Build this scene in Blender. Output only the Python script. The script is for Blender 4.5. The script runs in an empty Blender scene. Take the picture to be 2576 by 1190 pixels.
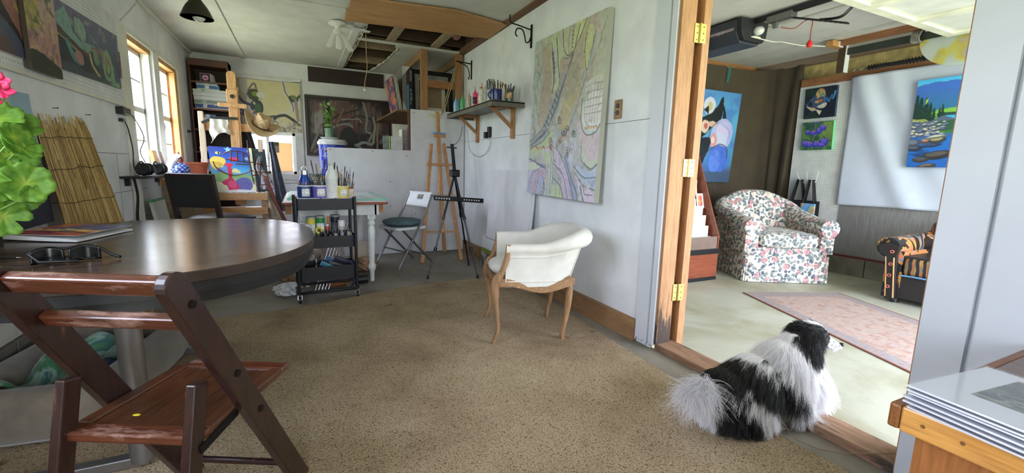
import bpy, bmesh, math, random
import numpy as np
from mathutils import Vector, Matrix, Euler
S = bpy.context.scene
COL = S.collection
PI = math.pi
# ---------------------------------------------------------------- camera
EYE = np.array([0.0, 0.0, 1.10])
FPX, PITCH, ROLL, YAW = 1096.65, math.radians(8.9116), math.radians(1.4245), math.radians(25.8194)
_fw = np.array([math.sin(YAW)*math.cos(PITCH), math.cos(YAW)*math.cos(PITCH), -math.sin(PITCH)])
_r0 = np.array([math.cos(YAW), -math.sin(YAW), 0.0]); _u0 = np.cross(_r0, _fw)
_r = math.cos(ROLL)*_r0 + math.sin(ROLL)*_u0
_u = -math.sin(ROLL)*_r0 + math.cos(ROLL)*_u0
cd = bpy.data.cameras.new('camera'); cam = bpy.data.objects.new('camera', cd); COL.objects.link(cam)
cd.sensor_width = 36; cd.lens = FPX/2576*36; cd.clip_start = 0.02; cd.clip_end = 100
cam.matrix_world = Matrix(((_r[0], _u[0], -_fw[0], EYE[0]), (_r[1], _u[1], -_fw[1], EYE[1]), (_r[2], _u[2], -_fw[2], EYE[2]), (0, 0, 0, 1)))
S.camera = cam
def at(px, py, ax, val):
    """the point of the room on the plane ax=val that the photograph shows at px, py"""
    d = (px-1288)*_r - (py-595)*_u + FPX*_fw
    i = 'xyz'.index(ax); t = (val-EYE[i])/d[i]
    return Vector(EYE + t*d)
# ---------------------------------------------------------------- world, daylight, exposure
S.view_settings.view_transform = 'Standard'; S.view_settings.look = 'None'
S.view_settings.gamma = 1; S.view_settings.use_curve_mapping = False
S.view_settings.exposure = 1.5
w = bpy.data.worlds.new('overcast_sky'); S.world = w; w.use_nodes = True
nt = w.node_tree; nt.nodes.clear()
tc = nt.nodes.new('ShaderNodeTexCoord'); sx = nt.nodes.new('ShaderNodeSeparateXYZ')
cr = nt.nodes.new('ShaderNodeValToRGB'); bg = nt.nodes.new('ShaderNodeBackground'); wo = nt.nodes.new('ShaderNodeOutputWorld')
mr = nt.nodes.new('ShaderNodeMapRange'); mr.inputs[1].default_value = -1; mr.inputs[2].default_value = 1
nt.links.new(tc.outputs['Generated'], sx.inputs[0]); nt.links.new(sx.outputs['Z'], mr.inputs[0]); nt.links.new(mr.outputs[0], cr.inputs[0])
e = cr.color_ramp.elements
e[0].position = 0.0; e[0].color = (0.46, 0.53, 0.37, 1)
e[1].position = 1.0; e[1].color = (0.86, 0.96, 1.32, 1)
for p, c in ((0.46, (0.52, 0.60, 0.42, 1)), (0.50, (0.64, 0.72, 0.64, 1)), (0.56, (0.92, 1.0, 1.20, 1))):
    q = e.new(p); q.color = c
nt.links.new(cr.outputs[0], bg.inputs[0]); bg.inputs[1].default_value = 6.0
nt.links.new(bg.outputs[0], wo.inputs[0])
def area(name, loc, rot, sx, sy, power, col, portal=False):
    l = bpy.data.lights.new(name, 'AREA'); l.shape = 'RECTANGLE'; l.size = sx; l.size_y = sy; l.energy = power; l.color = col
    o = bpy.data.objects.new(name, l); COL.objects.link(o); o.location = loc; o.rotation_euler = rot
    if portal: l.cycles.is_portal = True
    return o
R90 = PI/2
# window openings as sky portals: rotation puts the lamp's -Z into the room
area('portal_left_window', (-1.40, 5.62, 1.58), (0, -R90, 0), 1.25, 1.75, 1, (1, 1, 1), True)
area('portal_near_window', (-1.40, 1.05, 1.65), (0, -R90, 0), 1.3, 1.1, 1, (1, 1, 1), True)
area('portal_back_window', (-0.40, 7.50, 1.25), (-R90, 0, 0), 0.8, 0.7, 1, (1, 1, 1), True)
area('portal_added_door', (-0.20, -2.12, 1.1), (R90, 0, 0), 1.1, 2.1, 1, (1, 1, 1), True)  # sky portal of the unseen door added to brighten the studio
area('portal_garage_door', (3.8, -0.75, 1.05), (R90, 0, 0), 3.1, 2.15, 1, (1, 1, 1), True)
# ---------------------------------------------------------------- helpers
def lin(c):
    c = np.asarray(c, float)/255.0
    return np.where(c <= 0.04045, c/12.92, ((c+0.055)/1.055)**2.4)
def V(*a): return Vector(a)
def frame(a, b, up=(0, 0, 1)):
    a, b = Vector(a), Vector(b); z = (b-a).normalized(); u = Vector(up)
    if abs(z.dot(u)) > 0.99: u = Vector((0, 1, 0))
    x = u.cross(z).normalized(); y = z.cross(x)
    return x, y, z
class MB:
    def __init__(s): s.v = []; s.f = []; s.fm = []; s.m = 0
    def add(s, vs, fs):
        n = len(s.v); s.v += [tuple(p) for p in vs]; s.f += [tuple(i+n for i in f) for f in fs]; s.fm += [s.m]*len(fs); return s
    def box(s, c, size, rz=0, M=None):
        hx, hy, hz = size[0]/2, size[1]/2, size[2]/2
        vs = [V(x, y, z) for z in (-hz, hz) for y in (-hy, hy) for x in (-hx, hx)]
        R = M if M is not None else Matrix.Rotation(rz, 3, 'Z')
        return s.add([R @ p + Vector(c) for p in vs], [(0, 2, 3, 1), (4, 5, 7, 6), (0, 1, 5, 4), (2, 6, 7, 3), (0, 4, 6, 2), (1, 3, 7, 5)])
    def bb(s, x0, x1, y0, y1, z0, z1):
        return s.box(((x0+x1)/2, (y0+y1)/2, (z0+z1)/2), (abs(x1-x0), abs(y1-y0), abs(z1-z0)))
    def bar(s, a, b, w, h, up=(0, 0, 1)):
        x, y, z = frame(a, b, up); a, b = Vector(a), Vector(b)
        vs = [p + x*sx*w/2 + y*sy*h/2 for p in (a, b) for sy in (-1, 1) for sx in (-1, 1)]
        return s.add(vs, [(0, 2, 3, 1), (4, 5, 7, 6), (0, 1, 5, 4), (2, 6, 7, 3), (0, 4, 6, 2), (1, 3, 7, 5)])
    def cyl(s, a, b, r0, r1=None, n=14):
        return s.tube([a, b], [r0, r0 if r1 is None else r1], n)
    def tube(s, pts, r, n=8, closed=False, caps=True, flat=1.0):
        pts = [Vector(p) for p in pts]; k = len(pts)
        rs = r if isinstance(r, (list, tuple)) else [r]*k
        T = []
        for i in range(k):
            a = pts[i-1] if (i > 0 or closed) else pts[i]; b = pts[(i+1) % k] if (i < k-1 or closed) else pts[i]
            t = (b-a); T.append(t.normalized() if t.length > 1e-9 else V(0, 0, 1))
        u = V(0, 0, 1)
        if abs(T[0].dot(u)) > 0.9: u = V(0, 1, 0)
        x = u.cross(T[0]).normalized(); vs = []
        for i in range(k):
            x = (x - T[i]*x.dot(T[i])); x = x.normalized() if x.length > 1e-6 else V(1, 0, 0)
            y = T[i].cross(x)
            for j in range(n):
                a = 2*PI*j/n; vs.append(pts[i] + (x*math.cos(a) + y*math.sin(a)*flat)*rs[i])
        fs = []
        for i in range(k if closed else k-1):
            for j in range(n):
                a, b = i*n+j, i*n+(j+1) % n; c, d = ((i+1) % k)*n+(j+1) % n, ((i+1) % k)*n+j
                fs.append((a, b, c, d))
        if caps and not closed: fs += [tuple(reversed(range(n))), tuple(range((k-1)*n, k*n))]
        return s.add(vs, fs)
    def lathe(s, prof, n=24, c=(0, 0, 0), M=None, sx=1, sy=1):
        vs = []; c = Vector(c)
        for r, z in prof:
            for j in range(n):
                p = V(r*math.cos(2*PI*j/n)*sx, r*math.sin(2*PI*j/n)*sy, z)
                vs.append((M @ p if M is not None else p) + c)
        k = len(prof); fs = [(i*n+j, i*n+(j+1) % n, (i+1)*n+(j+1) % n, (i+1)*n+j) for i in range(k-1) for j in range(n)]
        if prof[0][0] > 1e-6: fs.append(tuple(reversed(range(n))))
        if prof[-1][0] > 1e-6: fs.append(tuple(range((k-1)*n, k*n)))
        return s.add(vs, fs)
    def prism(s, poly, d0, d1, M=None):
        """polygon in local xy, extruded from z=d0 to d1, then moved by the 4x4 M"""
        n = len(poly); vs = [V(p[0], p[1], d0) for p in poly] + [V(p[0], p[1], d1) for p in poly]
        if M is not None: vs = [M @ p for p in vs]
        return s.add(vs, [tuple(reversed(range(n))), tuple(range(n, 2*n))] + [(i, (i+1) % n, n+(i+1) % n, n+i) for i in range(n)])
    def ball(s, c, r, n=16, m=10, M=None):
        r = (r, r, r) if not isinstance(r, (list, tuple)) else r; vs = []; c = Vector(c)
        for i in range(m+1):
            t = PI*i/m
            for j in range(n):
                p = V(r[0]*math.sin(t)*math.cos(2*PI*j/n), r[1]*math.sin(t)*math.sin(2*PI*j/n), -r[2]*math.cos(t))
                vs.append((M @ p if M is not None else p) + c)
        return s.add(vs, [(i*n+j, i*n+(j+1) % n, (i+1)*n+(j+1) % n, (i+1)*n+j) for i in range(m) for j in range(n)])
    def sheet(s, fn, nu, nv, closed_u=False):
        vs = [fn(i/nu, j/nv) for j in range(nv+1) for i in range(nu+1)]
        return s.add(vs, [(j*(nu+1)+i, j*(nu+1)+i+1, (j+1)*(nu+1)+i+1, (j+1)*(nu+1)+i) for j in range(nv) for i in range(nu)])
    def build(s, name, m, parent=None, smooth=None, bevel=0, sub=0, solid=0, segs=2, clean=False):
        me = bpy.data.meshes.new(name); me.from_pydata([tuple(p) for p in s.v], [], s.f)
        ms = m if isinstance(m, (list, tuple)) else [m]
        for q in ms: me.materials.append(q)
        if len(ms) > 1: me.polygons.foreach_set('material_index', s.fm)
        bm = bmesh.new(); bm.from_mesh(me)
        if clean: bmesh.ops.remove_doubles(bm, verts=bm.verts, dist=1e-5)
        bmesh.ops.recalc_face_normals(bm, faces=bm.faces); bm.to_mesh(me); bm.free()
        o = bpy.data.objects.new(name, me); COL.objects.link(o)
        if parent is not None: o.parent = parent
        if smooth is not None:
            me.shade_smooth()
            if smooth < 180: me.set_sharp_from_angle(angle=math.radians(smooth))
        if solid:
            q = o.modifiers.new('solid', 'SOLIDIFY'); q.thickness = solid; q.offset = 0
        if bevel:
            q = o.modifiers.new('bevel', 'BEVEL'); q.width = bevel; q.segments = segs; q.limit_method = 'ANGLE'; q.angle_limit = math.radians(40)
        if sub:
            q = o.modifiers.new('sub', 'SUBSURF'); q.levels = sub; q.render_levels = sub
        return o
def thing(name, label, cat, loc=(0, 0, 0), rz=0, group=None, rot=None):
    o = bpy.data.objects.new(name, None); COL.objects.link(o); o.empty_display_size = 0.05
    o.location = loc; o.rotation_euler = rot if rot is not None else (0, 0, rz)
    o['label'] = label; o['category'] = cat
    if group: o['group'] = group
    return o
def tag(o, label, cat, group=None, kind=None):
    o['label'] = label; o['category'] = cat
    if group: o['group'] = group
    if kind: o['kind'] = kind
    return o
def struct(o):
    o['kind'] = 'structure'; return o
def kids(o): return [c for c in bpy.data.objects if c.parent == o]
def dup(root, loc, rz=None, label=None, group=None, scale=None):
    r = root.copy(); COL.objects.link(r); r.location = loc
    if rz is not None: r.rotation_euler = (0, 0, rz)
    if label: r['label'] = label
    if group: r['group'] = group
    if scale is not None: r.scale = scale
    for ch in kids(root):
        c = ch.copy(); COL.objects.link(c); c.parent = r
        for g in kids(ch):
            d = g.copy(); COL.objects.link(d); d.parent = c
    return r
def recolor(o, m):
    o.data = o.data.copy(); o.data.materials[0] = m
# ---------------------------------------------------------------- materials
_mats = {}
def nmat(name):
    m = bpy.data.materials.new(name); m.use_nodes = True; nt = m.node_tree; nt.nodes.clear()
    b = nt.nodes.new('ShaderNodeBsdfPrincipled'); o = nt.nodes.new('ShaderNodeOutputMaterial'); nt.links.new(b.outputs[0], o.inputs[0])
    return m, nt, b
def node(nt, t, **kw):
    n = nt.nodes.new('ShaderNode'+t)
    for k, v in kw.items():
        if k.startswith('i_'):
            key = k[2:]; key = int(key) if key.isdigit() else key
            n.inputs[key].default_value = v
        else: setattr(n, k, v)
    return n
def ramp(nt, stops, fac):
    r = nt.nodes.new('ShaderNodeValToRGB'); e = r.color_ramp.elements
    while len(e) > 2: e.remove(e[-1])
    for i, (p, c) in enumerate(stops):
        q = e[i] if i < 2 else e.new(p)
        q.position = p; q.color = (*lin(c), 1)
    nt.links.new(fac, r.inputs[0]); return r.outputs[0]
def coords(nt, scale=(1, 1, 1), kind='Object', rot=(0, 0, 0)):
    t = nt.nodes.new('ShaderNodeTexCoord'); m = node(nt, 'Mapping'); m.inputs['Scale'].default_value = scale; m.inputs['Rotation'].default_value = rot
    nt.links.new(t.outputs[kind], m.inputs[0]); return m.outputs[0]
def mix(nt, fac, a, b, mode='MIX'):
    m = nt.nodes.new('ShaderNodeMix'); m.data_type = 'RGBA'; m.blend_type = mode
    for sock, val in ((m.inputs[0], fac), (m.inputs[6], a), (m.inputs[7], b)):
        if isinstance(val, (int, float)): sock.default_value = val
        elif isinstance(val, (tuple, list, np.ndarray)): sock.default_value = (*lin(val), 1)
        else: nt.links.new(val, sock)
    return m.outputs[2]
def bumpn(nt, b, h, strength, dist=0.01):
    n = node(nt, 'Bump'); n.inputs['Strength'].default_value = strength; n.inputs['Distance'].default_value = dist
    nt.links.new(h, n.inputs['Height']); nt.links.new(n.outputs[0], b.inputs['Normal'])
def noise(nt, vec, scale, detail=4, rough=0.55, dist=0.0):
    n = node(nt, 'TexNoise'); n.inputs['Scale'].default_value = scale; n.inputs['Detail'].default_value = detail
    n.inputs['Roughness'].default_value = rough; n.inputs['Distortion'].default_value = dist
    nt.links.new(vec, n.inputs['Vector']); return n.outputs[0]
def P(name, rgb, rough=0.6, metal=0.0, var=0.06, vs=6.0, bump=0.0, bs=60.0, coat=0.0, sheen=0.0, spec=0.5, trans=0.0, sub=0.0):
    """plain painted / plastic / cloth / metal surface with a slight mottling"""
    if name in _mats: return _mats[name]
    m, nt, b = nmat(name); c = coords(nt)
    rgb = np.asarray(rgb, float)
    n = noise(nt, c, vs); col = ramp(nt, [(0.3, np.clip(rgb*(1-var), 0, 255)), (0.7, np.clip(rgb*(1+var), 0, 255))], n)
    nt.links.new(col, b.inputs['Base Color'])
    b.inputs['Roughness'].default_value = rough; b.inputs['Metallic'].default_value = metal; b.inputs['Specular IOR Level'].default_value = spec
    if coat: b.inputs['Coat Weight'].default_value = coat; b.inputs['Coat Roughness'].default_value = 0.1
    if sheen: b.inputs['Sheen Weight'].default_value = sheen
    if trans: b.inputs['Transmission Weight'].default_value = trans
    if sub: b.inputs['Subsurface Weight'].default_value = sub; b.inputs['Subsurface Radius'].default_value = (0.02, 0.02, 0.01)
    if bump: bumpn(nt, b, noise(nt, c, bs, 3), bump, 0.004)
    _mats[name] = m; return m
def WOOD(name, c1, c2, axis='z', rough=0.5, scale=1.0, wear=None, wearamt=0.5, coat=0.0, bump=0.15, stops=None):
    """long grain along one axis, optional worn-through patches of another colour"""
    if name in _mats: return _mats[name]
    m, nt, b = nmat(name); k = 14*scale; l = 1.1*scale
    sc = {'x': (l, k, k), 'y': (k, l, k), 'z': (k, k, l)}[axis]
    c = coords(nt, sc); n = noise(nt, c, 1.6, 6, 0.6, 1.2)
    col = ramp(nt, [(0.25, c1), (0.75, c2)] if stops is None else stops, n)
    f = noise(nt, coords(nt, tuple(q*5 for q in sc)), 1.5, 3)
    col = mix(nt, 0.25, col, ramp(nt, [(0.35, np.asarray(c1)*0.55), (0.65, np.clip(np.asarray(c2)*1.15, 0, 255))], f))
    if wear is not None:
        wn = noise(nt, coords(nt, tuple(q*0.35+1.5 for q in sc)), 2.0, 6, 0.7)
        g = node(nt, 'MapRange', i_1=0.52+0.12*(1-wearamt), i_2=0.66+0.1*(1-wearamt)); nt.links.new(wn, g.inputs[0])
        col = mix(nt, g.outputs[0], col, wear)
    nt.links.new(col, b.inputs['Base Color']); b.inputs['Roughness'].default_value = rough
    if coat: b.inputs['Coat Weight'].default_value = coat; b.inputs['Coat Roughness'].default_value = 0.15
    bumpn(nt, b, n, bump, 0.003); _mats[name] = m; return m
def GLASS(name, tint=(255, 255, 255), gloss=0.07, rough=0.02, tr=1.0):
    """a thin clear pane: mostly straight-through, a little mirror"""
    if name in _mats: return _mats[name]
    m = bpy.data.materials.new(name); m.use_nodes = True; nt = m.node_tree; nt.nodes.clear()
    t = node(nt, 'BsdfTransparent'); t.inputs[0].default_value = (*(lin(tint)*tr), 1); g = node(nt, 'BsdfGlossy'); g.inputs['Roughness'].default_value = rough
    x = node(nt, 'MixShader'); f = node(nt, 'Fresnel'); f.inputs[0].default_value = 1.45
    o = node(nt, 'OutputMaterial'); gm = node(nt, 'NewGeometry'); iv = node(nt, 'Math', operation='SUBTRACT'); iv.inputs[0].default_value = 1; nt.links.new(gm.outputs['Backfacing'], iv.inputs[1])
    fm = node(nt, 'Math', operation='MULTIPLY'); nt.links.new(f.outputs[0], fm.inputs[0]); nt.links.new(iv.outputs[0], fm.inputs[1]); nt.links.new(fm.outputs[0], x.inputs[0]); nt.links.new(t.outputs[0], x.inputs[1]); nt.links.new(g.outputs[0], x.inputs[2]); nt.links.new(x.outputs[0], o.inputs[0])
    _mats[name] = m; return m
# ---------------------------------------------------------------- painted pictures: drawn stroke by stroke on a fine grid of paint dots
rng = np.random.default_rng(7)
def vnoise(W, H, sx, sy, oct=4, seed=0):
    r = np.random.default_rng(seed); out = np.zeros((H, W)); amp = 1; tot = 0
    for o in range(oct):
        nx, ny = max(2, int(sx*2**o)+2), max(2, int(sy*2**o)+2)
        g = r.random((ny+1, nx+1)); x = np.linspace(0, nx-1.001, W); y = np.linspace(0, ny-1.001, H)
        xi = x.astype(int); yi = y.astype(int); fx = x-xi; fy = y-yi; fx = fx*fx*(3-2*fx); fy = fy*fy*(3-2*fy)
        a = g[yi][:, xi]*(1-fx)+g[yi][:, xi+1]*fx; b = g[yi+1][:, xi]*(1-fx)+g[yi+1][:, xi+1]*fx
        out += amp*(a*(1-fy)[:, None]+b*fy[:, None]); tot += amp; amp *= 0.5
    return out/tot
class Art:
    def __init__(s, W, H, bg, asp=None, seed=1):
        s.W, s.H = W, H; s.a = np.ones((H, W, 3))*np.asarray(bg, float)
        s.u, s.v = np.meshgrid((np.arange(W)+.5)/W, (np.arange(H)+.5)/H); s.k = H/W; s.seed = seed
        s.wu = (vnoise(W, H, 6, 6*s.k, 3, seed+50)-.5); s.wv = (vnoise(W, H, 6, 6*s.k, 3, seed+51)-.5)
        s.U, s.Vv = s.u, s.v
    def wobble(s, a): s.U = s.u+s.wu*a; s.Vv = s.v+s.wv*a/s.k; return s
    def put(s, m, c, op=1.0):
        m = np.clip(m, 0, 1)[..., None]*op; s.a = s.a*(1-m)+np.asarray(c, float)*m; return s
    def vgrad(s, stops, op=1.0, m=None):
        ys = [p for p, _ in stops]; cs = np.array([c for _, c in stops], float)
        g = np.stack([np.interp(s.Vv, ys, cs[:, i]) for i in range(3)], -1)
        mm = (np.ones((s.H, s.W)) if m is None else np.clip(m, 0, 1))[..., None]*op; s.a = s.a*(1-mm)+g*mm; return s
    def ell(s, u, v, ru, rv, c, rot=0, op=1.0, soft=1.0):
        x = (s.U-u); y = (s.Vv-v)*s.k; cs, sn = math.cos(rot), math.sin(rot)
        X = x*cs+y*sn; Y = -x*sn+y*cs; rvk = rv*s.k
        d = (np.hypot(X/ru, Y/rvk)-1)*min(ru, rvk)*s.W
        return s.put(0.5-d/soft, c, op)
    def line(s, pts, w, c, op=1.0, w1=None):
        D = np.full((s.H, s.W), 1e9); k = s.k; X = s.U; Y = s.Vv*k
        n = len(pts)-1
        for i in range(n):
            ax, ay, bx, by = pts[i][0], pts[i][1]*k, pts[i+1][0], pts[i+1][1]*k
            dx, dy = bx-ax, by-ay; L = dx*dx+dy*dy+1e-12
            t = np.clip(((X-ax)*dx+(Y-ay)*dy)/L, 0, 1); d = np.hypot(X-ax-t*dx, Y-ay-t*dy)
            ww = w if w1 is None else w+(w1-w)*(i+t)/n
            D = np.minimum(D, d-ww/2)
        return s.put(0.5-D*s.W, c, op)
    def curve(s, pts, w, c, op=1.0, w1=None, n=6): return s.line(spline(pts, n), w, c, op, w1)
    def poly(s, pts, c, op=1.0, smooth=0):
        if smooth: pts = spline(list(pts)+[pts[0]], smooth)
        X, Y = s.U, s.Vv; ins = np.zeros((s.H, s.W), bool); n = len(pts)
        for i in range(n):
            x0, y0 = pts[i]; x1, y1 = pts[(i+1) % n]
            if y0 == y1: continue
            cnd = ((y0 > Y) != (y1 > Y)) & (X < (x1-x0)*(Y-y0)/(y1-y0)+x0); ins ^= cnd
        return s.put(ins.astype(float), c, op)
    def mott(s, amt, sx=10, seed=3, mono=True):
        n = vnoise(s.W, s.H, sx, sx*s.k, 4, seed)-.5
        s.a = s.a*(1+amt*2*n[..., None]) if mono else s.a+amt*255*np.stack([vnoise(s.W, s.H, sx, sx*s.k, 4, seed+i)-.5 for i in range(3)], -1)
        return s
    def blot(s, c, lo, hi, sx=8, sy=None, seed=5, op=1.0, m=None):
        n = vnoise(s.W, s.H, sx, (sx*s.k if sy is None else sy), 4, seed); q = np.clip((n-lo)/(hi-lo), 0, 1)
        return s.put(q if m is None else q*m, c, op)
    def region(s, pts, smooth=0):
        b = s.a; s.a = np.zeros((s.H, s.W, 3)); s.poly(pts, (1, 1, 1), 1, smooth); r = s.a[..., 0]; s.a = b; return r
def spline(P, n=6):
    P = [np.asarray(p, float) for p in P]; out = []
    for i in range(len(P)-1):
        p0 = P[max(i-1, 0)]; p1 = P[i]; p2 = P[i+1]; p3 = P[min(i+2, len(P)-1)]
        for j in range(n):
            t = j/n; out.append(tuple(0.5*((2*p1)+(-p0+p2)*t+(2*p0-5*p1+4*p2-p3)*t*t+(-p0+3*p1-3*p2+p3)*t**3)))
    out.append(tuple(P[-1])); return out
def artmat(rough=0.45):
    k = 'painted_canvas_%d' % int(rough*100)
    if k in _mats: return _mats[k]
    m, nt, b = nmat(k); a = node(nt, 'Attribute'); a.attribute_name = 'paint'; nt.links.new(a.outputs['Color'], b.inputs['Base Color'])
    b.inputs['Roughness'].default_value = rough
    bumpn(nt, b, noise(nt, coords(nt), 350, 2), 0.08, 0.002); _mats[k] = m; return m
def canvas(name, art, o, du, dv, th, side=(225, 222, 214), parent=None, rough=0.45, sidecols=None):
    """a panel: o = top-left corner of the face, du/dv = its edges (right, down), th = depth behind the face"""
    o, du, dv = np.array(o, float), np.array(du, float), np.array(dv, float)
    W, H = art.W, art.H; n = -np.cross(du, dv); n /= np.linalg.norm(n)
    u = np.linspace(0, 1, W); v = np.linspace(0, 1, H); uu, vv = np.meshgrid(u, v)
    pts = (o+uu[..., None]*du+vv[..., None]*dv).reshape(-1, 3)
    c4 = [o, o+du, o+du+dv, o+dv]; nb = -n*th
    bx = []; faces = []
    i = np.arange(W*H).reshape(H, W)
    q = np.stack([i[:-1, :-1], i[1:, :-1], i[1:, 1:], i[:-1, 1:]], -1).reshape(-1, 4)
    base = W*H
    sidev = []; sf = []
    for a in range(4):
        p, r = c4[a], c4[(a+1) % 4]; b0 = base+len(sidev); sidev += [p, r, r+nb, p+nb]; sf.append((b0, b0+1, b0+2, b0+3))
    b0 = base+len(sidev); sidev += [p+nb for p in c4]; sf.append((b0, b0+1, b0+2, b0+3))
    allv = np.concatenate([pts, np.array(sidev)]); F = [tuple(t) for t in q.tolist()]+sf
    me = bpy.data.meshes.new(name); me.from_pydata(allv.tolist(), [], F)
    col = np.ones((len(allv), 4)); col[:W*H, :3] = lin(np.clip(art.a, 0, 255)).reshape(-1, 3); col[W*H:, :3] = lin(side)
    at_ = me.color_attributes.new('paint', 'FLOAT_COLOR', 'POINT'); at_.data.foreach_set('color', col.astype(np.float32).ravel())
    me.materials.append(artmat(rough)); bm = bmesh.new(); bm.from_mesh(me)
    bm.normal_update(); bm.to_mesh(me); bm.free()
    ob = bpy.data.objects.new(name, me); COL.objects.link(ob)
    if parent is not None: ob.parent = parent
    return ob
def text(name, s, m, M, size, parent=None, depth=0.0008, align='CENTER'):
    cu = bpy.data.curves.new(name, 'FONT'); cu.body = s; cu.size = size; cu.align_x = align; cu.align_y = 'CENTER'; cu.extrude = depth
    t = bpy.data.objects.new(name, cu); COL.objects.link(t); bpy.context.view_layer.update()
    me = bpy.data.meshes.new_from_object(t.evaluated_get(bpy.context.evaluated_depsgraph_get())); bpy.data.objects.remove(t)
    me.materials.clear(); me.materials.append(m); o = bpy.data.objects.new(name, me); COL.objects.link(o); me.transform(M)
    if parent is not None: o.parent = parent
    return o
# ---------------------------------------------------------------- surfaces of the two rooms
def wallmat(name, c, stain, amt=0.3, streak=False, rough=0.75):
    m, nt, b = nmat(name); v = coords(nt)
    n = noise(nt, v, 1.3, 6, 0.62, 0.4); g = node(nt, 'MapRange', i_1=0.52, i_2=0.80); nt.links.new(n, g.inputs[0])
    k = node(nt, 'Math', operation='MULTIPLY'); k.inputs[1].default_value = amt; nt.links.new(g.outputs[0], k.inputs[0])
    base = ramp(nt, [(0.35, np.asarray(c)*0.97), (0.65, np.clip(np.asarray(c)*1.02, 0, 255))], noise(nt, v, 5, 4))
    col = mix(nt, k.outputs[0], base, stain)
    if streak:
        f = noise(nt, coords(nt, (9, 9, 34)), 2.6, 5, 0.75); h = node(nt, 'MapRange', i_1=0.60, i_2=0.68); nt.links.new(f, h.inputs[0])
        f2 = noise(nt, v, 0.9, 2); h2 = node(nt, 'MapRange', i_1=0.48, i_2=0.62); nt.links.new(f2, h2.inputs[0])
        q = node(nt, 'Math', operation='MULTIPLY'); nt.links.new(h.outputs[0], q.inputs[0]); nt.links.new(h2.outputs[0], q.inputs[1])
        q2 = node(nt, 'Math', operation='MULTIPLY'); q2.inputs[1].default_value = 0.5; nt.links.new(q.outputs[0], q2.inputs[0])
        col = mix(nt, q2.outputs[0], col, (120, 112, 98))
    nt.links.new(col, b.inputs['Base Color']); b.inputs['Roughness'].default_value = rough; b.inputs['Specular IOR Level'].default_value = 0.3
    bumpn(nt, b, noise(nt, v, 40, 4), 0.06, 0.004); return m
M_WR = wallmat('white_painted_wall', (226, 229, 232), (203, 198, 186), 0.12)
M_WL = wallmat('old_plaster_wall', (222, 222, 222), (178, 172, 160), 0.45, True)
M_CE = wallmat('stained_ceiling_board', (206, 203, 194), (150, 126, 100), 0.35, True)
M_TRIM = P('white_gloss_trim', (228, 228, 226), 0.4, var=0.03)
M_TRIM2 = P('cream_trim', (214, 210, 196), 0.5, var=0.05)
M_FIR = WOOD('raw_fir_jamb', (146, 100, 62), (184, 136, 92), 'z', 0.55, wear=(92, 62, 40), wearamt=0.25)
M_FIRY = WOOD('raw_fir_board', (128, 94, 62), (166, 128, 90), 'y', 0.6, wear=(90, 66, 48), wearamt=0.3)
M_FIRX = WOOD('raw_fir_crossbeam', (142, 92, 52), (182, 126, 78), 'x', 0.6)
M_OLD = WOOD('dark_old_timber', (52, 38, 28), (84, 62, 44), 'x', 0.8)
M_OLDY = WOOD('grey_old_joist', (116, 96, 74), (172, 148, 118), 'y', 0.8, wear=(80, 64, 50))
M_PINE = WOOD('honey_pine_casing', (176, 122, 70), (206, 156, 98), 'z', 0.5)
def floormat(name, c, dark, light, amt=0.5, sc=1.0, rough=0.65):
    m, nt, b = nmat(name); v = coords(nt)
    n = noise(nt, v, 1.1*sc, 7, 0.65, 0.6); col = ramp(nt, [(0.3, dark), (0.52, c), (0.72, light)], n)
    f = noise(nt, v, 26, 5, 0.7); g = node(nt, 'MapRange', i_1=0.62, i_2=0.74); nt.links.new(f, g.inputs[0])
    k = node(nt, 'Math', operation='MULTIPLY'); k.inputs[1].default_value = amt*0.5; nt.links.new(g.outputs[0], k.inputs[0])
    col = mix(nt, k.outputs[0], col, np.asarray(dark)*0.7)
    nt.links.new(col, b.inputs['Base Color']); b.inputs['Roughness'].default_value = rough
    bumpn(nt, b, f, 0.12, 0.004); return m
M_CON = floormat('bare_concrete_floor', (138, 130, 118), (106, 98, 88), (160, 154, 142))
M_GAR = floormat('pale_painted_garage_floor', (176, 174, 154), (148, 140, 112), (188, 188, 174), 0.35, 1.3, 0.5)
M_BLK = floormat('grey_block', (112, 106, 94), (88, 82, 72), (132, 126, 112), 0.5, 3)
# floors
b = MB(); b.bb(-1.42, 1.96, -2.1, 7.5, -0.12, 0); f = struct(b.build('floor', M_CON))
b = MB(); b.bb(2.06, 5.8, -0.85, 4.3, -0.12, 0.012); struct(b.build('floor_garage', M_GAR))
# carpet: old beige looped wool
m, nt, bs = nmat('beige_loop_carpet'); v = coords(nt)
vo = node(nt, 'TexVoronoi', feature='F1'); vo.inputs['Scale'].default_value = 150
dv = noise(nt, v, 70, 2); mv = node(nt, 'Vector' 'Math') if False else None
wv = nt.nodes.new('ShaderNodeVectorMath'); wv.operation = 'MULTIPLY_ADD'; wv.inputs[1].default_value = (0.012, 0.012, 0.012)
nz = node(nt, 'TexNoise'); nz.inputs['Scale'].default_value = 60; nt.links.new(v, nz.inputs['Vector'])
nt.links.new(nz.outputs['Color'], wv.inputs[0]); nt.links.new(v, wv.inputs[2]); nt.links.new(wv.outputs[0], vo.inputs['Vector'])
big = noise(nt, v, 1.6, 5, 0.65, 0.3); c0 = ramp(nt, [(0.30, (160, 140, 115)), (0.5, (192, 172, 144)), (0.72, (210, 192, 165))], big)
c1 = ramp(nt, [(0.0, (255, 255, 255)), (0.55, (214, 208, 200)), (0.9, (120, 108, 92))], vo.outputs['Distance'])
vo.inputs['Randomness'].default_value = 1
cc = mix(nt, 0.85, c0, c1, 'MULTIPLY')
sp = noise(nt, v, 4.2, 3, 0.5); g = node(nt, 'MapRange', i_1=0.69, i_2=0.76); nt.links.new(sp, g.inputs[0])
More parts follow.
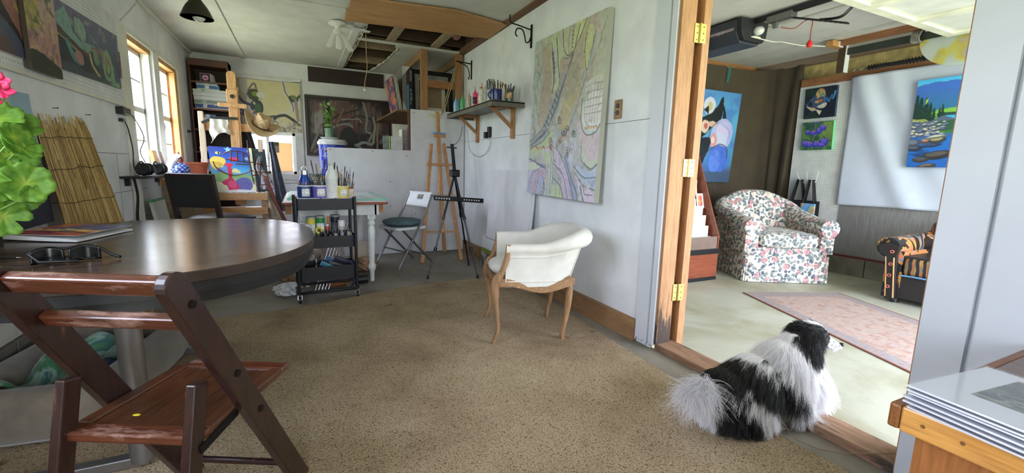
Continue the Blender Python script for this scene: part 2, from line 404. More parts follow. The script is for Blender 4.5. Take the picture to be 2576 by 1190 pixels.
cc = mix(nt, g.outputs[0], cc, (96, 76, 56))
nt.links.new(cc, bs.inputs['Base Color']); bs.inputs['Roughness'].default_value = 0.95; bs.inputs['Specular IOR Level'].default_value = 0.1
inv = node(nt, 'Math', operation='SUBTRACT'); inv.inputs[0].default_value = 1; nt.links.new(vo.outputs['Distance'], inv.inputs[1])
bumpn(nt, bs, inv.outputs[0], 0.55, 0.006); M_CARPET = m
b = MB(); rr = random.Random(3)
edge = [(-1.2, -1.9), (1.80, -1.9), (1.80, 0.6), (1.79, 0.8), (1.775, 1.2), (1.75, 1.57), (1.77, 2.06), (1.81, 2.7), (1.82, 3.3), (1.70, 3.86), (1.45, 3.93), (1.16, 3.92), (0.75, 3.86), (0.4, 3.74), (0.1, 3.62), (-0.3, 3.55), (-0.8, 3.5), (-1.2, 3.45)]
pl = []
for i in range(len(edge)):
    p, q = edge[i], edge[(i+1) % len(edge)]; n = max(1, int(math.hypot(q[0]-p[0], q[1]-p[1])/0.05)) if i > 0 else 1
    for j in range(n): pl.append((p[0]+(q[0]-p[0])*j/n+rr.uniform(-.006, .006), p[1]+(q[1]-p[1])*j/n+rr.uniform(-.006, .006)))
b.prism(pl, 0.0, 0.012); tag(b.build('carpet', M_CARPET), 'worn beige looped carpet covering the studio floor', 'carpet')
# left wall with the twin window; plank courses below
def wall(name, rects, x0, x1, m, axis='x'):
    b = MB()
    for a0, a1, z0, z1 in rects:
        if axis == 'x': b.bb(x0, x1, a0, a1, z0, z1)
        else: b.bb(a0, a1, x0, x1, z0, z1)
    return struct(b.build(name, m))
wall('wall_left', [(-2.1, 0.45, 0, 2.55), (0.45, 1.70, 0, 1.12), (0.45, 1.70, 2.2, 2.55), (1.70, 4.80, 0, 2.55), (4.80, 6.46, 0, 0.97), (4.80, 6.46, 2.14, 2.55), (6.46, 7.5, 0, 2.55)], -1.40, -1.26, M_WL)
wall('wall_back', [(-1.40, -0.77, 0, 2.55), (-0.77, -0.05, 0, 0.93), (-0.77, -0.05, 1.53, 2.55), (-0.05, 2.1, 0, 2.55)], 7.35, 7.49, M_WL, 'y')
wall('wall_right', [(-2.1, 0.68, 0, 2.55), (0.68, 1.97, 2.12, 2.55), (1.97, 7.5, 0, 2.55)], 1.94, 2.10, M_WR)
wall('wall_front', [(-1.4, -0.75, 0, 2.55), (-0.75, 0.36, 2.15, 2.55), (0.36, 2.1, 0, 2.55)], -2.1, -2.0, M_WR, 'y')
wall('wall_garage_front', [(2.1, 2.3, 0, 2.55), (2.3, 5.3, 2.18, 2.55), (5.3, 5.8, 0, 2.55)], -0.85, -0.7, M_WR, 'y')
wall('wall_garage_right', [(-0.85, 4.3, 0, 2.55)], 5.66, 5.8, P('bare_sheathing', (196, 174, 116), 0.8, var=0.15, vs=14))
wall('wall_garage_back', [(2.1, 5.8, 0, 2.55)], 4.2, 4.3, P('brown_panel_wall', (98, 76, 56), 0.8, var=0.1), 'y')
# seams of the wall boards (thin proud strips / dark joints) and the lower plank courses of the left wall
M_SEAM = P('dark_joint', (120, 116, 108), 0.9)
b = MB(); b.bb(1.9385, 1.9405, 1.97, 5.5, 1.418, 1.4215); struct(b.build('trim_1', M_SEAM))
b = MB()
for z in (0.84, 0.60): b.bb(-1.2615, -1.259, 2.0, 5.0, z, z+0.004)
b.bb(-1.2615, -1.259, 2.0, 4.78, 1.135, 1.139); b.bb(-1.2615, -1.259, 4.35, 4.354, 0.3, 1.13); b.bb(-1.2615, -1.259, 3.62, 3.623, 0.6, 0.84)
struct(b.build('trim_2', M_SEAM))
b = MB(); b.bb(-1.26, -1.225, -2.0, 6.3, 0.265, 0.365); struct(b.build('trim_3', P('whitewashed_ledger', (206, 200, 186), 0.7, var=0.12, vs=4)))
b = MB()
for i in range(16):
    y0 = -2.0+i*0.52; b.bb(-1.26, -1.205, y0+0.004, y0+0.516, 0.0, 0.262)
struct(b.build('baseboard_left', M_BLK, bevel=0.004))
b = MB(); b.bb(1.905, 1.94, 2.095, 5.44, 0.0, 0.145); o = struct(b.build('baseboard_right', M_FIRY, bevel=0.003))
b = MB(); b.tube([(-1.25, -2, 2.51), (-1.25, 7.34, 2.51)], 0.022, 8); struct(b.build('trim_4', M_TRIM2, smooth=60))
# ceiling: boards with a torn opening, battens over the joints
def jag(pts, step=0.06, a=0.014, seed=1):
    r = random.Random(seed); out = []
    for (x0, y0), (x1, y1) in zip(pts[:-1], pts[1:]):
        n = max(1, int(math.hypot(x1-x0, y1-y0)/step))
        for i in range(n): out.append((x0+(x1-x0)*i/n+r.uniform(-a, a), y0+(y1-y0)*i/n+r.uniform(-a, a)))
    return out+[pts[-1]]
b = MB()
b.prism([(-1.26, -2), (0.67, -2), (0.67, 4.80)]+jag([(0.67, 4.86), (0.665, 5.7), (0.64, 7.25)], seed=2)+[(0.64, 7.35), (-1.26, 7.35)], 2.52, 2.535)
b.prism([(0.67, -2), (1.94, -2), (1.94, 4.70), (0.67, 4.80)], 2.52, 2.535)
b.prism([(1.94, 5.49), (1.94, 7.35)]+[(1.02, 7.35)]+jag([(1.04, 7.2), (1.12, 6.5), (1.15, 5.75)], seed=4)+[(1.15, 5.66)], 2.52, 2.535)
struct(b.build('ceiling', M_CE))
M_PAPER = P('torn_board_edge', (196, 184, 160), 0.9, var=0.1)
b = MB(); b.tube([(x, y, 2.519) for x, y in jag([(1.05, 7.2), (1.12, 6.5), (1.15, 5.72)], 0.05, 0.012, 4)], [0.004+0.006*rr.random() for _ in range(len(jag([(1.05, 7.2), (1.12, 6.5), (1.15, 5.72)], 0.05, 0.012, 4)))], 6)
q = jag([(0.69, 4.9), (0.685, 5.7), (0.655, 7.2)], 0.05, 0.01, 9); b.tube([(x, y, 2.522) for x, y in q], [0.004+0.006*rr.random() for _ in q], 6); struct(b.build('trim_5', M_PAPER, smooth=60))
b = MB()
b.bb(-0.68, -0.62, -2, 7.35, 2.508, 2.521); b.bb(0.56, 0.64, 4.86, 7.3, 2.508, 2.521); b.bb(-1.2, 0.45, 4.56, 4.66, 2.506, 2.521); b.bb(1.1, 1.94, 5.56, 5.66, 2.508, 2.521)
b.bb(0.66, 1.94, 5.50, 5.535, 2.505, 2.53)
struct(b.build('trim_6', M_CE, bevel=0.004))
# roof space seen through the opening
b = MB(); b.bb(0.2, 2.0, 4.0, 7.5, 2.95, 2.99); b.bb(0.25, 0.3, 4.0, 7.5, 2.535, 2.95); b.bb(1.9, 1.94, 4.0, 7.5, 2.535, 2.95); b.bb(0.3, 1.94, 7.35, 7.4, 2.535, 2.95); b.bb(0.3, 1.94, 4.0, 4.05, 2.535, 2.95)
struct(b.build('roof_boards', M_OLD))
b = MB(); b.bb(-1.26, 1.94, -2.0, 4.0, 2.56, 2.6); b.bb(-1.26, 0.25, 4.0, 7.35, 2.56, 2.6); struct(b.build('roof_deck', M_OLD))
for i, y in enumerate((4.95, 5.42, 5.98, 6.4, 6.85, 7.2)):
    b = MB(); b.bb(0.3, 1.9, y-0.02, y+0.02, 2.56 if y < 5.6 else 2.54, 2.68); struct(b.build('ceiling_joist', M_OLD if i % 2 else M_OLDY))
b = MB(); b.bar((1.02, 4.75, 2.555), (1.02, 5.62, 2.545), 0.09, 0.03); struct(b.build('ceiling_joist', M_OLDY))
b = MB(); b.bar((1.545, 4.72, 2.555), (1.545, 5.62, 2.545), 0.09, 0.03); struct(b.build('ceiling_joist', M_OLDY))
b = MB(); b.bb(1.865, 1.94, 2.8, 5.6, 2.50, 2.555); struct(b.build('trim_7', WOOD('dark_wall_plate', (84, 56, 38), (124, 86, 58), 'y', 0.7), bevel=0.003))
b = MB()
for k in range(5): b.ball((1.78+0.05*rr.uniform(-1, 1), 4.95+k*0.07, 2.70+0.03*rr.uniform(-1, 1)), (0.07, 0.06, 0.09), 12, 8)
o = tag(b.build('insulation', P('pink_insulation', (176, 128, 122), 0.95, var=0.2, vs=20, bump=0.6, bs=90), smooth=180), 'pink insulation wool bulging in the open ceiling bay', 'insulation', kind='stuff')
b = MB(); b.prism(jag([(1.9, 4.17), (1.34, 4.04), (0.77, 4.12), (0.46, 4.12)], 0.25, 0.012, 6)+[(0.455, 4.86), (1.93, 4.69)], 2.496, 2.508)
tag(b.build('plywood_sheet', WOOD('orange_plywood', (158, 112, 66), (196, 148, 96), 'x', 0.7, scale=0.6)), 'orange plywood sheet patched across the ceiling beside the open joists', 'plywood')
b = MB(); b.bb(0.16, 1.24, 7.33, 7.35, 2.29, 2.50); struct(b.build('trim_8', P('dark_brown_header_board', (52, 38, 34), 0.7)))
# twin window in the left wall: sashes set back in the opening, pine casing round them
M_GL = GLASS('window_glass')
def sash(name, y0, y1, z0, z1, x=-1.345, midz=1.55):
    b = MB(); t = 0.035
    for (p0, p1, q0, q1) in ((y0, y0+t, z0, z1), (y1-t, y1, z0, z1), (y0, y1, z0, z0+0.05), (y0, y1, z1-t, z1), (y0, y1, midz-0.025, midz+0.025)): b.bb(x-0.018, x+0.018, p0, p1, q0, q1)
    ym = (y0+y1)/2
    for zz0, zz1 in ((z0, midz), (midz, z1)):
        b.bb(x-0.01, x+0.01, ym-0.009, ym+0.009, zz0, zz1)
        zc = (zz0+zz1)/2; b.bb(x-0.01, x+0.01, y0, y1, zc-0.009, zc+0.009)
    o = struct(b.build(name, M_TRIM2, bevel=0.002)); g = MB(); g.bb(x-0.002, x+0.002, y0+t, y1-t, z0+.05, z1-t); g.build('pane', M_GL, o); return o
sash('window_1', 4.86, 5.46, 0.99, 2.08); sash('window_2', 5.74, 6.40, 0.99, 2.08)
b = MB(); b.bb(-1.385, -1.262, 5.46, 5.70, 0.97, 2.14); b.bb(-1.262, -1.235, 5.50, 5.68, 0.97, 2.13); struct(b.build('trim_9', M_TRIM, bevel=0.003))
b = MB(); b.bb(-1.385, -1.255, 4.80, 6.46, 2.085, 2.14); b.bb(-1.385, -1.25, 6.40, 6.46, 0.97, 2.10); b.bb(-1.30, -1.25, 6.36, 6.40, 0.97, 2.08); struct(b.build('trim_10', M_PINE, bevel=0.003))
b = MB(); b.bb(-1.258, -1.235, 4.78, 5.50, 2.125, 2.165); b.bb(-1.258, -1.235, 5.66, 6.50, 2.125, 2.165); b.bb(-1.26, -1.235, 6.46, 6.53, 0.95, 2.16); b.bb(-1.26, -1.240, 4.62, 4.80, 0.40, 2.16); struct(b.build('trim_11', M_TRIM2, bevel=0.003))
b = MB(); b.bb(-1.39, -1.17, 4.76, 6.52, 0.945, 0.972); struct(b.build('window_sill', M_TRIM2, bevel=0.004))
b = MB(); b.bb(-1.25, -1.23, 5.35, 5.75, 0.85, 0.945); struct(b.build('trim_12', M_PINE))
sash('window_3', 0.47, 1.68, 1.14, 2.18, midz=1.66)
# back window with casing
o = None
b = MB()
for (p0, p1, q0, q1) in ((-0.77, -0.73, 0.93, 1.53), (-0.09, -0.05, 0.93, 1.53), (-0.77, -0.05, 0.93, 0.97), (-0.77, -0.05, 1.49, 1.53), (-0.43, -0.395, 0.93, 1.53)): b.bb(p0, p1, 7.38, 7.42, q0, q1)
o = struct(b.build('window_4', M_TRIM, bevel=0.002)); g = MB(); g.bb(-0.73, -0.09, 7.398, 7.402, 0.97, 1.49); g.build('pane', M_GL, o)
b = MB(); b.bb(-0.05, 0.06, 7.33, 7.352, 0.84, 2.26); b.bb(-0.80, -0.05, 7.335, 7.352, 1.53, 1.56); b.bb(-0.95, 0.06, 7.32, 7.352, 0.845, 0.93); b.bb(-0.90, 0.02, 7.33, 7.352, 0.80, 0.845); b.bb(-0.80, 0.06, 7.33, 7.352, 2.245, 2.30); struct(b.build('trim_13', P('grey_white_casing', (205, 204, 198), 0.6), bevel=0.003))
# glazed door behind the camera, an unseen opening added for more daylight
b = MB()
for x0 in (-0.74,):
    for (p0, p1, q0, q1) in ((x0, x0+0.09, 0, 2.15), (x0+1.0, x0+1.09, 0, 2.15), (x0, x0+1.09, 0, 0.2), (x0, x0+1.09, 2.05, 2.15)): b.bb(p0, p1, -2.06, -2.02, q0, q1)
o = struct(b.build('door_added', M_TRIM)); g = MB(); g.bb(-0.66, 0.27, -2.042, -2.038, 0.2, 2.05); g.build('pane', M_GL, o)
M_JAMB = WOOD('rotted_foot_jamb', (146, 100, 62), (184, 136, 92), 'z', 0.6)
nt = M_JAMB.node_tree; bs = [q for q in nt.nodes if q.type == 'BSDF_PRINCIPLED'][0]; src = bs.inputs['Base Color'].links[0].from_socket
sp = node(nt, 'SeparateXYZ'); nt.links.new(coords(nt), sp.inputs[0]); zz = node(nt, 'MapRange', i_1=0.42, i_2=0.10, i_3=0.0, i_4=0.42); nt.links.new(sp.outputs['Z'], zz.inputs[0])
ad = node(nt, 'Math', operation='ADD'); nt.links.new(zz.outputs[0], ad.inputs[0]); nt.links.new(noise(nt, coords(nt, (22, 22, 3)), 2, 5, .65), ad.inputs[1]); th = node(nt, 'MapRange', i_1=0.66, i_2=0.80); nt.links.new(ad.outputs[0], th.inputs[0])
nt.links.new(mix(nt, th.outputs[0], src, (58, 42, 32)), bs.inputs['Base Color'])
# the passage between the rooms: casings, raw jamb with its slot, worn sill
M_RAG = P('painted_casing', (208, 212, 219), 0.45, var=0.02, vs=3)
def ragged(x0, x1, y0, y1, z1, seed):
    r = random.Random(seed); n = 10; poly = [(y0, z1), (y1, z1)] + [(y1-(y1-y0)*i/n, 0.012+r.uniform(0.0, 0.035)) for i in range(n+1)]
    M = Matrix(((0, 0, 1, 0), (1, 0, 0, 0), (0, 1, 0, 0), (0, 0, 0, 1))); return MB().prism(poly, x0, x1, M)
struct(ragged(1.918, 1.945, 1.985, 2.09, 2.5, 1).build('trim_14', M_RAG)); struct(ragged(1.922, 1.945, 1.935, 1.975, 2.5, 2).build('trim_15', M_RAG))
struct(ragged(1.915, 1.945, 0.57, 0.69, 2.5, 3).build('trim_16', M_RAG)); struct(ragged(1.918, 1.945, 0.30, 0.556, 2.5, 4).build('trim_17', M_RAG))
b = MB(); b.bb(1.935, 2.045, 1.915, 1.968, 0.04, 2.12); struct(b.build('door_2', M_JAMB, bevel=0.002)); jamb = bpy.data.objects['door_2']
b = MB(); b.bb(2.045, 2.10, 1.95, 1.968, 0.04, 2.12); struct(b.build('trim_18', WOOD('dark_door_rebate', (104, 66, 34), (138, 92, 50), 'z', 0.6)))
b = MB(); b.bb(2.095, 2.15, 1.905, 1.968, 0.02, 2.12); struct(b.build('trim_19', M_FIR, bevel=0.002))
b = MB(); b.bb(1.935, 2.15, 0.68, 0.70, 0.03, 2.12); struct(b.build('trim_20', M_FIR))
M_BRASS = P('brass_hinge_metal', (206, 186, 110), 0.35, 0.9, var=0.08)
for z in (1.88, 1.126, 0.365):
    b = MB(); b.bb(2.035, 2.075, 1.910, 1.914, z-0.052, z+0.052); b.bb(2.075, 2.115, 1.902, 1.906, z-0.052, z+0.052); b.tube([(2.075, 1.908, z-0.054), (2.075, 1.908, z+0.054)], 0.007, 10)
    h = b.build('hinge', M_BRASS, jamb, bevel=0.001)
    s = MB()
    for dx in (2.055, 2.095):
        for dz in (-0.035, 0, 0.035): s.cyl((dx, 1.909 if dx < 2.07 else 1.901, z+dz), (dx, 1.913 if dx < 2.07 else 1.905, z+dz), 0.004, n=8)
    s.build('screw', P('dark_screw', (80, 66, 40), 0.4, 0.8), h)
b = MB(); n = 40
def silltop(u, v): return V(1.945+v*0.14+0.004*math.sin(u*37), 0.69+u*1.25, 0.043+0.004*math.sin(u*23)*math.sin(v*3)-(0.006 if v > 0.8 else 0))
b.bb(1.945, 2.09, 0.69, 1.94, 0.0, 0.043); struct(b.build('trim_21', WOOD('weathered_sill', (118, 92, 70), (172, 132, 104), 'y', 0.7, wear=(66, 54, 44), wearamt=1.0, bump=0.5), bevel=0.004))
# garage ceiling and upper fittings
b = MB(); b.bb(2.1, 5.8, -0.85, 4.3, 2.50, 2.53); struct(b.build('ceiling_garage', wallmat('garage_ceiling_board', (206, 202, 194), (150, 140, 126), 0.4)))
b = MB()
for x in (2.9, 4.1, 4.92): b.bb(x, x+0.05, -0.8, 4.15, 2.488, 2.502)
struct(b.build('trim_22', P('grey_white_batten', (190, 186, 178), 0.8), bevel=0.004))
b = MB(); b.bb(2.1, 5.6, 4.11, 4.16, 2.44, 2.50); struct(b.build('trim_23', M_FIRX))
b = MB(); b.bb(5.56, 5.66, -0.7, 4.1, 2.42, 2.50); struct(b.build('trim_24', WOOD('grey_top_plate', (112, 94, 78), (150, 128, 108), 'y', 0.8)))
b = MB(); b.bb(5.52, 5.66, -0.7, 3.46, 2.15, 2.235); struct(b.build('trim_25', WOOD('brown_wall_beam', (120, 78, 50), (162, 110, 72), 'y', 0.7, wear=(88, 62, 46))))
b = MB()
for i in range(12):
    y0 = -0.7+i*0.4; b.bb(5.45, 5.66, y0+0.004, y0+0.396, 0.0, 0.205)
struct(b.build('baseboard_garage', M_BLK, bevel=0.004))
b = MB(); b.bb(5.47, 5.56, -0.7, 3.4, 0.205, 0.222); struct(b.build('trim_26', P('oxblood_sill_strip', (96, 34, 34), 0.6)))
m, nt, bs = nmat('foil_faced_insulation'); v = coords(nt, (3, 3, 60)); n = noise(nt, coords(nt, (60, 60, 2.2)), 3, 4, .7)
nt.links.new(ramp(nt, [(0.3, (128, 124, 120)), (0.7, (172, 170, 168))], n), bs.inputs['Base Color']); bs.inputs['Metallic'].default_value = 0.55; bs.inputs['Roughness'].default_value = 0.42; bumpn(nt, bs, n, 0.25, 0.004)
b = MB(); b.bb(5.52, 5.55, -0.7, 2.86, 0.222, 0.86); struct(b.build('wall_panel', m))
# concrete strip grime, floor paint drips handled by the materials; a grey mat under the big easel
b = MB(); b.bb(-0.95, -0.12, 4.75, 6.2, 0.0, 0.006); m, nt, bs = nmat('grey_woven_mat'); ck = node(nt, 'TexChecker'); ck.inputs['Scale'].default_value = 90
nt.links.new(coords(nt), ck.inputs['Vector']); ck.inputs[1].default_value = (*lin((128, 122, 112)), 1); ck.inputs[2].default_value = (*lin((98, 92, 84)), 1); nt.links.new(ck.outputs[0], bs.inputs['Base Color']); bs.inputs['Roughness'].default_value = 0.9
tag(b.build('floor_mat', m), 'flat grey woven mat on the concrete under the easel', 'mat')
# ================================================================ foreground left: table, folding chair, dog bed, plant
random.seed(5)
M_BLACK = P('black_plastic', (22, 22, 24), 0.4)
M_STEEL = P('brushed_steel', (150, 150, 152), 0.35, 0.9, var=0.08)
M_CHROME = P('chrome', (205, 205, 210), 0.15, 1.0, var=0.02)
def supell(a, b, n=96, e=2.3):
    return [(a*math.copysign(abs(math.cos(t))**(2/e), math.cos(t)), b*math.copysign(abs(math.sin(t))**(2/e), math.sin(t))) for t in (2*PI*i/n for i in range(n))]
m, nt, bs = nmat('dark_walnut_laminate'); c = coords(nt, (1.0, 7.5, 7.5), rot=(0, 0, math.radians(24)))
n = noise(nt, c, 1.5, 7, 0.62, 1.6); n2 = noise(nt, coords(nt, (3, 70, 70), rot=(0, 0, math.radians(24))), 2, 3)
col = ramp(nt, [(0.36, (20, 15, 13)), (0.48, (52, 38, 31)), (0.56, (84, 64, 50)), (0.66, (128, 102, 80))], n); col = mix(nt, 0.3, col, ramp(nt, [(0.3, (40, 30, 26)), (0.7, (120, 94, 74))], n2))
nt.links.new(col, bs.inputs['Base Color']); rn = node(nt, 'MapRange', i_3=0.15, i_4=0.27); nt.links.new(noise(nt, coords(nt), 9, 5), rn.inputs[0]); nt.links.new(rn.outputs[0], bs.inputs['Roughness'])
bs.inputs['Specular IOR Level'].default_value = 0.35; bumpn(nt, bs, noise(nt, coords(nt, (9, 30, 9), rot=(0, 0, math.radians(24))), 3, 2), 0.05, 0.003); M_LAM = m
TX, TY, TA, TB = -0.600, 2.41, 0.645, 0.80
t = thing('dining_table', 'large rounded dark walnut laminate table on a steel pedestal', 'table', (TX, TY, 0))
b = MB(); b.prism(supell(TA, TB), 0.712, 0.75); b.fm = [0, 0]+[1]*(len(b.f)-2); b.build('tabletop', [M_LAM, P('dark_laminate_edge', (58, 46, 40), .35, var=.12, vs=9)], t, smooth=30, bevel=0.003)
b = MB(); b.prism(supell(TA-0.004, TB-0.004), 0.678, 0.712); b.prism(supell(TA-0.016, TB-0.016), 0.668, 0.684)
b.prism(supell(TA-0.022, TB-0.022), 0.640, 0.672); b.build('ribbed_edge', P('black_rubber_edge', (30, 30, 32), 0.45, var=0.2, vs=60), t, smooth=30)
b = MB(); b.cyl((0.04, -0.55, 0.03), (0.04, -0.55, 0.64), 0.037, n=24); b.build('leg', M_STEEL, t, smooth=40)
b = MB(); b.cyl((0.04, 0.50, 0.03), (0.04, 0.50, 0.64), 0.037, n=24); b.build('leg', M_STEEL, t, smooth=40)
for y in (-0.55, 0.50):
    b = MB(); b.bb(-0.42, 0.06, y-0.022, y+0.022, 0.012, 0.05); b.build('foot_bar', M_STEEL, t, bevel=0.004)
b = MB(); b.bb(0.02, 0.06, -0.55, 0.5, 0.60, 0.64); b.build('apron_rail', M_BLACK, t)
# magazine: glossy book with a painted cover, opening slightly
A = Art(150, 110, (206, 86, 66), seed=3); A.vgrad([(0, (64, 108, 176)), (0.45, (70, 92, 170)), (0.62, (236, 196, 116)), (0.72, (206, 84, 68)), (1, (168, 60, 60))]).wobble(0.1)
A.poly([(0, 0), (0.34, 0), (0.12, 0.6), (0, 0.62)], (214, 92, 74)).curve([(0.1, 0.6), (0.4, 0.5), (0.8, 0.62), (1, 0.55)], 0.05, (246, 216, 130)).blot((40, 64, 130), 0.55, 0.7, 7, seed=9, op=.8).curve([(0.0, 0.8), (0.5, 0.7), (1, 0.82)], 0.05, (40, 44, 70)).blot((230, 120, 90), 0.6, 0.72, 12, seed=4, op=.7)
p0, p1, p2 = at(8, 606, 'z', 0.752), at(195, 610, 'z', 0.752), at(334, 580, 'z', 0.752)
ex = (p1-p0); ey = (p2-p1); ex.z = ey.z = 0
t = thing('magazine', 'thick paperback magazine with a blue, yellow and red painted cover', 'magazine', tuple(p0))
b = MB()
def page(u, v): return tuple(ex*u+ey*v+V(0, 0, 0.003+0.006*(1-u)**2))
for k in range(5): b.sheet(lambda u, v, k=k: V(*page(u, v))+V(0, 0, 0.004*k*(0.25+0.75*(1-u)**0.6)), 10, 6)
b.build('pages', P('white_page_block', (236, 236, 240), 0.6), t, solid=0.003)
canvas('cover', A, tuple(V(0, 0, 0.028)+ey*1.0), tuple(ex), tuple(-ey), 0.0015, parent=t, rough=0.25).rotation_euler = (0, 0, 0)
# sunglasses
q = at(170, 660, 'z', 0.75)
t = thing('sunglasses', 'black wraparound sunglasses lying folded on the table', 'sunglasses', tuple(q), math.radians(22)); t.scale = (1.3, 1.3, 1.3)
M_LENS = P('smoked_lens', (9, 9, 11), 0.22)
def lens(cx):
    b = MB(); b.sheet(lambda u, v: V(cx+0.029*math.cos(PI*(u-.5)*.98)*0+0.03*(2*u-1), -0.006*(2*u-1)**2*(1 if cx > 0 else 1)+0.02*(1-(2*u-1)**2)*0.3, 0.002+0.042*(v)*(1-0.25*abs(2*u-1)**3)), 10, 6); return b
for cx in (-0.034, 0.034): lens(cx).build('lens', M_LENS, t, smooth=180, solid=0.003)
b = MB(); b.tube([(-0.066, -0.002, 0.030), (-0.034, 0.008, 0.040), (0, 0.004, 0.036), (0.034, 0.008, 0.040), (0.066, -0.002, 0.030)], 0.0035, 8); b.tube([(-0.064, 0, 0.006), (-0.034, .006, 0.004), (-0.008, .004, 0.014), (0.008, .004, 0.014), (0.034, .006, .004), (.064, 0, .006)], 0.003, 8); b.build('rim', M_BLACK, t, smooth=60)
b = MB(); b.tube([(-0.066, -0.002, 0.03), (-0.05, -0.03, 0.012), (0.02, -0.028, 0.006)], 0.004, 8); b.build('temple', M_BLACK, t, smooth=60)
b = MB(); b.tube([(0.066, -0.002, 0.03), (0.085, -0.012, 0.012), (0.10, -0.03, 0.006)], 0.004, 8); b.build('temple', M_BLACK, t, smooth=60)
q = at(22, 652, 'z', 0.754)
t = thing('pen', 'slim dark pen lying near the table rim', 'pen', tuple(q)); b = MB(); b.cyl((-0.10, 0.01, 0.004), (0.02, 0, 0.004), 0.004, n=10); b.build('barrel', M_BLACK, t, smooth=40); b = MB(); b.cyl((0.02, 0, 0.004), (0.032, -0.001, 0.004), 0.003, 0.0008, n=10); b.build('tip', M_CHROME, t, smooth=40)
# wooden slatted folding chair, its back to us
M_MAH = WOOD('worn_mahogany', (32, 17, 15), (56, 30, 25), 'z', 0.34, wear=(122, 78, 60), wearamt=0.35, coat=0.3, bump=0.25)
M_MAHX = WOOD('worn_mahogany_slat', (62, 29, 19), (104, 57, 36), 'x', 0.26, wear=(160, 126, 112), wearamt=0.8, coat=0.35, bump=0.25)
M_MAHS = WOOD('worn_seat_boards', (52, 29, 18), (94, 56, 35), 'y', 0.3, wear=(140, 88, 60), wearamt=0.35, coat=0.3, bump=0.3)
M_DARKM = P('blackened_iron', (34, 32, 32), 0.5, 0.7)
RZ = math.radians(-27); T = at(425, 700, 'z', 0.85); X = V(math.cos(RZ), math.sin(RZ), 0)
O = T-X*0.19; O.z = 0
t = thing('wooden_folding_chair', 'worn mahogany wooden folding chair drawn up to the round table', 'chair', tuple(O), RZ)
zt = 0.85
def onrail(z): return 0.574*(zt-z)
def rail(x):
    b = MB(); d = V(0, onrail(0)-onrail(zt), -zt).normalized(); nrm = V(1, 0, 0).cross(d)
    top, bot = V(x, 0, zt+0.0), V(x, onrail(0), 0)
    prof = [(-0.014+0*i, 0) for i in range(0)]
    w, th = 0.034, 0.0135
    M = Matrix(((0, nrm.y*0, 0, 0),)*0) if False else None
    pts = [(w*math.cos(a), w*math.sin(a)) for a in [PI*i/10 for i in range(11)]]      # rounded head
    L = (bot-top).length
    poly = [(-w, -L+0.012), (w, -L+0.012)] + [(p[0], p[1]-w*0.3) for p in pts]
    M = Matrix(((0, 0, 1, x), (nrm.y, -d.y, 0, top.y), (nrm.z, -d.z, 0, top.z-0.012), (0, 0, 0, 1)))
    b.prism(poly, -th, th, M); return b
for x in (-0.19, 0.19):
    r = rail(x).build('side_rail', M_MAH, t, bevel=0.004)
    s = MB()
    for z in (0.78, 0.55, 0.40): s.cyl((x+(0.0135 if x > 0 else -0.0135), onrail(z), z), (x+(0.017 if x > 0 else -0.017), onrail(z), z), 0.010, n=12)
    s.build('bolt', M_DARKM, r, smooth=40)
d = V(0, 0.574, -1).normalized(); up = -d; nn = V(0, -d.z, d.y)
for z, h in ((0.828, 0.046), (0.725, 0.036)):
    b = MB(); c0 = V(0, onrail(z), z); b.bar(c0-V(0.176, 0, 0), c0+V(0.176, 0, 0), 0.026, h, up=tuple(up)); b.build('back_slat', M_MAHX, t, bevel=0.005)
for x in (-0.160, 0.160):
    b = MB(); b.bar((x, -0.03, 0.0), (x, 0.088, 0.565), 0.026, 0.044, up=(0, 1, 0)); b.build('rear_leg', M_MAH, t, bevel=0.004)
zs = 0.44
b = MB()
for k in range(7):
    x0 = -0.135+k*0.0386; b.bb(x0+0.0006, x0+0.0380, 0.10, 0.43, zs-0.016, zs-0.006)
b.build('seat_slats', M_MAHS, t, bevel=0.0012)
b = MB(); b.bb(-0.172, 0.172, 0.055, 0.105, zs-0.024, zs); b.build('seat_rear_rail', M_MAHX, t, bevel=0.005)
b = MB(); b.bb(-0.150, 0.172, 0.425, 0.475, zs-0.024, zs); b.build('seat_front_rail', M_MAHX, t, bevel=0.008)
for x in (-0.155, 0.155): b = MB(); b.bb(x-0.018, x+0.018, 0.10, 0.43, zs-0.024, zs); b.build('seat_side_rail', M_MAHS, t, bevel=0.004)
b = MB(); b.cyl((-0.19, onrail(0.10), 0.10), (0.19, onrail(0.10), 0.10), 0.011, n=12); b.build('stretcher', M_MAH, t, smooth=40)
b = MB(); b.cyl((-0.16, -0.012, 0.09), (0.16, -0.012, 0.09), 0.010, n=12); b.build('stretcher', M_MAH, t, smooth=40)
for x in (-0.176, 0.176): b = MB(); b.bar((x, 0.06, 0.405), (x, 0.20, 0.425), 0.006, 0.022); b.build('hinge_strap', M_DARKM, t, bevel=0.002)
b = MB(); b.lathe([(0, 0), (0.008, 0.0), (0.006, 0.001), (0, 0.001)], 9, (-0.06, 0.15, zs-0.0058), sx=1.3, sy=0.7); b.build('paint_spot', P('yellow_paint', (226, 206, 40), 0.4), t)
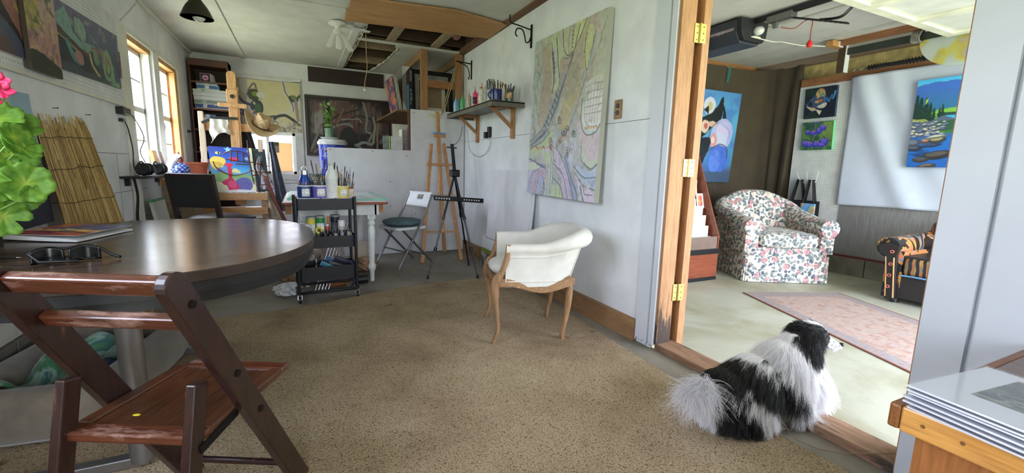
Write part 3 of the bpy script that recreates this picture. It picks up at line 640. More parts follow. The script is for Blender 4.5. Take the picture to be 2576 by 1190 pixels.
# dog bed with a blanket, under the table
M_FLEE = P('beige_fleece', (116, 106, 91), 0.95, var=0.12, vs=9, bump=0.5, bs=120, sheen=0.4)
t = thing('dog_bed', 'beige fleece bolster dog bed under the round table', 'dog bed', (-0.93, 2.56, 0.0125), math.radians(-8))
def rr_path(a, c, r, n=10):
    out = []
    for cx, cy, a0 in ((a-r, c-r, 0), (-a+r, c-r, 90), (-a+r, -c+r, 180), (a-r, -c+r, 270)):
        for i in range(n+1):
            q = math.radians(a0+90*i/n); out.append((cx+r*math.cos(q), cy+r*math.sin(q)))
    return out
pp = rr_path(0.225, 0.40, 0.13); b = MB(); b.tube([(x, y, 0.118) for x, y in pp], 0.072, 14, closed=True); o = b.build('bolster', M_FLEE, t, smooth=180)
for v_ in o.data.vertices: v_.co.z = 0.118+(v_.co.z-0.118)*1.55+0.006*math.sin(v_.co.y*23)+0.005*math.sin(v_.co.x*31)
b = MB(); b.prism(rr_path(0.22, 0.40, 0.12), 0.0, 0.03); b.sheet(lambda u, v: V(-0.21+0.42*u, -0.38+0.76*v, 0.05+0.035*math.sin(PI*u)*math.sin(PI*v)+0.006*math.sin(17*u+9*v)), 18, 24); b.build('cushion', M_FLEE, t, smooth=60)
m, nt, bs = nmat('green_tie_dye_blanket'); n = noise(nt, coords(nt), 5.5, 4, 0.6, 0.8)
nt.links.new(ramp(nt, [(0.30, (34, 84, 52)), (0.43, (70, 126, 84)), (0.5, (148, 176, 158)), (0.56, (60, 110, 104)), (0.66, (90, 140, 96)), (0.75, (40, 56, 72))], n), bs.inputs['Base Color']); bs.inputs['Roughness'].default_value = 0.95; bs.inputs['Sheen Weight'].default_value = 0.4
bumpn(nt, bs, noise(nt, coords(nt), 60, 3), 0.4, 0.006)
def blan(u, v):
    x, y = -0.19+0.36*u, -0.30+0.56*v
    return V(x, y, 0.10+0.045*math.sin(9*u+3*math.sin(4*v))*math.cos(7*v)+0.03*math.sin(13*v+5*u)+0.03*math.sin(PI*u)*math.sin(PI*v))
b = MB(); b.sheet(blan, 36, 44); o = b.build('blanket', m, None, smooth=180, solid=0.012); o.location = (-0.93, 2.56, 0.048); o.rotation_euler = (0, 0, math.radians(-8)); tag(o, 'crumpled green and teal tie-dye blanket inside the dog bed', 'blanket')
b = MB(); b.sheet(lambda u, v: V(-0.06+0.12*u, -0.06+0.12*v, 0.03*math.sin(PI*u)*math.sin(PI*v)+0.012*math.sin(11*u)*math.cos(9*v)), 14, 14); o = b.build('dog_toy', P('navy_white_plush', (44, 48, 66), 0.95, var=0.6, vs=38), None, smooth=180, solid=0.03); o.location = (-0.83, 2.38, 0.185); tag(o, 'small navy speckled plush lump on the green blanket', 'toy')
# potted geranium at the table's left rim
PX, PY = -1.02, 1.93
t = thing('potted_geranium', 'potted geranium with scalloped green leaves and a pink flower head', 'plant', (PX, PY, 0.75))
b = MB(); b.lathe([(0, 0), (0.05, 0), (0.075, 0.12), (0.08, 0.12), (0.08, 0.14), (0.07, 0.14), (0.065, 0.11), (0, 0.11)], 24); b.build('flowerpot', P('terracotta', (178, 96, 64), 0.8, var=0.1), t, smooth=40)
m, nt, bs = nmat('geranium_leaf'); a = node(nt, 'Attribute'); a.attribute_name = 'rad'
n = noise(nt, coords(nt), 60, 4)
col = ramp(nt, [(0.0, (196, 214, 92)), (0.30, (134, 180, 52)), (0.62, (96, 150, 44)), (0.72, (120, 168, 56)), (1.0, (112, 164, 58))], a.outputs['Fac']); col = mix(nt, 0.22, col, ramp(nt, [(0.35, (60, 110, 36)), (0.7, (170, 200, 90))], n))
nt.links.new(col, bs.inputs['Base Color']); bs.inputs['Roughness'].default_value = 0.5
tr = node(nt, 'BsdfTranslucent'); nt.links.new(col, tr.inputs[0]); mx = node(nt, 'MixShader', i_0=0.4); out = [q for q in nt.nodes if q.type == 'OUTPUT_MATERIAL'][0]
nt.links.new(bs.outputs[0], mx.inputs[1]); nt.links.new(tr.outputs[0], mx.inputs[2]); nt.links.new(mx.outputs[0], out.inputs[0]); bumpn(nt, bs, n, 0.3, 0.002); M_LEAF = m
def leaf(c, R, nrm, spin, name='leaf', parent=None):
    nrm = Vector(nrm).normalized(); x = nrm.orthogonal().normalized(); x = Matrix.Rotation(spin, 3, nrm) @ x; y = nrm.cross(x)
    vs = [Vector(c)]; rad = [0.0]; na, nr = 63, 6
    for j in range(1, nr+1):
        for i in range(na):
            a = 2*PI*i/na; f = j/nr
            lobe = 1+0.07*abs(math.cos(3.5*a))*f*f*2-.07*f+0.025*math.cos(28*a)*f**3
            notch = 1-0.55*math.exp(-((a-PI)/0.22)**2)*f
            r = R*f*lobe*notch; z = R*(0.30*f*f+0.055*f*math.cos(7*a)-0.10*f**4*math.cos(14*a)*.5)
            vs.append(Vector(c)+x*r*math.cos(a)+y*r*math.sin(a)+nrm*z); rad.append(f*(0.85+0.15*math.cos(7*a)**2))
    fs = [(0, 1+i, 1+(i+1) % na) for i in range(na)]
    for j in range(nr-1):
        for i in range(na): fs.append((1+j*na+i, 1+(j+1)*na+i, 1+(j+1)*na+(i+1) % na, 1+j*na+(i+1) % na))
    b = MB(); b.add(vs, fs); o = b.build(name, M_LEAF, parent, smooth=180, solid=0.0008)
    at_ = o.data.attributes.new('rad', 'FLOAT', 'POINT'); at_.data.foreach_set('value', rad); return o
stem = MB()
LV = [(22, 318, .066, (.55, -.6, .75), 0.3), (-12, 300, .06, (.3, -.7, .8), 1.7), (18, 392, .062, (.6, -.7, .45), 1.2), (52, 372, .045, (.7, -.5, .6), 4.2), (64, 462, .058, (.5, -.85, .2), 2.2), (18, 500, .064, (.55, -.8, .3), 3.0), (45, 425, .043, (.75, -.4, .5), 5.2), (8, 545, .056, (.5, -.85, .0), 5.0), (-20, 430, .06, (.4, -.8, .4), .4), (78, 492, .03, (.7, -.7, .1), 0.1), (-45, 360, .065, (.4, -.7, .6), 2.9), (-40, 500, .06, (.4, -.8, .2), 1.9), (30, 450, .05, (.4, -.6, .7), 3.6), (0, 462, .055, (.5, -.8, .3), 2.6), (35, 345, .04, (.8, -.4, .4), 1.1)]
for i, (px, py, R, nrm, sp) in enumerate(LV):
    yv = 1.87-0.022*(i % 5); q = at(px, py, 'y', yv)-V(PX, PY, 0.75); leaf(q, R, nrm, sp, 'leaf', t)
    stem.tube([(0.01*math.sin(i), 0.01*math.cos(i), 0.10), tuple(q*0.5+V(-0.02, 0, 0.03)), tuple(q-Vector(nrm).normalized()*0.004)], [0.004, 0.003, 0.002], 6)
fq = at(8, 228, 'y', 1.84)-V(PX, PY, 0.75); stem.tube([(0, 0, 0.1), tuple(fq*0.55+V(-.03, 0, .05)), tuple(fq+V(0, 0, -.02))], [0.004, 0.003, 0.003], 6)
stem.build('stem', P('green_stem', (120, 156, 70), 0.6), t, smooth=60)
b = MB(); rr = random.Random(11)
for k in range(6):
    c0 = fq+V(rr.uniform(-.035, .028), rr.uniform(-.02, .0), rr.uniform(-.03, .03)); n0 = V(rr.uniform(-.2, .9), -1, rr.uniform(-.2, .6)).normalized(); x = n0.orthogonal().normalized(); y = n0.cross(x)
    for j in range(5):
        a = 2*PI*j/5+k; d = x*math.cos(a)+y*math.sin(a); s2 = n0.cross(d)
        b.sheet(lambda u, v, c0=c0, d=d, s2=s2, n0=n0: c0+d*(0.004+0.026*v)+s2*(u-.5)*0.026*math.sin(PI*min(v*0.8+0.15, 1))+n0*(0.006*v*v+0.003*math.sin(6*u)), 5, 6)
b.build('flower_head', P('hot_pink_petal', (232, 52, 104), 0.5, var=0.15, vs=60, sub=0.1), t, smooth=180, solid=0.0006)
# pegboard with the hung pictures
def peg(name, rect, axis, xface, m, pitch, parent, into):
    """dark punched holes as shallow discs in the board face"""
    b = MB(); u0, u1, z0, z1 = rect; nu, nz = int((u1-u0)/pitch), int((z1-z0)/pitch)
    for i in range(nu):
        for j in range(nz):
            u, z = u0+(i+.5)*pitch, z0+(j+.5)*pitch; p = V(xface, u, z); n = 6; r = pitch*0.12
            b.add([p+V(into*0.0006, r*math.cos(2*PI*k/n), r*math.sin(2*PI*k/n)) for k in range(n)], [tuple(range(n))])
    return b.build(name, m, parent)
M_PEG = P('white_pegboard', (212, 212, 208), 0.6, var=0.05); M_HOLE = P('punched_hole', (52, 50, 48), 0.9)
t = thing('pegboard', 'white perforated pegboard fixed above the bamboo screen', 'pegboard', (-1.2585, 2.2, 1.52))
b = MB(); b.bb(0.0, 0.012, 0, 2.43, 0, 0.66); b.build('board', M_PEG, t)
peg('holes', (0.0, 2.43, 0.0, 0.66), 'x', 0.0122, M_HOLE, 0.0254, t, 1)
o = bpy.data.objects['holes']; o['kind'] = 'stuff'
b = MB(); b.bb(0.0, 0.018, 2.405, 2.43, 0, 0.66); b.bb(0, .016, 0, 2.43, -0.012, 0.012); b.build('edge_strip', M_TRIM2, t)
# reed screen leaning on the wall
m, nt, bs = nmat('reed_cane'); a = node(nt, 'Attribute'); a.attribute_name = 'tone'; n = noise(nt, coords(nt, (60, 60, 5)), 2, 4)
col = ramp(nt, [(0.0, (120, 88, 44)), (0.5, (170, 134, 76)), (1.0, (214, 186, 124))], a.outputs['Fac']); col = mix(nt, 0.3, col, ramp(nt, [(0.3, (96, 68, 34)), (0.7, (206, 176, 110))], n))
nt.links.new(col, bs.inputs['Base Color']); bs.inputs['Roughness'].default_value = 0.6
TL, TR, BL, BR = V(-1.215, 3.12, 1.29), V(-1.20, 3.70, 1.315), V(-1.12, 3.24, 0.0), V(-0.82, 3.26, 0.0)
b = MB(); tone = []; rr = random.Random(2); nz_ = V(0.7, -0.7, 0)
for layer in range(2):
    for i in range(74):
        u = (i+.5+rr.uniform(-.3, .3))/74; top = TL.lerp(TR, u); bot = BL.lerp(BR, u); off = nz_*(0.006*layer-0.014+0.003*rr.random())
        t0, t1 = (rr.uniform(-0.03, 0.05), 1-rr.uniform(-0.004, 0.05)) if layer == 0 else (rr.uniform(0.0, 0.5), 1-rr.uniform(0, 0.35))
        bow = V(0.02, -0.02, 0)
        pts = [top.lerp(bot, t0+(t1-t0)*k/6)+off+bow*math.sin(PI*(t0+(t1-t0)*k/6))+V(rr.uniform(-.0015, .0015), rr.uniform(-.0015, .0015), 0) for k in range(7)]
        pts[-1].z = max(pts[-1].z, 0.012); n0 = len(b.v); b.tube(pts, 0.0032, 5); tone += [rr.random()]*(len(b.v)-n0)
o = b.build('reed_screen', m, None, smooth=60); at_ = o.data.attributes.new('tone', 'FLOAT', 'POINT'); at_.data.foreach_set('value', tone); tag(o, 'tall bamboo reed screen leaning on the plaster wall beside the table', 'screen')
b = MB()
for s_ in (0.07, 0.2, 0.34, 0.47, 0.60, 0.73, 0.86):
    b.tube([TL.lerp(BL, s_).lerp(TR.lerp(BR, s_), u)+nz_*(-0.004)*(-1)*0.0+V(0.02, -0.02, 0)*math.sin(PI*s_)+V(0.004, -0.004, rr.uniform(-.006, .006)) for u in [k/12 for k in range(13)]], 0.0018, 5)
b.build('binding', P('dark_binding_wire', (70, 56, 38), 0.8), o)
b = MB(); b.sheet(lambda u, v: TL.lerp(TR, u).lerp(BL.lerp(BR, u), 0.03+0.95*v)+nz_*(-0.02)+V(0.02, -0.02, 0)*math.sin(PI*v), 6, 6); b.build('gap_shade_sheet', P('reed_gap_shade', (112, 82, 44), 0.8), o)  # brown sheet added behind the reeds as the shade in their gaps
# nails, charger bricks, cables by the window
for i, (px, py) in enumerate(((133, 272), (215, 289))):
    q = at(px, py, 'x', -1.26); t = thing('nail', ('bent iron nail in the plaster above the reed screen', 'iron nail in the plaster between the reed screen and the window')[i], 'nail', tuple(q)); b = MB(); b.cyl((-0.003, 0, 0), (0.03, -0.028, 0.0), 0.0022, n=6); b.build('shank', M_DARKM, t); b = MB(); b.cyl((0.03, -0.028, 0), (0.032, -0.03, 0), 0.004, n=8); b.build('nail_head', M_DARKM, t)
t = thing('power_adapter', 'black power adapter plugged in beside the window frame', 'adapter', (-1.26, 4.50, 1.42))
b = MB(); b.bb(0, 0.05, -0.07, 0.10, 0.02, 0.075); b.build('brick', M_BLACK, t, bevel=0.006); b = MB(); b.bb(0, 0.03, -0.03, 0.03, -0.035, -0.01); b.build('plug', M_BLACK, t, bevel=0.004)
b = MB(); b.tube(spline([(0.03, 0.10, 0.05), (0.04, 0.22, 0.0), (0.06, 0.32, -0.14), (0.03, 0.30, -0.26), (0.05, 0.33, -0.36), (0.04, 0.3, -0.42), (0.075, 0.30, -0.443)]), 0.004, 6); b.tube(spline([(0.02, 0.02, -0.02), (0.02, 0.10, -0.09), (0.03, 0.12, -0.24), (0.03, 0.11, -0.40), (0.075, 0.12, -0.443)]), 0.004, 6)
b.build('cable', M_BLACK, t, smooth=60)
t = thing('sill_shelf', 'narrow black shelf board under the window beside the adapter cables', 'shelf', (-1.26, 4.35, 0.945)); b = MB(); b.bb(0.0, 0.17, 0.0, 1.05, 0.0, 0.018); b.build('board', M_BLACK, t, bevel=0.002); b = MB(); b.bb(0, 0.03, .1, .14, -.06, 0); b.bb(0, 0.03, .9, .94, -.06, 0); b.build('bracket', M_BLACK, t)
def headset(x, y, lab, name='binoculars'):
    t = thing('headphones', lab, 'headphones', (x, y, 0.963))
    M = Matrix.Rotation(R90, 3, 'X')
    for dy in (-0.05, 0.06): b = MB(); b.lathe([(0, -0.022), (0.04, -0.022), (0.052, -0.01), (0.052, 0.01), (0.04, 0.022), (0, 0.022)], 18, (0, dy, 0.053), M); b.build('ear_cup', P('black_leatherette', (20, 20, 22), 0.35), t, smooth=40)
    b = MB(); b.tube(spline([(0, -0.075, 0.053), (-0.02, -0.08, 0.09), (-0.02, 0, 0.115), (-0.02, 0.08, 0.09), (0, 0.085, 0.053)]), 0.008, 8); b.build('headband', M_BLACK, t, smooth=60); return t
headset(-1.165, 4.62, 'black headphones on the narrow shelf nearer the adapter'); headset(-1.165, 5.02, 'black headphones on the narrow shelf by the pink wooden card')
b = MB()
for dy in (0, 0.035): b.tube(spline([(0, dy, 0), (0.01, dy+0.01, -0.15), (0.0, dy-0.01, -0.35), (0.02, dy+0.06, -0.52), (0.01, dy+0.1, -0.72), (0.05, dy+0.2, -0.93)]), 0.005, 6)
o = b.build('hanging_cable', M_BLACK, None, smooth=60); o.location = (-1.235, 4.57, 0.944); tag(o, 'two black cables dropping from the shelf down the wall', 'cable')
A = Art(60, 80, (206, 170, 150)); A.mott(.06, 8).ell(.5, .4, .2, .2, (180, 120, 110)).ell(.45, .36, .1, .08, (226, 190, 180)).ell(.6, .5, .1, .12, (150, 100, 96)).curve([(.3, .9), (.5, .6), (.7, .85)], .03, (120, 90, 70))
t = thing('greeting_card', 'pale pink flower card on a wooden block leaning in the window', 'card', (-1.235, 5.24, 0.972), math.radians(0)); b = MB(); b.box((0.0, 0.0, 0.105), (0.03, 0.13, 0.21), M=Matrix.Rotation(math.radians(-10), 3, 'Y')); b.build('block', M_PINE, t, bevel=0.003)
canvas('card_face', A, (0.036, -0.06, 0.20), (0, 0.12, 0), (-0.035*-1, 0, -0.19), 0.002, parent=t)
# little hen and planter on the far end of the sill
t = thing('ceramic_hen', 'small white ceramic hen with a blue lattice body', 'figurine', (-1.10, 5.52, 0.94)); q = MB()
m, nt, bs = nmat('blue_lattice_glaze'); c = coords(nt, (1, 1, 1), rot=(0.0, 0.78, 0.78)); ck = node(nt, 'TexVoronoi', feature='DISTANCE_TO_EDGE'); ck.inputs['Scale'].default_value = 34; ck.inputs['Randomness'].default_value = 0.05; nt.links.new(c, ck.inputs['Vector'])
nt.links.new(ramp(nt, [(0.08, (24, 30, 66)), (0.12, (96, 124, 204)), (0.4, (150, 166, 226))], ck.outputs['Distance']), bs.inputs['Base Color']); bs.inputs['Roughness'].default_value = 0.2
q.lathe([(0, 0), (0.05, 0), (0.075, 0.03), (0.08, 0.06), (0.065, 0.10), (0.03, 0.13), (0, 0.135)], 24, sx=1.0, sy=0.8); q.build('body', m, t, smooth=60)
q = MB(); q.tube(spline([(-0.04, 0, 0.03), (-0.09, 0, 0.06), (-0.07, 0, 0.14), (-0.02, 0, 0.19), (0.0, 0, 0.18)]), [0.02]*6+[0.035]*6+[0.04]*6+[0.03]*6+[0.02], 12); q.build('neck', P('white_glaze', (232, 230, 226), 0.25), t, smooth=60)
q = MB(); q.ball((0.005, -0.005, 0.155), (0.02, 0.02, 0.035)); q.ball((-0.01, 0, 0.22), (0.008, 0.006, 0.022)); q.build('comb', P('dark_red_glaze', (120, 40, 36), 0.3), t, smooth=60)
t = thing('planter', 'round terracotta planter of dry soil on the window ledge', 'planter', (-1.02, 5.78, 0.93)); b = MB(); b.lathe([(0, 0.0), (0.095, 0.0), (0.115, 0.13), (0.122, 0.13), (0.122, 0.15), (0.11, 0.15), (0.105, 0.12), (0, 0.12)], 28); b.build('pot', P('terracotta', (186, 92, 62), 0.75), t, smooth=40)
b = MB(); b.lathe([(0.104, 0.125), (0.05, 0.135), (0, 0.132)], 20); b.build('soil', P('dry_soil', (88, 66, 50), 0.95, var=0.3, vs=60, bump=1.0), t, smooth=60); b = MB(); b.lathe([(0, -0.012), (0.12, -0.012), (0.135, 0.004), (0.12, 0.0), (0, 0.0)], 28); b.build('saucer', P('clay_saucer', (206, 188, 172), 0.7), t, smooth=40)
t = thing('window_ledge', 'rough painted ledge board under the planter and hen', 'ledge', (-1.26, 5.38, 0.90)); b = MB(); b.bb(0.01, 0.36, 0.0, 0.62, 0.0, 0.018); b.build('board', P('spattered_board', (206, 196, 184), 0.6, var=0.25, vs=30), t, bevel=0.002); [MB().bb(0.02, 0.34, y_, y_+.03, -0.9, 0.0).build('support', M_OLDY, t) for y_ in (0.05, 0.54)]
t = thing('glass_bottle', 'dark purple glass bottle hung against the far window sash', 'bottle', (-1.318, 5.88, 1.24)); b = MB(); b.lathe([(0, 0), (0.035, 0.0), (0.04, 0.02), (0.045, 0.2), (0.042, 0.24), (0.038, 0.25), (0, 0.25)], 16); m, nt, bs = nmat('mottled_purple_glass'); nt.links.new(ramp(nt, [(.35, (30, 22, 66)), (.5, (96, 52, 96)), (.62, (140, 84, 60)), (.7, (40, 34, 110))], noise(nt, coords(nt), 22, 4)), bs.inputs[0]); bs.inputs['Roughness'].default_value = .15; b.build('body', m, t, smooth=40); b = MB(); b.tube([(0, 0, .25), (-0.01, 0, .31)], .003, 6); b.build('hanging_wire', M_DARKM, t)
t = thing('sketch_pad', 'white sketch pad with a green band leaning under the shelf', 'pad', (-1.16, 4.95, 0.0)); R_ = Matrix.Rotation(math.radians(-9), 3, 'Y'); b = MB(); b.box(R_ @ V(0.0, 0, 0.37)+V(0.09, 0, 0), (0.03, 0.36, 0.74), M=R_); b.build('pad_block', P('white_paper_pad', (200, 200, 198), 0.7), t); b = MB(); b.box(R_ @ V(0, 0, 0.745)+V(0.09, 0, 0), (0.032, 0.362, 0.02), M=R_); b.build('binding_strip', P('green_binding', (90, 150, 110), 0.5), t)
t = thing('wall_socket', 'cream wall plate with a black plug between window and bookcase', 'socket', (-1.26, 6.78, 1.40)); b = MB(); b.bb(0, 0.008, -0.03, 0.03, 0, 0.12); b.build('plate', M_TRIM2, t, bevel=0.002); b = MB(); b.bb(0.008, 0.05, -0.012, 0.012, 0.04, 0.07); b.build('plug', M_BLACK, t, bevel=0.003)
# ================================================================ far end of the studio
# tall bookcase in the corner with boxed puzzles
M_BKC = WOOD('dark_cherry_bookcase', (58, 32, 22), (96, 56, 36), 'z', 0.45)
BX0, BX1, BY0, BY1 = -1.235, -0.80, 7.03, 7.33
t = thing('bookcase', 'tall dark cherry bookcase standing in the corner by the window', 'bookcase', (BX0, BY0, 0))
w_, d_ = BX1-BX0, BY1-BY0
for x in (0, w_-0.02): b = MB(); b.bb(x, x+0.02, 0, d_, 0, 2.385); b.build('side_panel', M_BKC, t, bevel=0.002)
b = MB(); b.bb(0.02, w_-0.02, d_-0.012, d_, 0.05, 2.36); b.build('back_panel', P('dark_back_panel', (46, 28, 20), 0.6), t)
b = MB(); b.bb(0, w_, -0.005, d_, 2.30, 2.385); b.build('top_panel', M_BKC, t, bevel=0.004)
SHZ = (0.06, 0.36, 0.66, 0.96, 1.22, 1.51, 1.77, 2.11)
for z in SHZ: b = MB(); b.bb(0.02, w_-0.02, 0.005, d_-0.012, z-0.02, z); b.build('shelf', WOOD('cherry_shelf', (88, 50, 32), (128, 80, 52), 'x', 0.4), t, bevel=0.002)
A = Art(44, 40, (30, 26, 34)); A.ell(.5, .5, .30, .32, (216, 140, 190)).ell(.5, .5, .14, .15, (70, 40, 70)).ell(.4, .4, .07, .08, (244, 200, 226)).ell(.62, .4, .07, .08, (244, 200, 226)).ell(.5, .66, .08, .07, (236, 170, 210)); A.line([(0, .02), (1, .02)], .06, (226, 170, 180)).line([(.02, 0), (.02, 1)], .06, (226, 170, 180)).line([(.98, 0), (.98, 1)], .06, (226, 170, 180)).line([(0, .98), (1, .98)], .06, (226, 170, 180))
t = thing('greeting_card', 'small folded card with a pink flower on black, on the topmost open shelf', 'card', (-1.05, 7.10, 2.11)); canvas('front_leaf', A, (-0.075, 0, 0.112), (0.115, 0, 0), (0, 0, -0.108), 0.002, parent=t); b = MB(); b.add([(0.04, 0.001, 0.112), (0.075, 0.06, 0.10), (0.085, 0.06, 0.002), (0.04, 0.001, 0.004)], [(0, 1, 2, 3)]); b.build('back_leaf', P('pale_card', (206, 186, 186), 0.7), t, solid=0.002)
BOXC = [('blue_landscape_lid', [(60, 100, 160), (150, 190, 220), (220, 226, 230)]), ('pale_blue_lid', [(150, 190, 216), (90, 130, 180), (210, 220, 224)]), ('white_green_lid', [(206, 216, 206), (226, 230, 230), (150, 190, 130)]), ('white_lid', [(216, 222, 224), (200, 208, 214), (228, 230, 232)]), ('royal_blue_lid', [(44, 74, 150), (70, 104, 176), (206, 214, 226)]), ('pink_blue_lid', [(190, 150, 180), (60, 90, 160), (210, 200, 216)]), ('grey_green_lid', [(130, 150, 140), (96, 116, 110), (170, 186, 176)])]
def lidmat(n, cs):
    if n in _mats: return _mats[n]
    m, nt, b = nmat(n); k = noise(nt, coords(nt, (14, 4, 7)), 1.0, 1, .4); nt.links.new(ramp(nt, [(0.30, cs[1]), (0.40, cs[0]), (0.60, cs[0]), (0.66, cs[2])], k), b.inputs[0]); b.inputs['Roughness'].default_value = 0.4; _mats[n] = m; return m
def pbox(x, z, w, h, ci, lab, d=0.22, y=7.06):
    t = thing('puzzle_box', lab, 'box', (x, y, z), random.uniform(-.03, .03), 'boxed jigsaw puzzles on the bookcase'); m = lidmat(*BOXC[ci])
    b = MB(); b.bb(0.003, w-0.003, 0.003, d-0.003, 0, h*0.6); b.build('box_base', P('box_card', (206, 206, 204), 0.6), t); b = MB(); b.bb(0, w, 0, d, h*0.22, h-0.001); b.build('lid', m, t, bevel=0.0015)
z0 = 1.772
for i, (x, w, h, c, lab) in enumerate(((-1.20, .375, .056, 4, 'royal blue puzzle box, lowest of the big stack'), (-1.205, .37, .05, 6, 'grey-green puzzle box, second from the foot of the big stack'), (-1.205, .36, .05, 3, 'white puzzle box lying on the grey-green one'), (-1.21, .375, .048, 3, 'white puzzle box with a scuffed lid under the green-edged one'), (-1.21, .385, .04, 2, 'white and green puzzle box, widest of the big stack'))):
    pbox(x, z0, w, h, c, lab); z0 += h
pbox(-1.165, z0, .25, .05, 0, 'dark blue landscape puzzle box on top of the white and green one'); pbox(-1.17, z0+.05, .235, .05, 1, 'pale blue puzzle box crowning the stack')
z0 = 1.512
for i, (w, h, c, lab) in enumerate(((.19, .045, 6, 'grey-green small box, lowest of the short stack'), (.20, .05, 2, 'green and white small box in the short stack'), (.19, .05, 3, 'white small box in the short stack'), (.20, .045, 0, 'blue small box topping the short stack'))):
    pbox(-1.18, z0, w, h, c, lab); z0 += h
pbox(-1.19, 1.222, .34, .06, 3, 'white flat box on the shelf below the short stack'); pbox(-1.19, .962, .30, .09, 1, 'pale blue box low in the bookcase'); pbox(-1.19, 1.053, .26, .07, 5, 'pink and blue box low in the bookcase')
# big H-frame studio easel with its canvases
M_BEE = WOOD('beech_easel', (182, 132, 84), (214, 168, 118), 'z', 0.5, wear=(196, 190, 190), wearamt=0.35)
M_BEEX = WOOD('beech_crossbar', (176, 124, 76), (210, 162, 110), 'x', 0.5)
EY = 6.02
t = thing('studio_easel', 'large paint-spattered beech H-frame studio easel', 'easel', (-0.66, EY, 0))
b = MB(); b.prism([(-.045, .6), (.045, .6)]+[(.045*math.cos(PI*k/10), 2.06+.04*math.sin(PI*k/10)) for k in range(11)], -.03, 0, Matrix(((1, 0, 0, 0), (0, 0, 1, 0), (0, 1, 0, 0), (0, 0, 0, 1)))); b.build('mast', M_BEE, t, bevel=0.003)
b = MB(); b.bb(0.045, 0.06, -0.02, 0.01, 0.60, 1.93); b.build('mast_guide', M_BEE, t)
b = MB(); b.bb(-0.055, 0.055, -0.05, -0.03, 1.72, 1.90); b.bb(-0.14, 0.14, -0.075, -0.02, 1.70, 1.745); b.build('top_clamp', M_BEE, t, bevel=0.006)
b = MB(); b.lathe([(0, 0), (0.022, 0), (0.025, 0.01), (0.022, 0.025), (0, 0.028)], 5, (0, -0.05, 1.82), Matrix.Rotation(R90, 3, 'X')); b.build('knob', M_BLACK, t)
for x in (-0.315, 0.245): b = MB(); b.bb(x-0.025, x+0.025, -0.03, 0.02, 0.03, 1.64 if x < 0 else 1.36); b.build('upright', WOOD('painted_upright', (200, 176, 146), (222, 204, 184), 'z', .5, wear=(110, 140, 190), wearamt=.8), t, bevel=0.004)
b = MB(); b.bb(-0.33, 0.40, 0.022, 0.05, 1.44, 1.53); b.build('crossbar', M_BEEX, t, bevel=0.004)
b = MB(); b.bb(-0.34, 0.30, -0.16, -0.03, 0.725, 0.745); b.bb(-0.34, 0.30, -0.17, -0.15, 0.66, 0.745); b.build('canvas_tray', WOOD('paint_crusted_tray', (190, 140, 92), (212, 168, 120), 'x', .5), t, bevel=0.003)
b = MB()
for k in range(26): b.ball((random.uniform(-.33, .29), random.uniform(-.16, -.10), 0.746), (random.uniform(.012, .035), .014, .006), 8, 5)
b.build('dried_paint', P('dried_blue_white_paint', (120, 150, 206), 0.5, var=0.6, vs=30), t, smooth=180)
o = bpy.data.objects['dried_paint']; o['kind'] = 'stuff'
b = MB(); b.bb(-0.34, 0.30, -0.24, -0.02, 0.555, 0.575); b.bb(-0.34, 0.30, -0.25, -0.235, 0.50, 0.585); b.build('lower_shelf', M_BEEX, t, bevel=0.003)
b = MB(); b.bb(-0.33, 0.29, -0.04, 0.0, 0.36, 0.44); b.build('base_crossbar', M_BEEX, t, bevel=0.003)
for x in (-0.315, 0.245): b = MB(); b.bb(x-0.03, x+0.03, -0.30, 0.30, 0.0, 0.06); b.build('foot', M_BEE, t, bevel=0.004)
# the night-sky canvas on the tray, a dark one behind it
A = Art(150, 165, (44, 84, 176), seed=5); A.vgrad([(0, (30, 62, 158)), (.25, (40, 96, 200)), (.5, (82, 178, 236)), (.66, (120, 190, 220)), (.7, (236, 232, 196)), (1, (240, 236, 214))])
A.poly([(.5, 0), (.86, 0), (.95, .5), (.9, 1), (1, 1), (1, 0)], (236, 232, 188), .0).poly([(.9, 0), (1, 0), (1, 1), (.9, .9), (.96, .5)], (238, 234, 190))
st = [(.44+.10*math.cos(R90+k*PI/5)*(1 if k % 2 == 0 else .4), .06-.075*math.sin(R90+k*PI/5)*(1 if k % 2 == 0 else .4)) for k in range(10)]; A.poly(st, (150, 216, 244))
A.ell(.86, .16, .10, .11, (150, 196, 236)).ell(.82, .13, .08, .09, (40, 80, 180)).ell(.2, .14, .06, .03, (230, 224, 130)).ell(.22, .14, .02, .03, (60, 50, 40))
A.poly([(.0, .3), (.1, .22), (.3, .24), (.36, .32), (.28, .45), (.36, .5), (.3, .6), (.12, .52), (.03, .42)], (238, 208, 92), 1, 4).poly([(.0, .34), (.2, .33), (.3, .4), (.2, .42)], (196, 160, 60), .6, 3).ell(.25, .52, .13, .07, (110, 150, 220))
A.poly([(0, .62), (.25, .55), (.5, .60), (.75, .58), (1, .66), (1, .74), (0, .76)], (150, 196, 130), 1, 4).poly([(.42, .55), (.56, .46), (.68, .56)], (230, 224, 150), 1, 3)
A.poly([(.55, .72), (.7, .66), (.86, .68), (.93, .8), (.86, .93), (.6, .94), (.5, .84)], (104, 104, 172), 1, 4).curve([(.74, .80), (.80, .76), (.84, .82), (.78, .86)], .012, (70, 70, 130))
A.poly([(.38, .68), (.30, .72), (.22, .76), (.25, .82), (.33, .85), (.36, .95), (.46, 1.0), (.56, .95), (.6, .86), (.52, .74), (.45, .66)], (212, 40, 92), 1, 4).poly([(.38, .38), (.46, .36), (.48, .56), (.46, .68), (.39, .68)], (214, 40, 84), 1, 3).ell(.42, .39, .10, .04, (220, 44, 84)).ell(.45, .82, .10, .08, (232, 92, 140), .3, .8)
A.poly([(.42, .25), (.56, .22), (.68, .25), (.56, .32), (.46, .29)], (216, 60, 110), 1, 4).poly([(.3, .95), (.6, .92), (1, .95), (1, 1), (.2, 1)], (236, 236, 240), .9, 3)
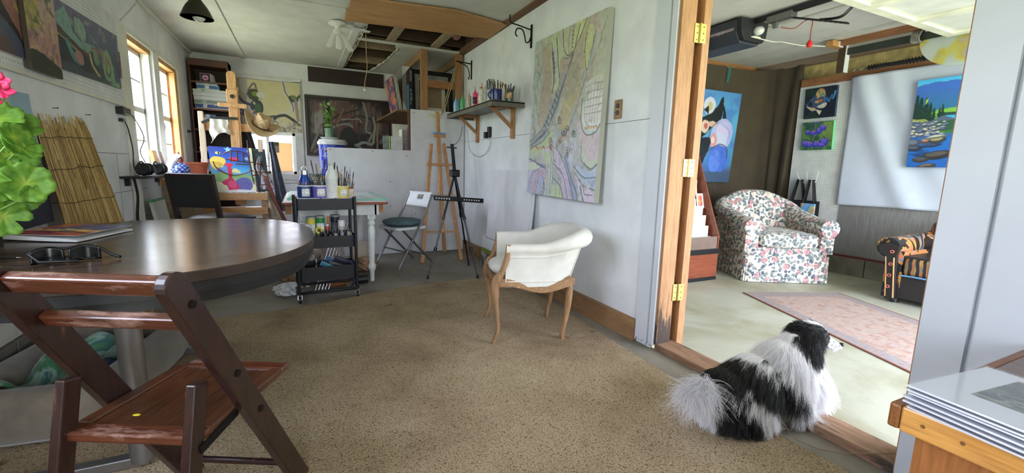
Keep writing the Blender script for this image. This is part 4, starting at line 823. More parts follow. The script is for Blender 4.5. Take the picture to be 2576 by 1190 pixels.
o = canvas('canvas_painting', A, (-0.925, EY-0.055, 1.262), (0.42, 0.0, -0.008), (0.03, -0.06, -0.515), 0.025, side=(150, 180, 224)); tag(o, 'bright blue painting of a pink bird and moon on the big easel tray', 'painting')
A = Art(60, 120, (22, 40, 52), seed=6); A.vgrad([(0, (26, 40, 44)), (.6, (34, 62, 78)), (1, (20, 40, 54))]).blot((52, 92, 104), .5, .65, 5, seed=8).curve([(.1, 0), (.3, .3), (.5, .45), (.4, .8), (.5, 1)], .05, (96, 76, 60)).curve([(.3, .45), (.9, .5)], .04, (110, 84, 66)).ell(.5, .3, .1, .05, (126, 100, 84))
o = canvas('canvas_painting', A, (-0.505, EY-0.028, 1.25), (0.135, 0, 0), (0.035, -0.03, -0.50), 0.022, side=(60, 50, 40)); tag(o, 'narrow dark teal canvas peeking out behind the pink bird painting', 'painting')
t = thing('copper_trellis', 'thin copper wire trellis shaped like a fish before the easel paintings', 'trellis', (-0.92, EY-0.15, 0.745))
b = MB(); r_ = 0.006
def tp(u, v): return (0.47*u, 0.11*(v)*0.9-0.03, 0.52*(1-v))
for c in ([(.30, .18), (.42, .12), (.62, .10), (.80, .17), (.84, .35), (.86, .5), (.72, .58), (.5, .62), (.3, .57), (.14, .45), (.1, .33)], [(.83, -.14), (.84, .2), (.86, .5), (.9, .8), (.94, 1.0)], [(.0, .84), (.3, .85), (.8, .84), (1.2, .82)], [(.84, .32), (1.05, .37), (1.25, .41)], [(.84, .5), (1.02, .54), (1.26, .55)], [(.88, .62), (1.0, .6), (1.08, .54)], [(.55, .38), (.83, .38)], [(.36, .28), (.84, .34)], [(.48, .12), (.46, .33)], [(.60, .10), (.60, .33)], [(.72, .12), (.73, .34)], [(1.08, .3), (1.04, .7), (1.0, 1.0)]):
    b.tube([tp(*p) for p in spline(c, 4)], r_, 6)
b.build('wire', P('dark_copper', (112, 70, 52), 0.45, 0.5), t, smooth=60)
def cloth(name, lab, cat, m, o_, w, h, fn, nu=18, nv=22, group=None, thick=0.003):
    b = MB(); b.sheet(lambda u, v: V(*fn(u, v)), nu, nv); ob = b.build(name, m, None, smooth=180, solid=thick); ob.location = o_; return tag(ob, lab, cat, group)
cloth('paint_rag', 'white paint-spotted rag draped over the left end of the easel crossbar', 'rag', P('spotted_white_rag', (206, 202, 192), 0.9, var=0.1, bump=0.3, bs=40), (-0.90, EY-0.06, 1.29), 0, 0, lambda u, v: (0.01+0.18*u+0.02*math.sin(9*v)*(1-v), -0.02+0.015*math.sin(14*u+2*v)*(1.1-v*.6), 0.27*v+0.07*(1-v)*math.sin(2.2*u)*1.8))
t = thing('strap', 'black webbing strap slung over the easel crossbar above the rag', 'strap', (-0.96, EY-0.05, 1.52)); b = MB(); b.bar((0, -0.03, -0.01), (0.12, -0.02, 0.055), 0.004, 0.03); b.bar((0.12, -0.02, 0.055), (0.34, -0.0, 0.06), 0.004, 0.03); b.build('webbing', M_BLACK, t)
cloth('hung_jacket', 'black jacket hanging from the crossbar behind the mast', 'jacket', P('black_cloth', (26, 26, 30), 0.9), (-0.72, EY+0.06, 1.0), 0, 0, lambda u, v: (0.03+0.25*u*(1.1-0.4*v), 0.02+0.015*math.sin(13*u), 0.46*v))
# straw hat on the right end of the crossbar
m, nt, bs = nmat('straw_weave'); wv = node(nt, 'TexWave', wave_type='RINGS', rings_direction='Z'); wv.inputs['Scale'].default_value = 60; wv.inputs['Distortion'].default_value = 1; nt.links.new(coords(nt), wv.inputs['Vector'])
nt.links.new(ramp(nt, [(0, (196, 162, 118)), (1, (226, 198, 156))], wv.outputs['Color']), bs.inputs[0]); bs.inputs['Roughness'].default_value = 0.7; bumpn(nt, bs, wv.outputs['Color'], 0.3, 0.003); M_STR = m
t = thing('straw_hat', 'tan straw cowboy hat hooked on the right end of the easel crossbar', 'hat', (-0.405, EY-0.02, 1.515), rot=(math.radians(26), math.radians(24), math.radians(12))); t.scale = (1.16, 1.16, 1.16)
def brim(u, v):
    a = 2*PI*u; r = 0.075+v*0.105; lift = 0.075*(v**1.5)*math.cos(a)**2-0.02*v*math.sin(a)**2
    return V(r*math.cos(a)*0.95, r*math.sin(a)*1.25, lift)
b = MB(); b.sheet(brim, 48, 8); b.build('brim', M_STR, t, smooth=180, solid=0.003)
def crown(u, v):
    a = 2*PI*u; rr_ = (0.078-0.012*v)*(1 if v < .85 else max(0, 1-(v-.85)/.15)**0.6); z = 0.115*min(v/.85, 1)+0.008*max(0, (v-.85)/.15)
    dent = 0.028*max(0, (v-.6)/.4)*math.exp(-(math.cos(a)*rr_/0.025)**2)
    return V(rr_*math.cos(a)*0.95, rr_*math.sin(a)*1.2, z-dent)
b = MB(); b.sheet(crown, 48, 20); b.build('crown', M_STR, t, smooth=180, solid=0.002)
b = MB(); b.tube([(0.080*math.cos(2*PI*k/40)*.95, 0.080*math.sin(2*PI*k/40)*1.22, 0.012) for k in range(40)], 0.005, 6, closed=True); b.build('hat_band', P('brown_leather_band', (84, 52, 34), 0.5), t, smooth=60)
b = MB(); b.bar((0.07, -0.05, 0.006), (0.13, -0.10, 0.03), 0.002, 0.012); b.bar((0.075, -0.04, 0.006), (0.145, -0.08, 0.035), 0.002, 0.008); b.build('cord', P('brown_leather_band', (84, 52, 34), 0.5), t)
# clothes hung over the right upright
M_DEN = P('washed_denim', (90, 94, 108), 0.9, var=0.2, vs=20, bump=0.3, bs=60)
cloth('denim_apron', 'long faded denim apron hanging beside the back window', 'apron', M_DEN, (-0.345, EY-0.06, 0.52), 0, 0, lambda u, v: (0.02+0.10*u*(1.5-v)+0.05*(1-v), 0.03*math.sin(10*u)*(1.2-v*.5), 0.82*v))
m, nt, bs = nmat('paint_smeared_cotton'); nt.links.new(ramp(nt, [(.35, (90, 110, 170)), (.48, (214, 206, 216)), (.6, (226, 220, 212)), (.7, (160, 120, 150))], noise(nt, coords(nt), 16, 4)), bs.inputs[0]); bs.inputs['Roughness'].default_value = .9
cloth('smeared_rag', 'white rag smeared with lilac paint tied round the easel upright', 'rag', m, (-0.46, EY-0.075, 0.78), 0, 0, lambda u, v: (0.01+0.13*u*(1.15-v)+0.02*math.sin(7*v), 0.02*math.sin(12*u+4*v), 0.38*v))
cloth('canvas_apron', 'cream canvas apron with a worn hem hung low on the easel', 'apron', P('cream_canvas', (196, 182, 162), 0.9, var=0.15, vs=18), (-0.41, EY-0.12, 0.30), 0, 0, lambda u, v: (0.02+0.16*u*(1.35-v), 0.025*math.sin(9*u+1), 0.46*v))
cloth('leather_strip', 'red-brown leather strip hanging in front of the cream apron', 'strip', P('redbrown_leather', (104, 54, 42), 0.6, var=0.2), (-0.39, EY-0.14, 0.36), 0, 0, lambda u, v: (0.045*u+0.19*(1-v)**1.3, 0.0, 0.58*v), 4, 14)
# dark dining chair, its back to us
M_ESP = P('espresso_wood', (38, 22, 22), 0.35, var=0.15); M_LEA = P('black_leatherette_seat', (24, 24, 28), 0.35, bump=0.15, bs=160)
t = thing('leather_chair', 'espresso dining chair with padded black leather seat beyond the round table', 'chair', (-0.80, 4.50, 0), math.radians(-29))
for x in (-0.19, 0.19):
    b = MB(); b.bar((x, 0.0, 0.0), (x, 0.0, 0.62), 0.036, 0.036, up=(0, 1, 0)); b.bar((x, 0.0, 0.60), (x, -0.07, 0.985), 0.036, 0.036, up=(0, 1, 0)); b.build('rear_leg', M_ESP, t, bevel=0.003)
    b = MB(); b.bb(x-0.018, x+0.018, 0.37, 0.41, 0, 0.57); b.build('front_leg', M_ESP, t, bevel=0.003)
b = MB(); b.bar((0, -0.020, 0.705), (0, -0.066, 0.975), 0.37, 0.03, up=(0, 1, 0)); b.build('backrest', M_LEA, t, bevel=0.008, segs=3)
b = MB(); b.bar((0, -0.063, 0.955), (0, -0.069, 0.99), 0.40, 0.034, up=(0, 1, 0)); b.build('top_rail', M_ESP, t, bevel=0.004)
b = MB(); b.bb(-0.19, 0.19, 0.0, 0.40, 0.53, 0.585); b.build('seat_frame', M_ESP, t, bevel=0.003)
b = MB(); b.sheet(lambda u, v: V(-0.21+0.42*u, -0.01+0.45*v, 0.585+0.045*(1-(2*u-1)**4)*(1-(2*v-1)**4)), 16, 16); b.bb(-0.208, 0.208, -0.008, 0.438, 0.57, 0.587); b.build('seat', M_LEA, t, smooth=60)
# pendant lamp and its cord
t = thing('pendant_lamp', 'dark bell-shaped metal pendant lamp under the ceiling', 'lamp', (-0.59, 3.8, 2.06))
M_BRZ = P('dark_bronze_enamel', (62, 58, 46), 0.35, 0.5)
prof = [(0.022, 0.19), (0.026, 0.13), (0.04, 0.105), (0.062, 0.075), (0.078, 0.045), (0.088, 0.02), (0.098, 0.0)]
b = MB(); b.lathe(prof, 32); b.lathe([(0, .195), (0.022, 0.19)], 32); b.build('shade', M_BRZ, t, smooth=60)
b = MB(); b.lathe([(0.02, 0.185), (0.037, 0.105), (0.059, 0.075), (0.075, 0.045), (0.085, 0.02), (0.0955, 0.0)], 32); b.build('reflector', P('silver_reflector', (206, 206, 210), 0.25, 0.9), t, smooth=60)
b = MB(); b.ball((0.01, 0, 0.02), (0.042, 0.042, 0.045), 20, 14); b.cyl((0.01, 0, .05), (0, 0, .12), .018); b.build('bulb', P('frosted_bulb', (206, 206, 202), 0.3), t, smooth=60)
b = MB(); b.cyl((0, 0, 0.19), (0, 0, 0.46), 0.005, n=8); b.build('cord', M_BLACK, t, smooth=60)
b = MB(); b.cyl((0, 0, 0.43), (0, 0, 0.455), 0.045, n=20); b.build('ceiling_rose', M_BRZ, t, smooth=40)
b = MB(); p0 = at(302, 52, 'x', -1.245); b.tube(spline([tuple(p0), (-1.05, 4.35, 2.24), (-0.85, 4.05, 2.36), (-0.72, 3.9, 2.44), (-0.60, 3.80, 2.50)]), 0.005, 6); o = b.build('string', P('white_cord', (206, 202, 192), 0.8), None, smooth=60); tag(o, 'white cord swagged from the wall to the ceiling lamp', 'cord')
# small ceiling fan with folded blades, pull string
t = thing('ceiling_fan', 'small white ceiling fan with drooping blades beside the ceiling hole', 'fan', (0.40, 5.0, 2.508))
M_FAN = P('yellowed_white_plastic', (214, 214, 206), 0.4)
b = MB(); b.lathe([(0, 0), (0.08, 0), (0.085, -0.02), (0.05, -0.03), (0.025, -0.035), (0.022, -0.06), (0.04, -0.07), (0.045, -0.10), (0.03, -0.12), (0, -0.122)], 28); b.build('housing', M_FAN, t, smooth=40)
for (dx, dy, ln, drop) in ((-0.05, -0.01, 0.0, 0.17), (0.075, 0.02, 0.0, 0.17), (0.01, 0.05, 0.0, 0.15)):
    b = MB(); b.sheet(lambda u, v, dx=dx, dy=dy, drop=drop: V(dx*(0.6+1.1*v)+0.05*(u-.5)*(.7+.5*v), dy*(1+v)+0.012*(u-.5), -0.085-drop*v+0.012*(2*u-1)**2*v), 6, 10); b.build('blade', M_FAN, t, smooth=180, solid=0.005)
b = MB(); b.bar((0.03, 0, -0.02), (0.33, 0.12, -0.012), 0.05, 0.012); b.build('blade', M_FAN, t, bevel=0.003)
t = thing('pull_string', 'tan pull string dangling from the open joists with a white knob', 'string', (0.70, 5.2, 2.6)); b = MB(); b.tube(spline([(0.005, 0, 0), (0.0, 0, -0.25), (0.006, 0, -0.45), (-0.02, 0, -0.60), (-0.026, 0, -0.68)]), 0.004, 6); b.build('twine', P('tan_twine', (176, 150, 110), 0.9), t, smooth=60); b = MB(); b.ball((-0.024, 0, -0.69), 0.014, 10, 8); b.build('knob', M_FAN, t, smooth=180)
# storage rack screened by white boards
M_WB = wallmat('white_hardboard', (216, 216, 220), (190, 188, 186), 0.12, rough=0.55)
RY = 5.5
t = thing('storage_rack', 'ceiling-high fir storage rack screened by white hardboard panels', 'rack', (0.285, RY, 0))
b = MB(); b.bb(0, 0.955, 0, 0.014, 0.005, 1.285); b.build('low_panel', M_WB, t, bevel=0.001)
b = MB(); b.bb(0.957, 1.645, -0.012, 0.002, 0.005, 1.782); b.build('tall_panel', M_WB, t, bevel=0.001)
s = MB()
for x, z in ((0.03, 1.26), (0.5, 1.26), (0.9, 1.22), (0.7, 0.6), (0.7, 0.9), (1.0, 1.74), (1.0, .5), (1.35, .3)): s.cyl((x, -0.0135 if x > .957 else -0.0015, z), (x, 0.001, z), 0.006, n=8)
s.build('screw', M_DARKM, t)
for x in (1.135, 1.585): b = MB(); b.bb(x-0.044, x+0.044, 0.02, 0.06, 0.0, 2.515); b.build('post', M_FIR, t, bevel=0.003)
b = MB(); b.bb(0.94, 0.98, 0.02, 0.11, 0, 1.285); b.build('post', M_FIR, t, bevel=0.003)
b = MB(); b.bb(1.10, 1.64, 0.06, 0.10, 2.07, 2.16); b.build('front_rail', M_FIRX, t, bevel=0.003)
b = MB(); b.bb(1.11, 1.15, 0.06, 1.80, 2.42, 2.51); b.build('top_beam', M_FIRY, t, bevel=0.003)
b = MB(); b.bb(1.60, 1.64, 0.06, 1.80, 2.42, 2.51); b.build('top_beam', M_FIRY, t, bevel=0.003)
for z, x0 in ((1.775, 0.80), (1.285, 0.02)): b = MB(); b.bb(x0, 1.64, 0.06, 1.80, z-0.02, z); b.build('deck', WOOD('rough_deck_board', (104, 76, 52), (140, 106, 74), 'y', .8), t)
b = MB(); b.bb(0.935, 1.0, 0.02, 0.06, 1.285, 1.76); b.build('divider', WOOD('dark_divider', (88, 52, 36), (120, 74, 50), 'z', .6), t)
# what is stored on it
def frame_pic(name, lab, x, y, z, w, h, fr, mat_c, art, tilt=0.10, fw=0.05, matw=0.06):
    t = thing(name, lab, 'picture', (x, y, z), rot=(-tilt, 0, 0))
    b = MB()
    for (x0, x1, z0, z1) in ((0, w, 0, fw), (0, w, h-fw, h), (0, fw, fw, h-fw), (w-fw, w, fw, h-fw)): b.bb(x0, x1, 0, 0.025, z0, z1)
    b.build('frame', fr, t, bevel=0.002); b = MB(); b.bb(fw, w-fw, 0.012, 0.022, fw, h-fw); b.build('mount', mat_c, t)
    if art is not None: b = MB(); b.bb(fw+matw, w-fw-matw, 0.010, 0.0125, fw+matw, h-fw-matw); b.build('sheet', art, t)
    return t
frame_pic('framed_picture', 'large black-framed picture with a grey mount on the rack', 1.33, 5.82, 1.776, .56, .56, M_BLACK, P('grey_mount', (150, 146, 138), .8), P('pale_certificate', (190, 186, 174), .7), fw=.055, matw=.05)
frame_pic('framed_picture', 'small black-framed picture with a white mount and tan sheet', 1.42, 5.72, 1.776, .36, .41, M_BLACK, P('white_mount', (206, 202, 192), .8), P('tan_sheet', (142, 118, 92), .8), fw=.022, matw=.05)
def packs(x, lab, w, m1, y=5.74, h=.55, d=.5, z=1.776, lean=0.0):
    t = thing('boxed_canvas', lab, 'box', (x, y, z), rot=(0, lean, 0)); b = MB(); b.bb(0, w, 0, d, 0, h); b.build('carton', m1, t, bevel=0.002); return t
t = packs(1.20, 'grey clear-wrapped canvas standing on end on the rack', .05, P('grey_canvas_back', (126, 120, 116), .6)); b = MB(); b.add([(0, -.002, .55), (.10, -.002, .55), (0, -.002, .43)], [(0, 1, 2)]); b.add([(0, -.002, .0), (.06, -.002, .0), (0, -.002, .14)], [(0, 1, 2)]); b.build('wrap', P('milky_wrap', (200, 198, 196), .3), t, solid=.001)
t = packs(1.252, 'blue and maroon canvas carton with white lettering', .03, P('sky_blue_carton', (76, 140, 172), .5)); b = MB(); b.bb(-.001, .031, -.0015, .1, .33, .55); b.build('maroon_band', P('maroon_print', (74, 40, 52), .5), t)
t = packs(1.284, 'black canvas carton printed with its size in white', .042, P('black_carton', (26, 26, 28), .5), d=.4)
MT = Matrix(((0, -1, 0, 0), (0, 0, -1, 0), (1, 0, 0, 0), (0, 0, 0, 1)))
M_INK = P('white_print', (206, 206, 206), .6)
def vtext(s_, x, y, z, size, par, m=M_INK): return text('lettering', s_, m, Matrix.Translation((x, y, z)) @ Matrix(((0, 1, 0, 0), (0, 0, -1, 0), (-1, 0, 0, 0), (0, 0, 0, 1))), size, par)
vtext('40.7 cm x 60.9 cm', .018, -.002, .19, .026, t); vtext('OCOOL', .018, -.002, .44, .036, t); vtext('16 in x 24 in', .034, -.002, .19, .016, t)
for i, (x, lab, c, c2) in enumerate(((1.045, 'orange and violet canvas leaning at the open end of the rack', (196, 110, 60), (60, 56, 110)), (1.075, 'turquoise-edged canvas leaning behind the orange one', (120, 170, 190), (200, 206, 196)), (1.10, 'pale green canvas, last of the leaning row', (190, 200, 180), (150, 170, 140)))):
    m, nt, bs = nmat('canvas_edge_%s' % ('abc'[i])); k = noise(nt, coords(nt, (3, 3, 7)), 2, 3); nt.links.new(ramp(nt, [(.4, c), (.55, c2)], k), bs.inputs[0])
    t = thing('leaning_canvas', lab, 'canvas', (x+.06, 5.62+.02*i, 1.776), rot=(0, -0.16, 0)); b = MB(); b.bb(0, .018, 0, .45, 0, .40); b.build('stretched_canvas', m, t, bevel=.002); b = MB(); b.bb(.018, .026, .02, .43, .02, .38); b.build('stretcher', M_PINE, t)
for i, (x, z, w, h, c, y, lab) in enumerate(((0.93, 1.286, .075, .17, (110, 120, 120), 5.62, 'small patterned canvas at the left of the lower cubby'), (1.0, 1.286, .012, .17, (160, 176, 60), 5.60, 'yellow-green canvas edge standing in the lower cubby'), (1.02, 1.286, .14, .165, (196, 196, 198), 5.58, 'low white canvas in the lower cubby'), (1.075, 1.286, .20, .33, (200, 196, 182), 5.75, 'tall cream canvas behind the white ones in the cubby'), (1.15, 1.286, .012, .26, (216, 216, 214), 5.60, 'thin white canvas tilted in the cubby'), (1.18, 1.286, .07, .08, (126, 118, 112), 5.585, 'small grey box in the corner of the cubby'))):
    t = thing('stored_canvas', lab, 'canvas', (x, y, z)); b = MB(); b.bb(0, w, 0, .03 if w > .05 else .3, 0, h); b.build('face', P('cubby_face_%s' % 'abcdef'[i], c, .6, var=.25 if i == 0 else .05, vs=18), t, bevel=.002)
t = thing('brush_roll', 'black brush pouch with blue-handled brushes in the cubby', 'pouch', (1.225, 5.56, 1.40)); b = MB(); b.bb(0, .03, 0, .02, 0, .20); b.build('pouch', M_BLACK, t, bevel=.004); b = MB()
for k in range(4): b.cyl((-.012+.01*k, -.004, -.09), (-.008+.01*k, -.004, .16), .004, n=6)
b.build('brush_handles', P('blue_handle', (50, 74, 150), .4), t)
t = thing('cedar_stick', 'weathered stick tied with cord leaning on the rack post', 'stick', (1.62, 5.44, 1.74)); b = MB(); b.tube(spline([(0, 0, 0), (.08, .01, .28), (.20, .02, .62)]), .009, 7); b.build('rod', P('yellow_cane', (150, 124, 76), .7), t, smooth=60); b = MB(); b.tube(spline([(.02, -.01, .02), (.09, -.01, .25), (.17, -.005, .50)]), .005, 6); b.build('cord', P('tan_twine', (176, 150, 110), .9), t, smooth=60)
cloth('paper_scrap', 'cream printed paper scrap hanging over the tall white panel', 'paper', P('cream_print_paper', (206, 202, 176), .8, var=.15, vs=40), (1.46, 5.475, 1.69), 0, 0, lambda u, v: (.16*u, -.004, .10*v*(1-abs(u-.55)*1.2)+.07*u*(1-v)*0), 8, 6)
# blue water jug on a stand behind the low panel, herb pot on its lid
M_BLU = P('translucent_blue_jug', (44, 66, 196), 0.3, var=.1, sub=.2)
t = thing('bucket', 'blue plastic bucket with white lid printed with a white house logo', 'bucket', (0.42, 6.75, 0.93)); b = MB(); b.lathe([(0, 0), (.17, 0), (.185, .46), (0, .46)], 36); b.build('body', M_BLU, t, smooth=40)
b = MB(); b.lathe([(.187, .425), (.197, .43), (.197, .47), (.185, .475), (.175, .50), (0, .505)], 36); b.build('lid', P('white_plastic_lid', (226, 228, 232), .4), t, smooth=40)
b = MB(); b.tube([(.20*math.cos(a), .20*math.sin(a), .44-.03*math.sin((a-.2)*3)) for a in [(-.2+.05*k) for k in range(10)]], .004, 6); b.build('handle', M_CHROME, t, smooth=60)
M_WINK = P('white_logo_ink', (226, 230, 240), .5)
def onjug(x, z, r=.19): a = math.radians(-90)+x/r; return V(r*math.cos(a), r*math.sin(a), z)
b = MB(); hs = [(-.17, .27), (-.17, .35), (-.13, .395), (-.09, .35), (-.06, .345), (-.06, .27), (-.17, .27)]; b.tube([onjug(x-.0, z) for p, q in zip(hs[:-1], hs[1:]) for x, z in [(p[0]+(q[0]-p[0])*k/4, p[1]+(q[1]-p[1])*k/4) for k in range(4)]], .004, 6, closed=True); b.build('house_outline', M_WINK, t)
def jt(s_, x, z, size):
    a = math.radians(-90)+x/.19; ux, n_ = V(-math.sin(a), math.cos(a), 0), V(math.cos(a), math.sin(a), 0); p = V(.1885*math.cos(a), .1885*math.sin(a), z)
    return text('lettering', s_, M_WINK, Matrix(((ux.x, 0, n_.x, p.x), (ux.y, 0, n_.y, p.y), (0, 1, 0, p.z), (0, 0, 0, 1))), size, t)
jt("e", -.115, .30, .07); jt("'s", -.08, .30, .07); jt('o', -.10, .11, .06); jt('g', -.075, .06, .05)
b = MB()
for k in range(9): b.bar(onjug(-.15+.014*k, .16), onjug(-.15+.014*k, .235), .003, .006)
b.build('printed_bars', P('pale_blue_print', (120, 140, 230), .5), t)
t = thing('plant_stand', 'plain wooden stool carrying the blue bucket behind the low panel', 'stool', (0.42, 6.75, 0)); b = MB(); b.lathe([(0, .89), (.2, .89), (.2, .93), (0, .93)], 28); b.build('seat', M_PINE, t, smooth=40)
for k in range(3): a = 2*PI*k/3; b = MB(); b.cyl((.2*math.cos(a), .2*math.sin(a), 0), (.13*math.cos(a), .13*math.sin(a), .89), .018); b.build('leg', M_PINE, t, smooth=40)
t = thing('potted_herb', 'green herb in a ribbed glass pot on the blue bucket lid', 'plant', (0.385, 6.72, 1.437)); b = MB(); b.lathe([(0, 0), (.10, 0), (.125, .022), (.12, .022), (.10, .006), (0, .006)], 30); b.build('saucer', P('white_saucer', (220, 222, 224), .4), t, smooth=40)
b = MB(); b.lathe([(0, .008), (.048, .008), (.058, .10), (.062, .145), (.056, .145), (.05, .1), (0, .1)], 20); b.build('pot', P('green_glass_pot', (110, 146, 120), .2, var=.1), t, smooth=40)
rr = random.Random(8); b = MB(); lv = MB()
for k in range(10):
    a = rr.uniform(0, 6.28); x, y = .03*math.cos(a), .03*math.sin(a); h_ = rr.uniform(.15, .40); bx, by = rr.uniform(-.05, .05)-.02*(h_ > .3), rr.uniform(-.03, .03); pts = [(x, y, .10), (x+bx*.5, y+by*.5, .14+h_*.5), (x+bx, y+by, .12+h_)]; b.tube(spline(pts, 4), .002, 5)
    for j in range(11):
        s_ = .2+.8*j/10; c0 = V(*spline(pts, 10)[int(s_*20)]); a2 = rr.uniform(0, 6.28); d = V(math.cos(a2), math.sin(a2), rr.uniform(.0, .5)).normalized(); sd = d.cross(V(rr.uniform(-1, 1), rr.uniform(-1, 1), .5)).normalized(); L_ = rr.uniform(.034, .058)
        lv.sheet(lambda u, v, c0=c0, d=d, sd=sd, L_=L_: c0+d*L_*v+sd*(u-.5)*L_*.8*math.sin(PI*min(v*.9+.08, 1))+V(0, 0, -.012*v*v+.004*abs(u-.5)), 2, 4)
b.build('stems', P('green_stem', (120, 156, 70), 0.6), t); o = lv.build('leaves', P('herb_leaf', (112, 150, 74), .5, var=.3, vs=50), t, smooth=180); o['kind'] = 'stuff'
o = text('lettering', '', M_WINK, Matrix(), .01) if False else None
# ================================================================ work table, cart, chairs and easels in the middle of the studio
M_WHW = P('white_painted_wood', (222, 224, 222), 0.4, var=.05)
t = thing('work_table', 'white turned-leg work table with a red-brown edge behind the cart', 'table', (-0.155, 4.02, 0))
WT, DT = 0.855, 1.42
b = MB(); b.prism([(0.02, 0), (WT-.02, 0), (WT, .02), (WT, DT), (0, DT), (0, .02)], 0.750, 0.772); b.build('tabletop_edge', P('red_brown_edge', (134, 62, 44), .45, var=.1), t, bevel=.006)
b = MB(); b.bb(.012, WT-.012, .012, DT-.012, .7715, .775); b.build('tabletop', M_WHW, t)
b = MB(); b.bb(.10, WT-.06, .16, .18, .64, .75); b.bb(.10, WT-.06, DT-.1, DT-.08, .64, .75); b.bb(.10, .12, .16, DT-.08, .64, .75); b.bb(WT-.10, WT-.08, .16, DT-.08, .64, .75); b.build('apron', M_WHW, t, bevel=.002)
for x in (0.02, WT-.07): b = MB(); b.bb(x, x+.05, .17, .20, .66, .74); b.build('drawer_runner', M_FIRX, t)
legp = [(0.0, 0.0), (.017, 0), (.023, .10), (.033, .115), (.037, .14), (.030, .165), (.023, .18), (.027, .22), (.034, .40), (.038, .50), (.030, .52), (.026, .535), (.036, .55), (.036, .565), (.028, .58), (.034, .60), (.040, .61), (.040, .75)]
for (x, y) in ((.165, .20), (WT-.125, .22), (.165, DT-.14), (WT-.10, DT-.14)): b = MB(); b.lathe(legp, 20, (x, y, 0)); b.bb(x-.036, x+.036, y-.036, y+.036, .60, .75); b.build('turned_leg', M_WHW, t, smooth=40)
m, nt, bs = nmat('green_edged_glass'); bs.inputs['Base Color'].default_value = (*lin((196, 226, 214)), 1); bs.inputs['Roughness'].default_value = .05; bs.inputs['Alpha'].default_value = .12
t = thing('glass_sheet', 'loose glass sheet with green edges lying on the white work table', 'glass', (0.06, 4.14, 0.781)); b = MB(); b.bb(0, .66, 0, 1.25, 0, .008); b.build('pane', m, t); b = MB(); b.bb(-.003, .663, -.003, .001, 0, .008); b.bb(.658, .664, 0, 1.25, 0, .008); b.build('green_edge', P('green_glass_edge', (96, 190, 158), .2), t)
t = thing('papers', 'white sheets of paper under the glass on the work table', 'paper', (0.20, 4.10, 0.7755)); b = MB(); b.box((.22, .4, .002), (.36, .6, .004), .1); b.build('sheets', P('white_paper_pad', (226, 226, 226), .7), t)
t = thing('cutting_mat', 'pale green cutting board at the left end of the work table', 'board', (-0.12, 4.3, 0.7755)); b = MB(); b.bb(0, .17, 0, 1.0, 0, .02); b.build('board', P('mint_board', (150, 214, 178), .4), t, bevel=.003)
b = MB(); b.bb(.02, .16, .05, .9, .02, .024); b.build('scribbled_paper', P('scribbled_paper', (206, 214, 210), .6, var=.25, vs=40), t)
# black utility cart
M_CART = P('charcoal_powder_coat', (27, 28, 32), .45, .2, var=.08)
CA = math.radians(3); t = thing('utility_cart', 'charcoal three-tier rolling cart of paint supplies before the work table', 'cart', (-0.05, 3.73, 0), CA)
CW, CDp = .435, .27
def tray(z0, z1, nm):
    b = MB(); th = .003
    pts = rr_path(CW/2, CDp/2, .03, 10); n = len(pts); c = (CW/2, CDp/2)
    vo_ = [V(c[0]+x, c[1]+y, z) for z in (z0, z1) for x, y in pts]; b.add(vo_, [(i, (i+1) % n, n+(i+1) % n, n+i) for i in range(n)]); b.add([V(c[0]+x, c[1]+y, z0+.002) for x, y in pts], [tuple(range(n))])
    o = b.build(nm, M_CART, t, solid=.004); return o
tray(.735, .826, 'top_tray'); tray(.43, .525, 'middle_tray'); tray(.165, .28, 'bottom_tray')
for x, y in ((0.0, .0), (CW, 0.0), (0, CDp), (CW, CDp)):
    b = MB(); b.cyl((x, y, .075), (x, y, .84), .012, n=12); b.build('post', M_CART, t, smooth=40)
b = MB(); lp = [(0, -.006), (CW, -.006), (CW+.012, .02), (CW+.012, CDp-.02), (CW, CDp+.006), (0, CDp+.006), (-.012, CDp-.02), (-.012, .02)]; b.tube([(x, y, .078) for x, y in lp], .012, 10, closed=True); b.build('base_rail', M_CART, t, smooth=60)
for x, y in ((0.0, 0.0), (CW, 0.0), (0, CDp), (CW, CDp)):
    b = MB(); b.cyl((x, y, .045), (x, y, .075), .012, n=12); b.bar((x-.014, y-.012, .028), (x-.014, y-.002, .06), .003, .02); b.bar((x+.014, y-.012, .028), (x+.014, y-.002, .06), .003, .02); k = b.build('caster', M_CHROME, t)
    b = MB(); b.cyl((x-.010, y-.012, .027), (x+.010, y-.012, .027), .026, n=20); b.build('wheel', M_BLACK, k, smooth=40)
b = MB(); b.sheet(lambda u, v: V(.02+.395*u, -.003, .75+.07*v), 4, 4); b.build('paint_smear', P('grey_smear', (110, 108, 104), .6, var=.5, vs=16), t, solid=.0005) if False else None
def cw(x, y, z): c, s_ = math.cos(CA), math.sin(CA); return (-0.05+x*c-y*s_, 3.73+x*s_+y*c, z)
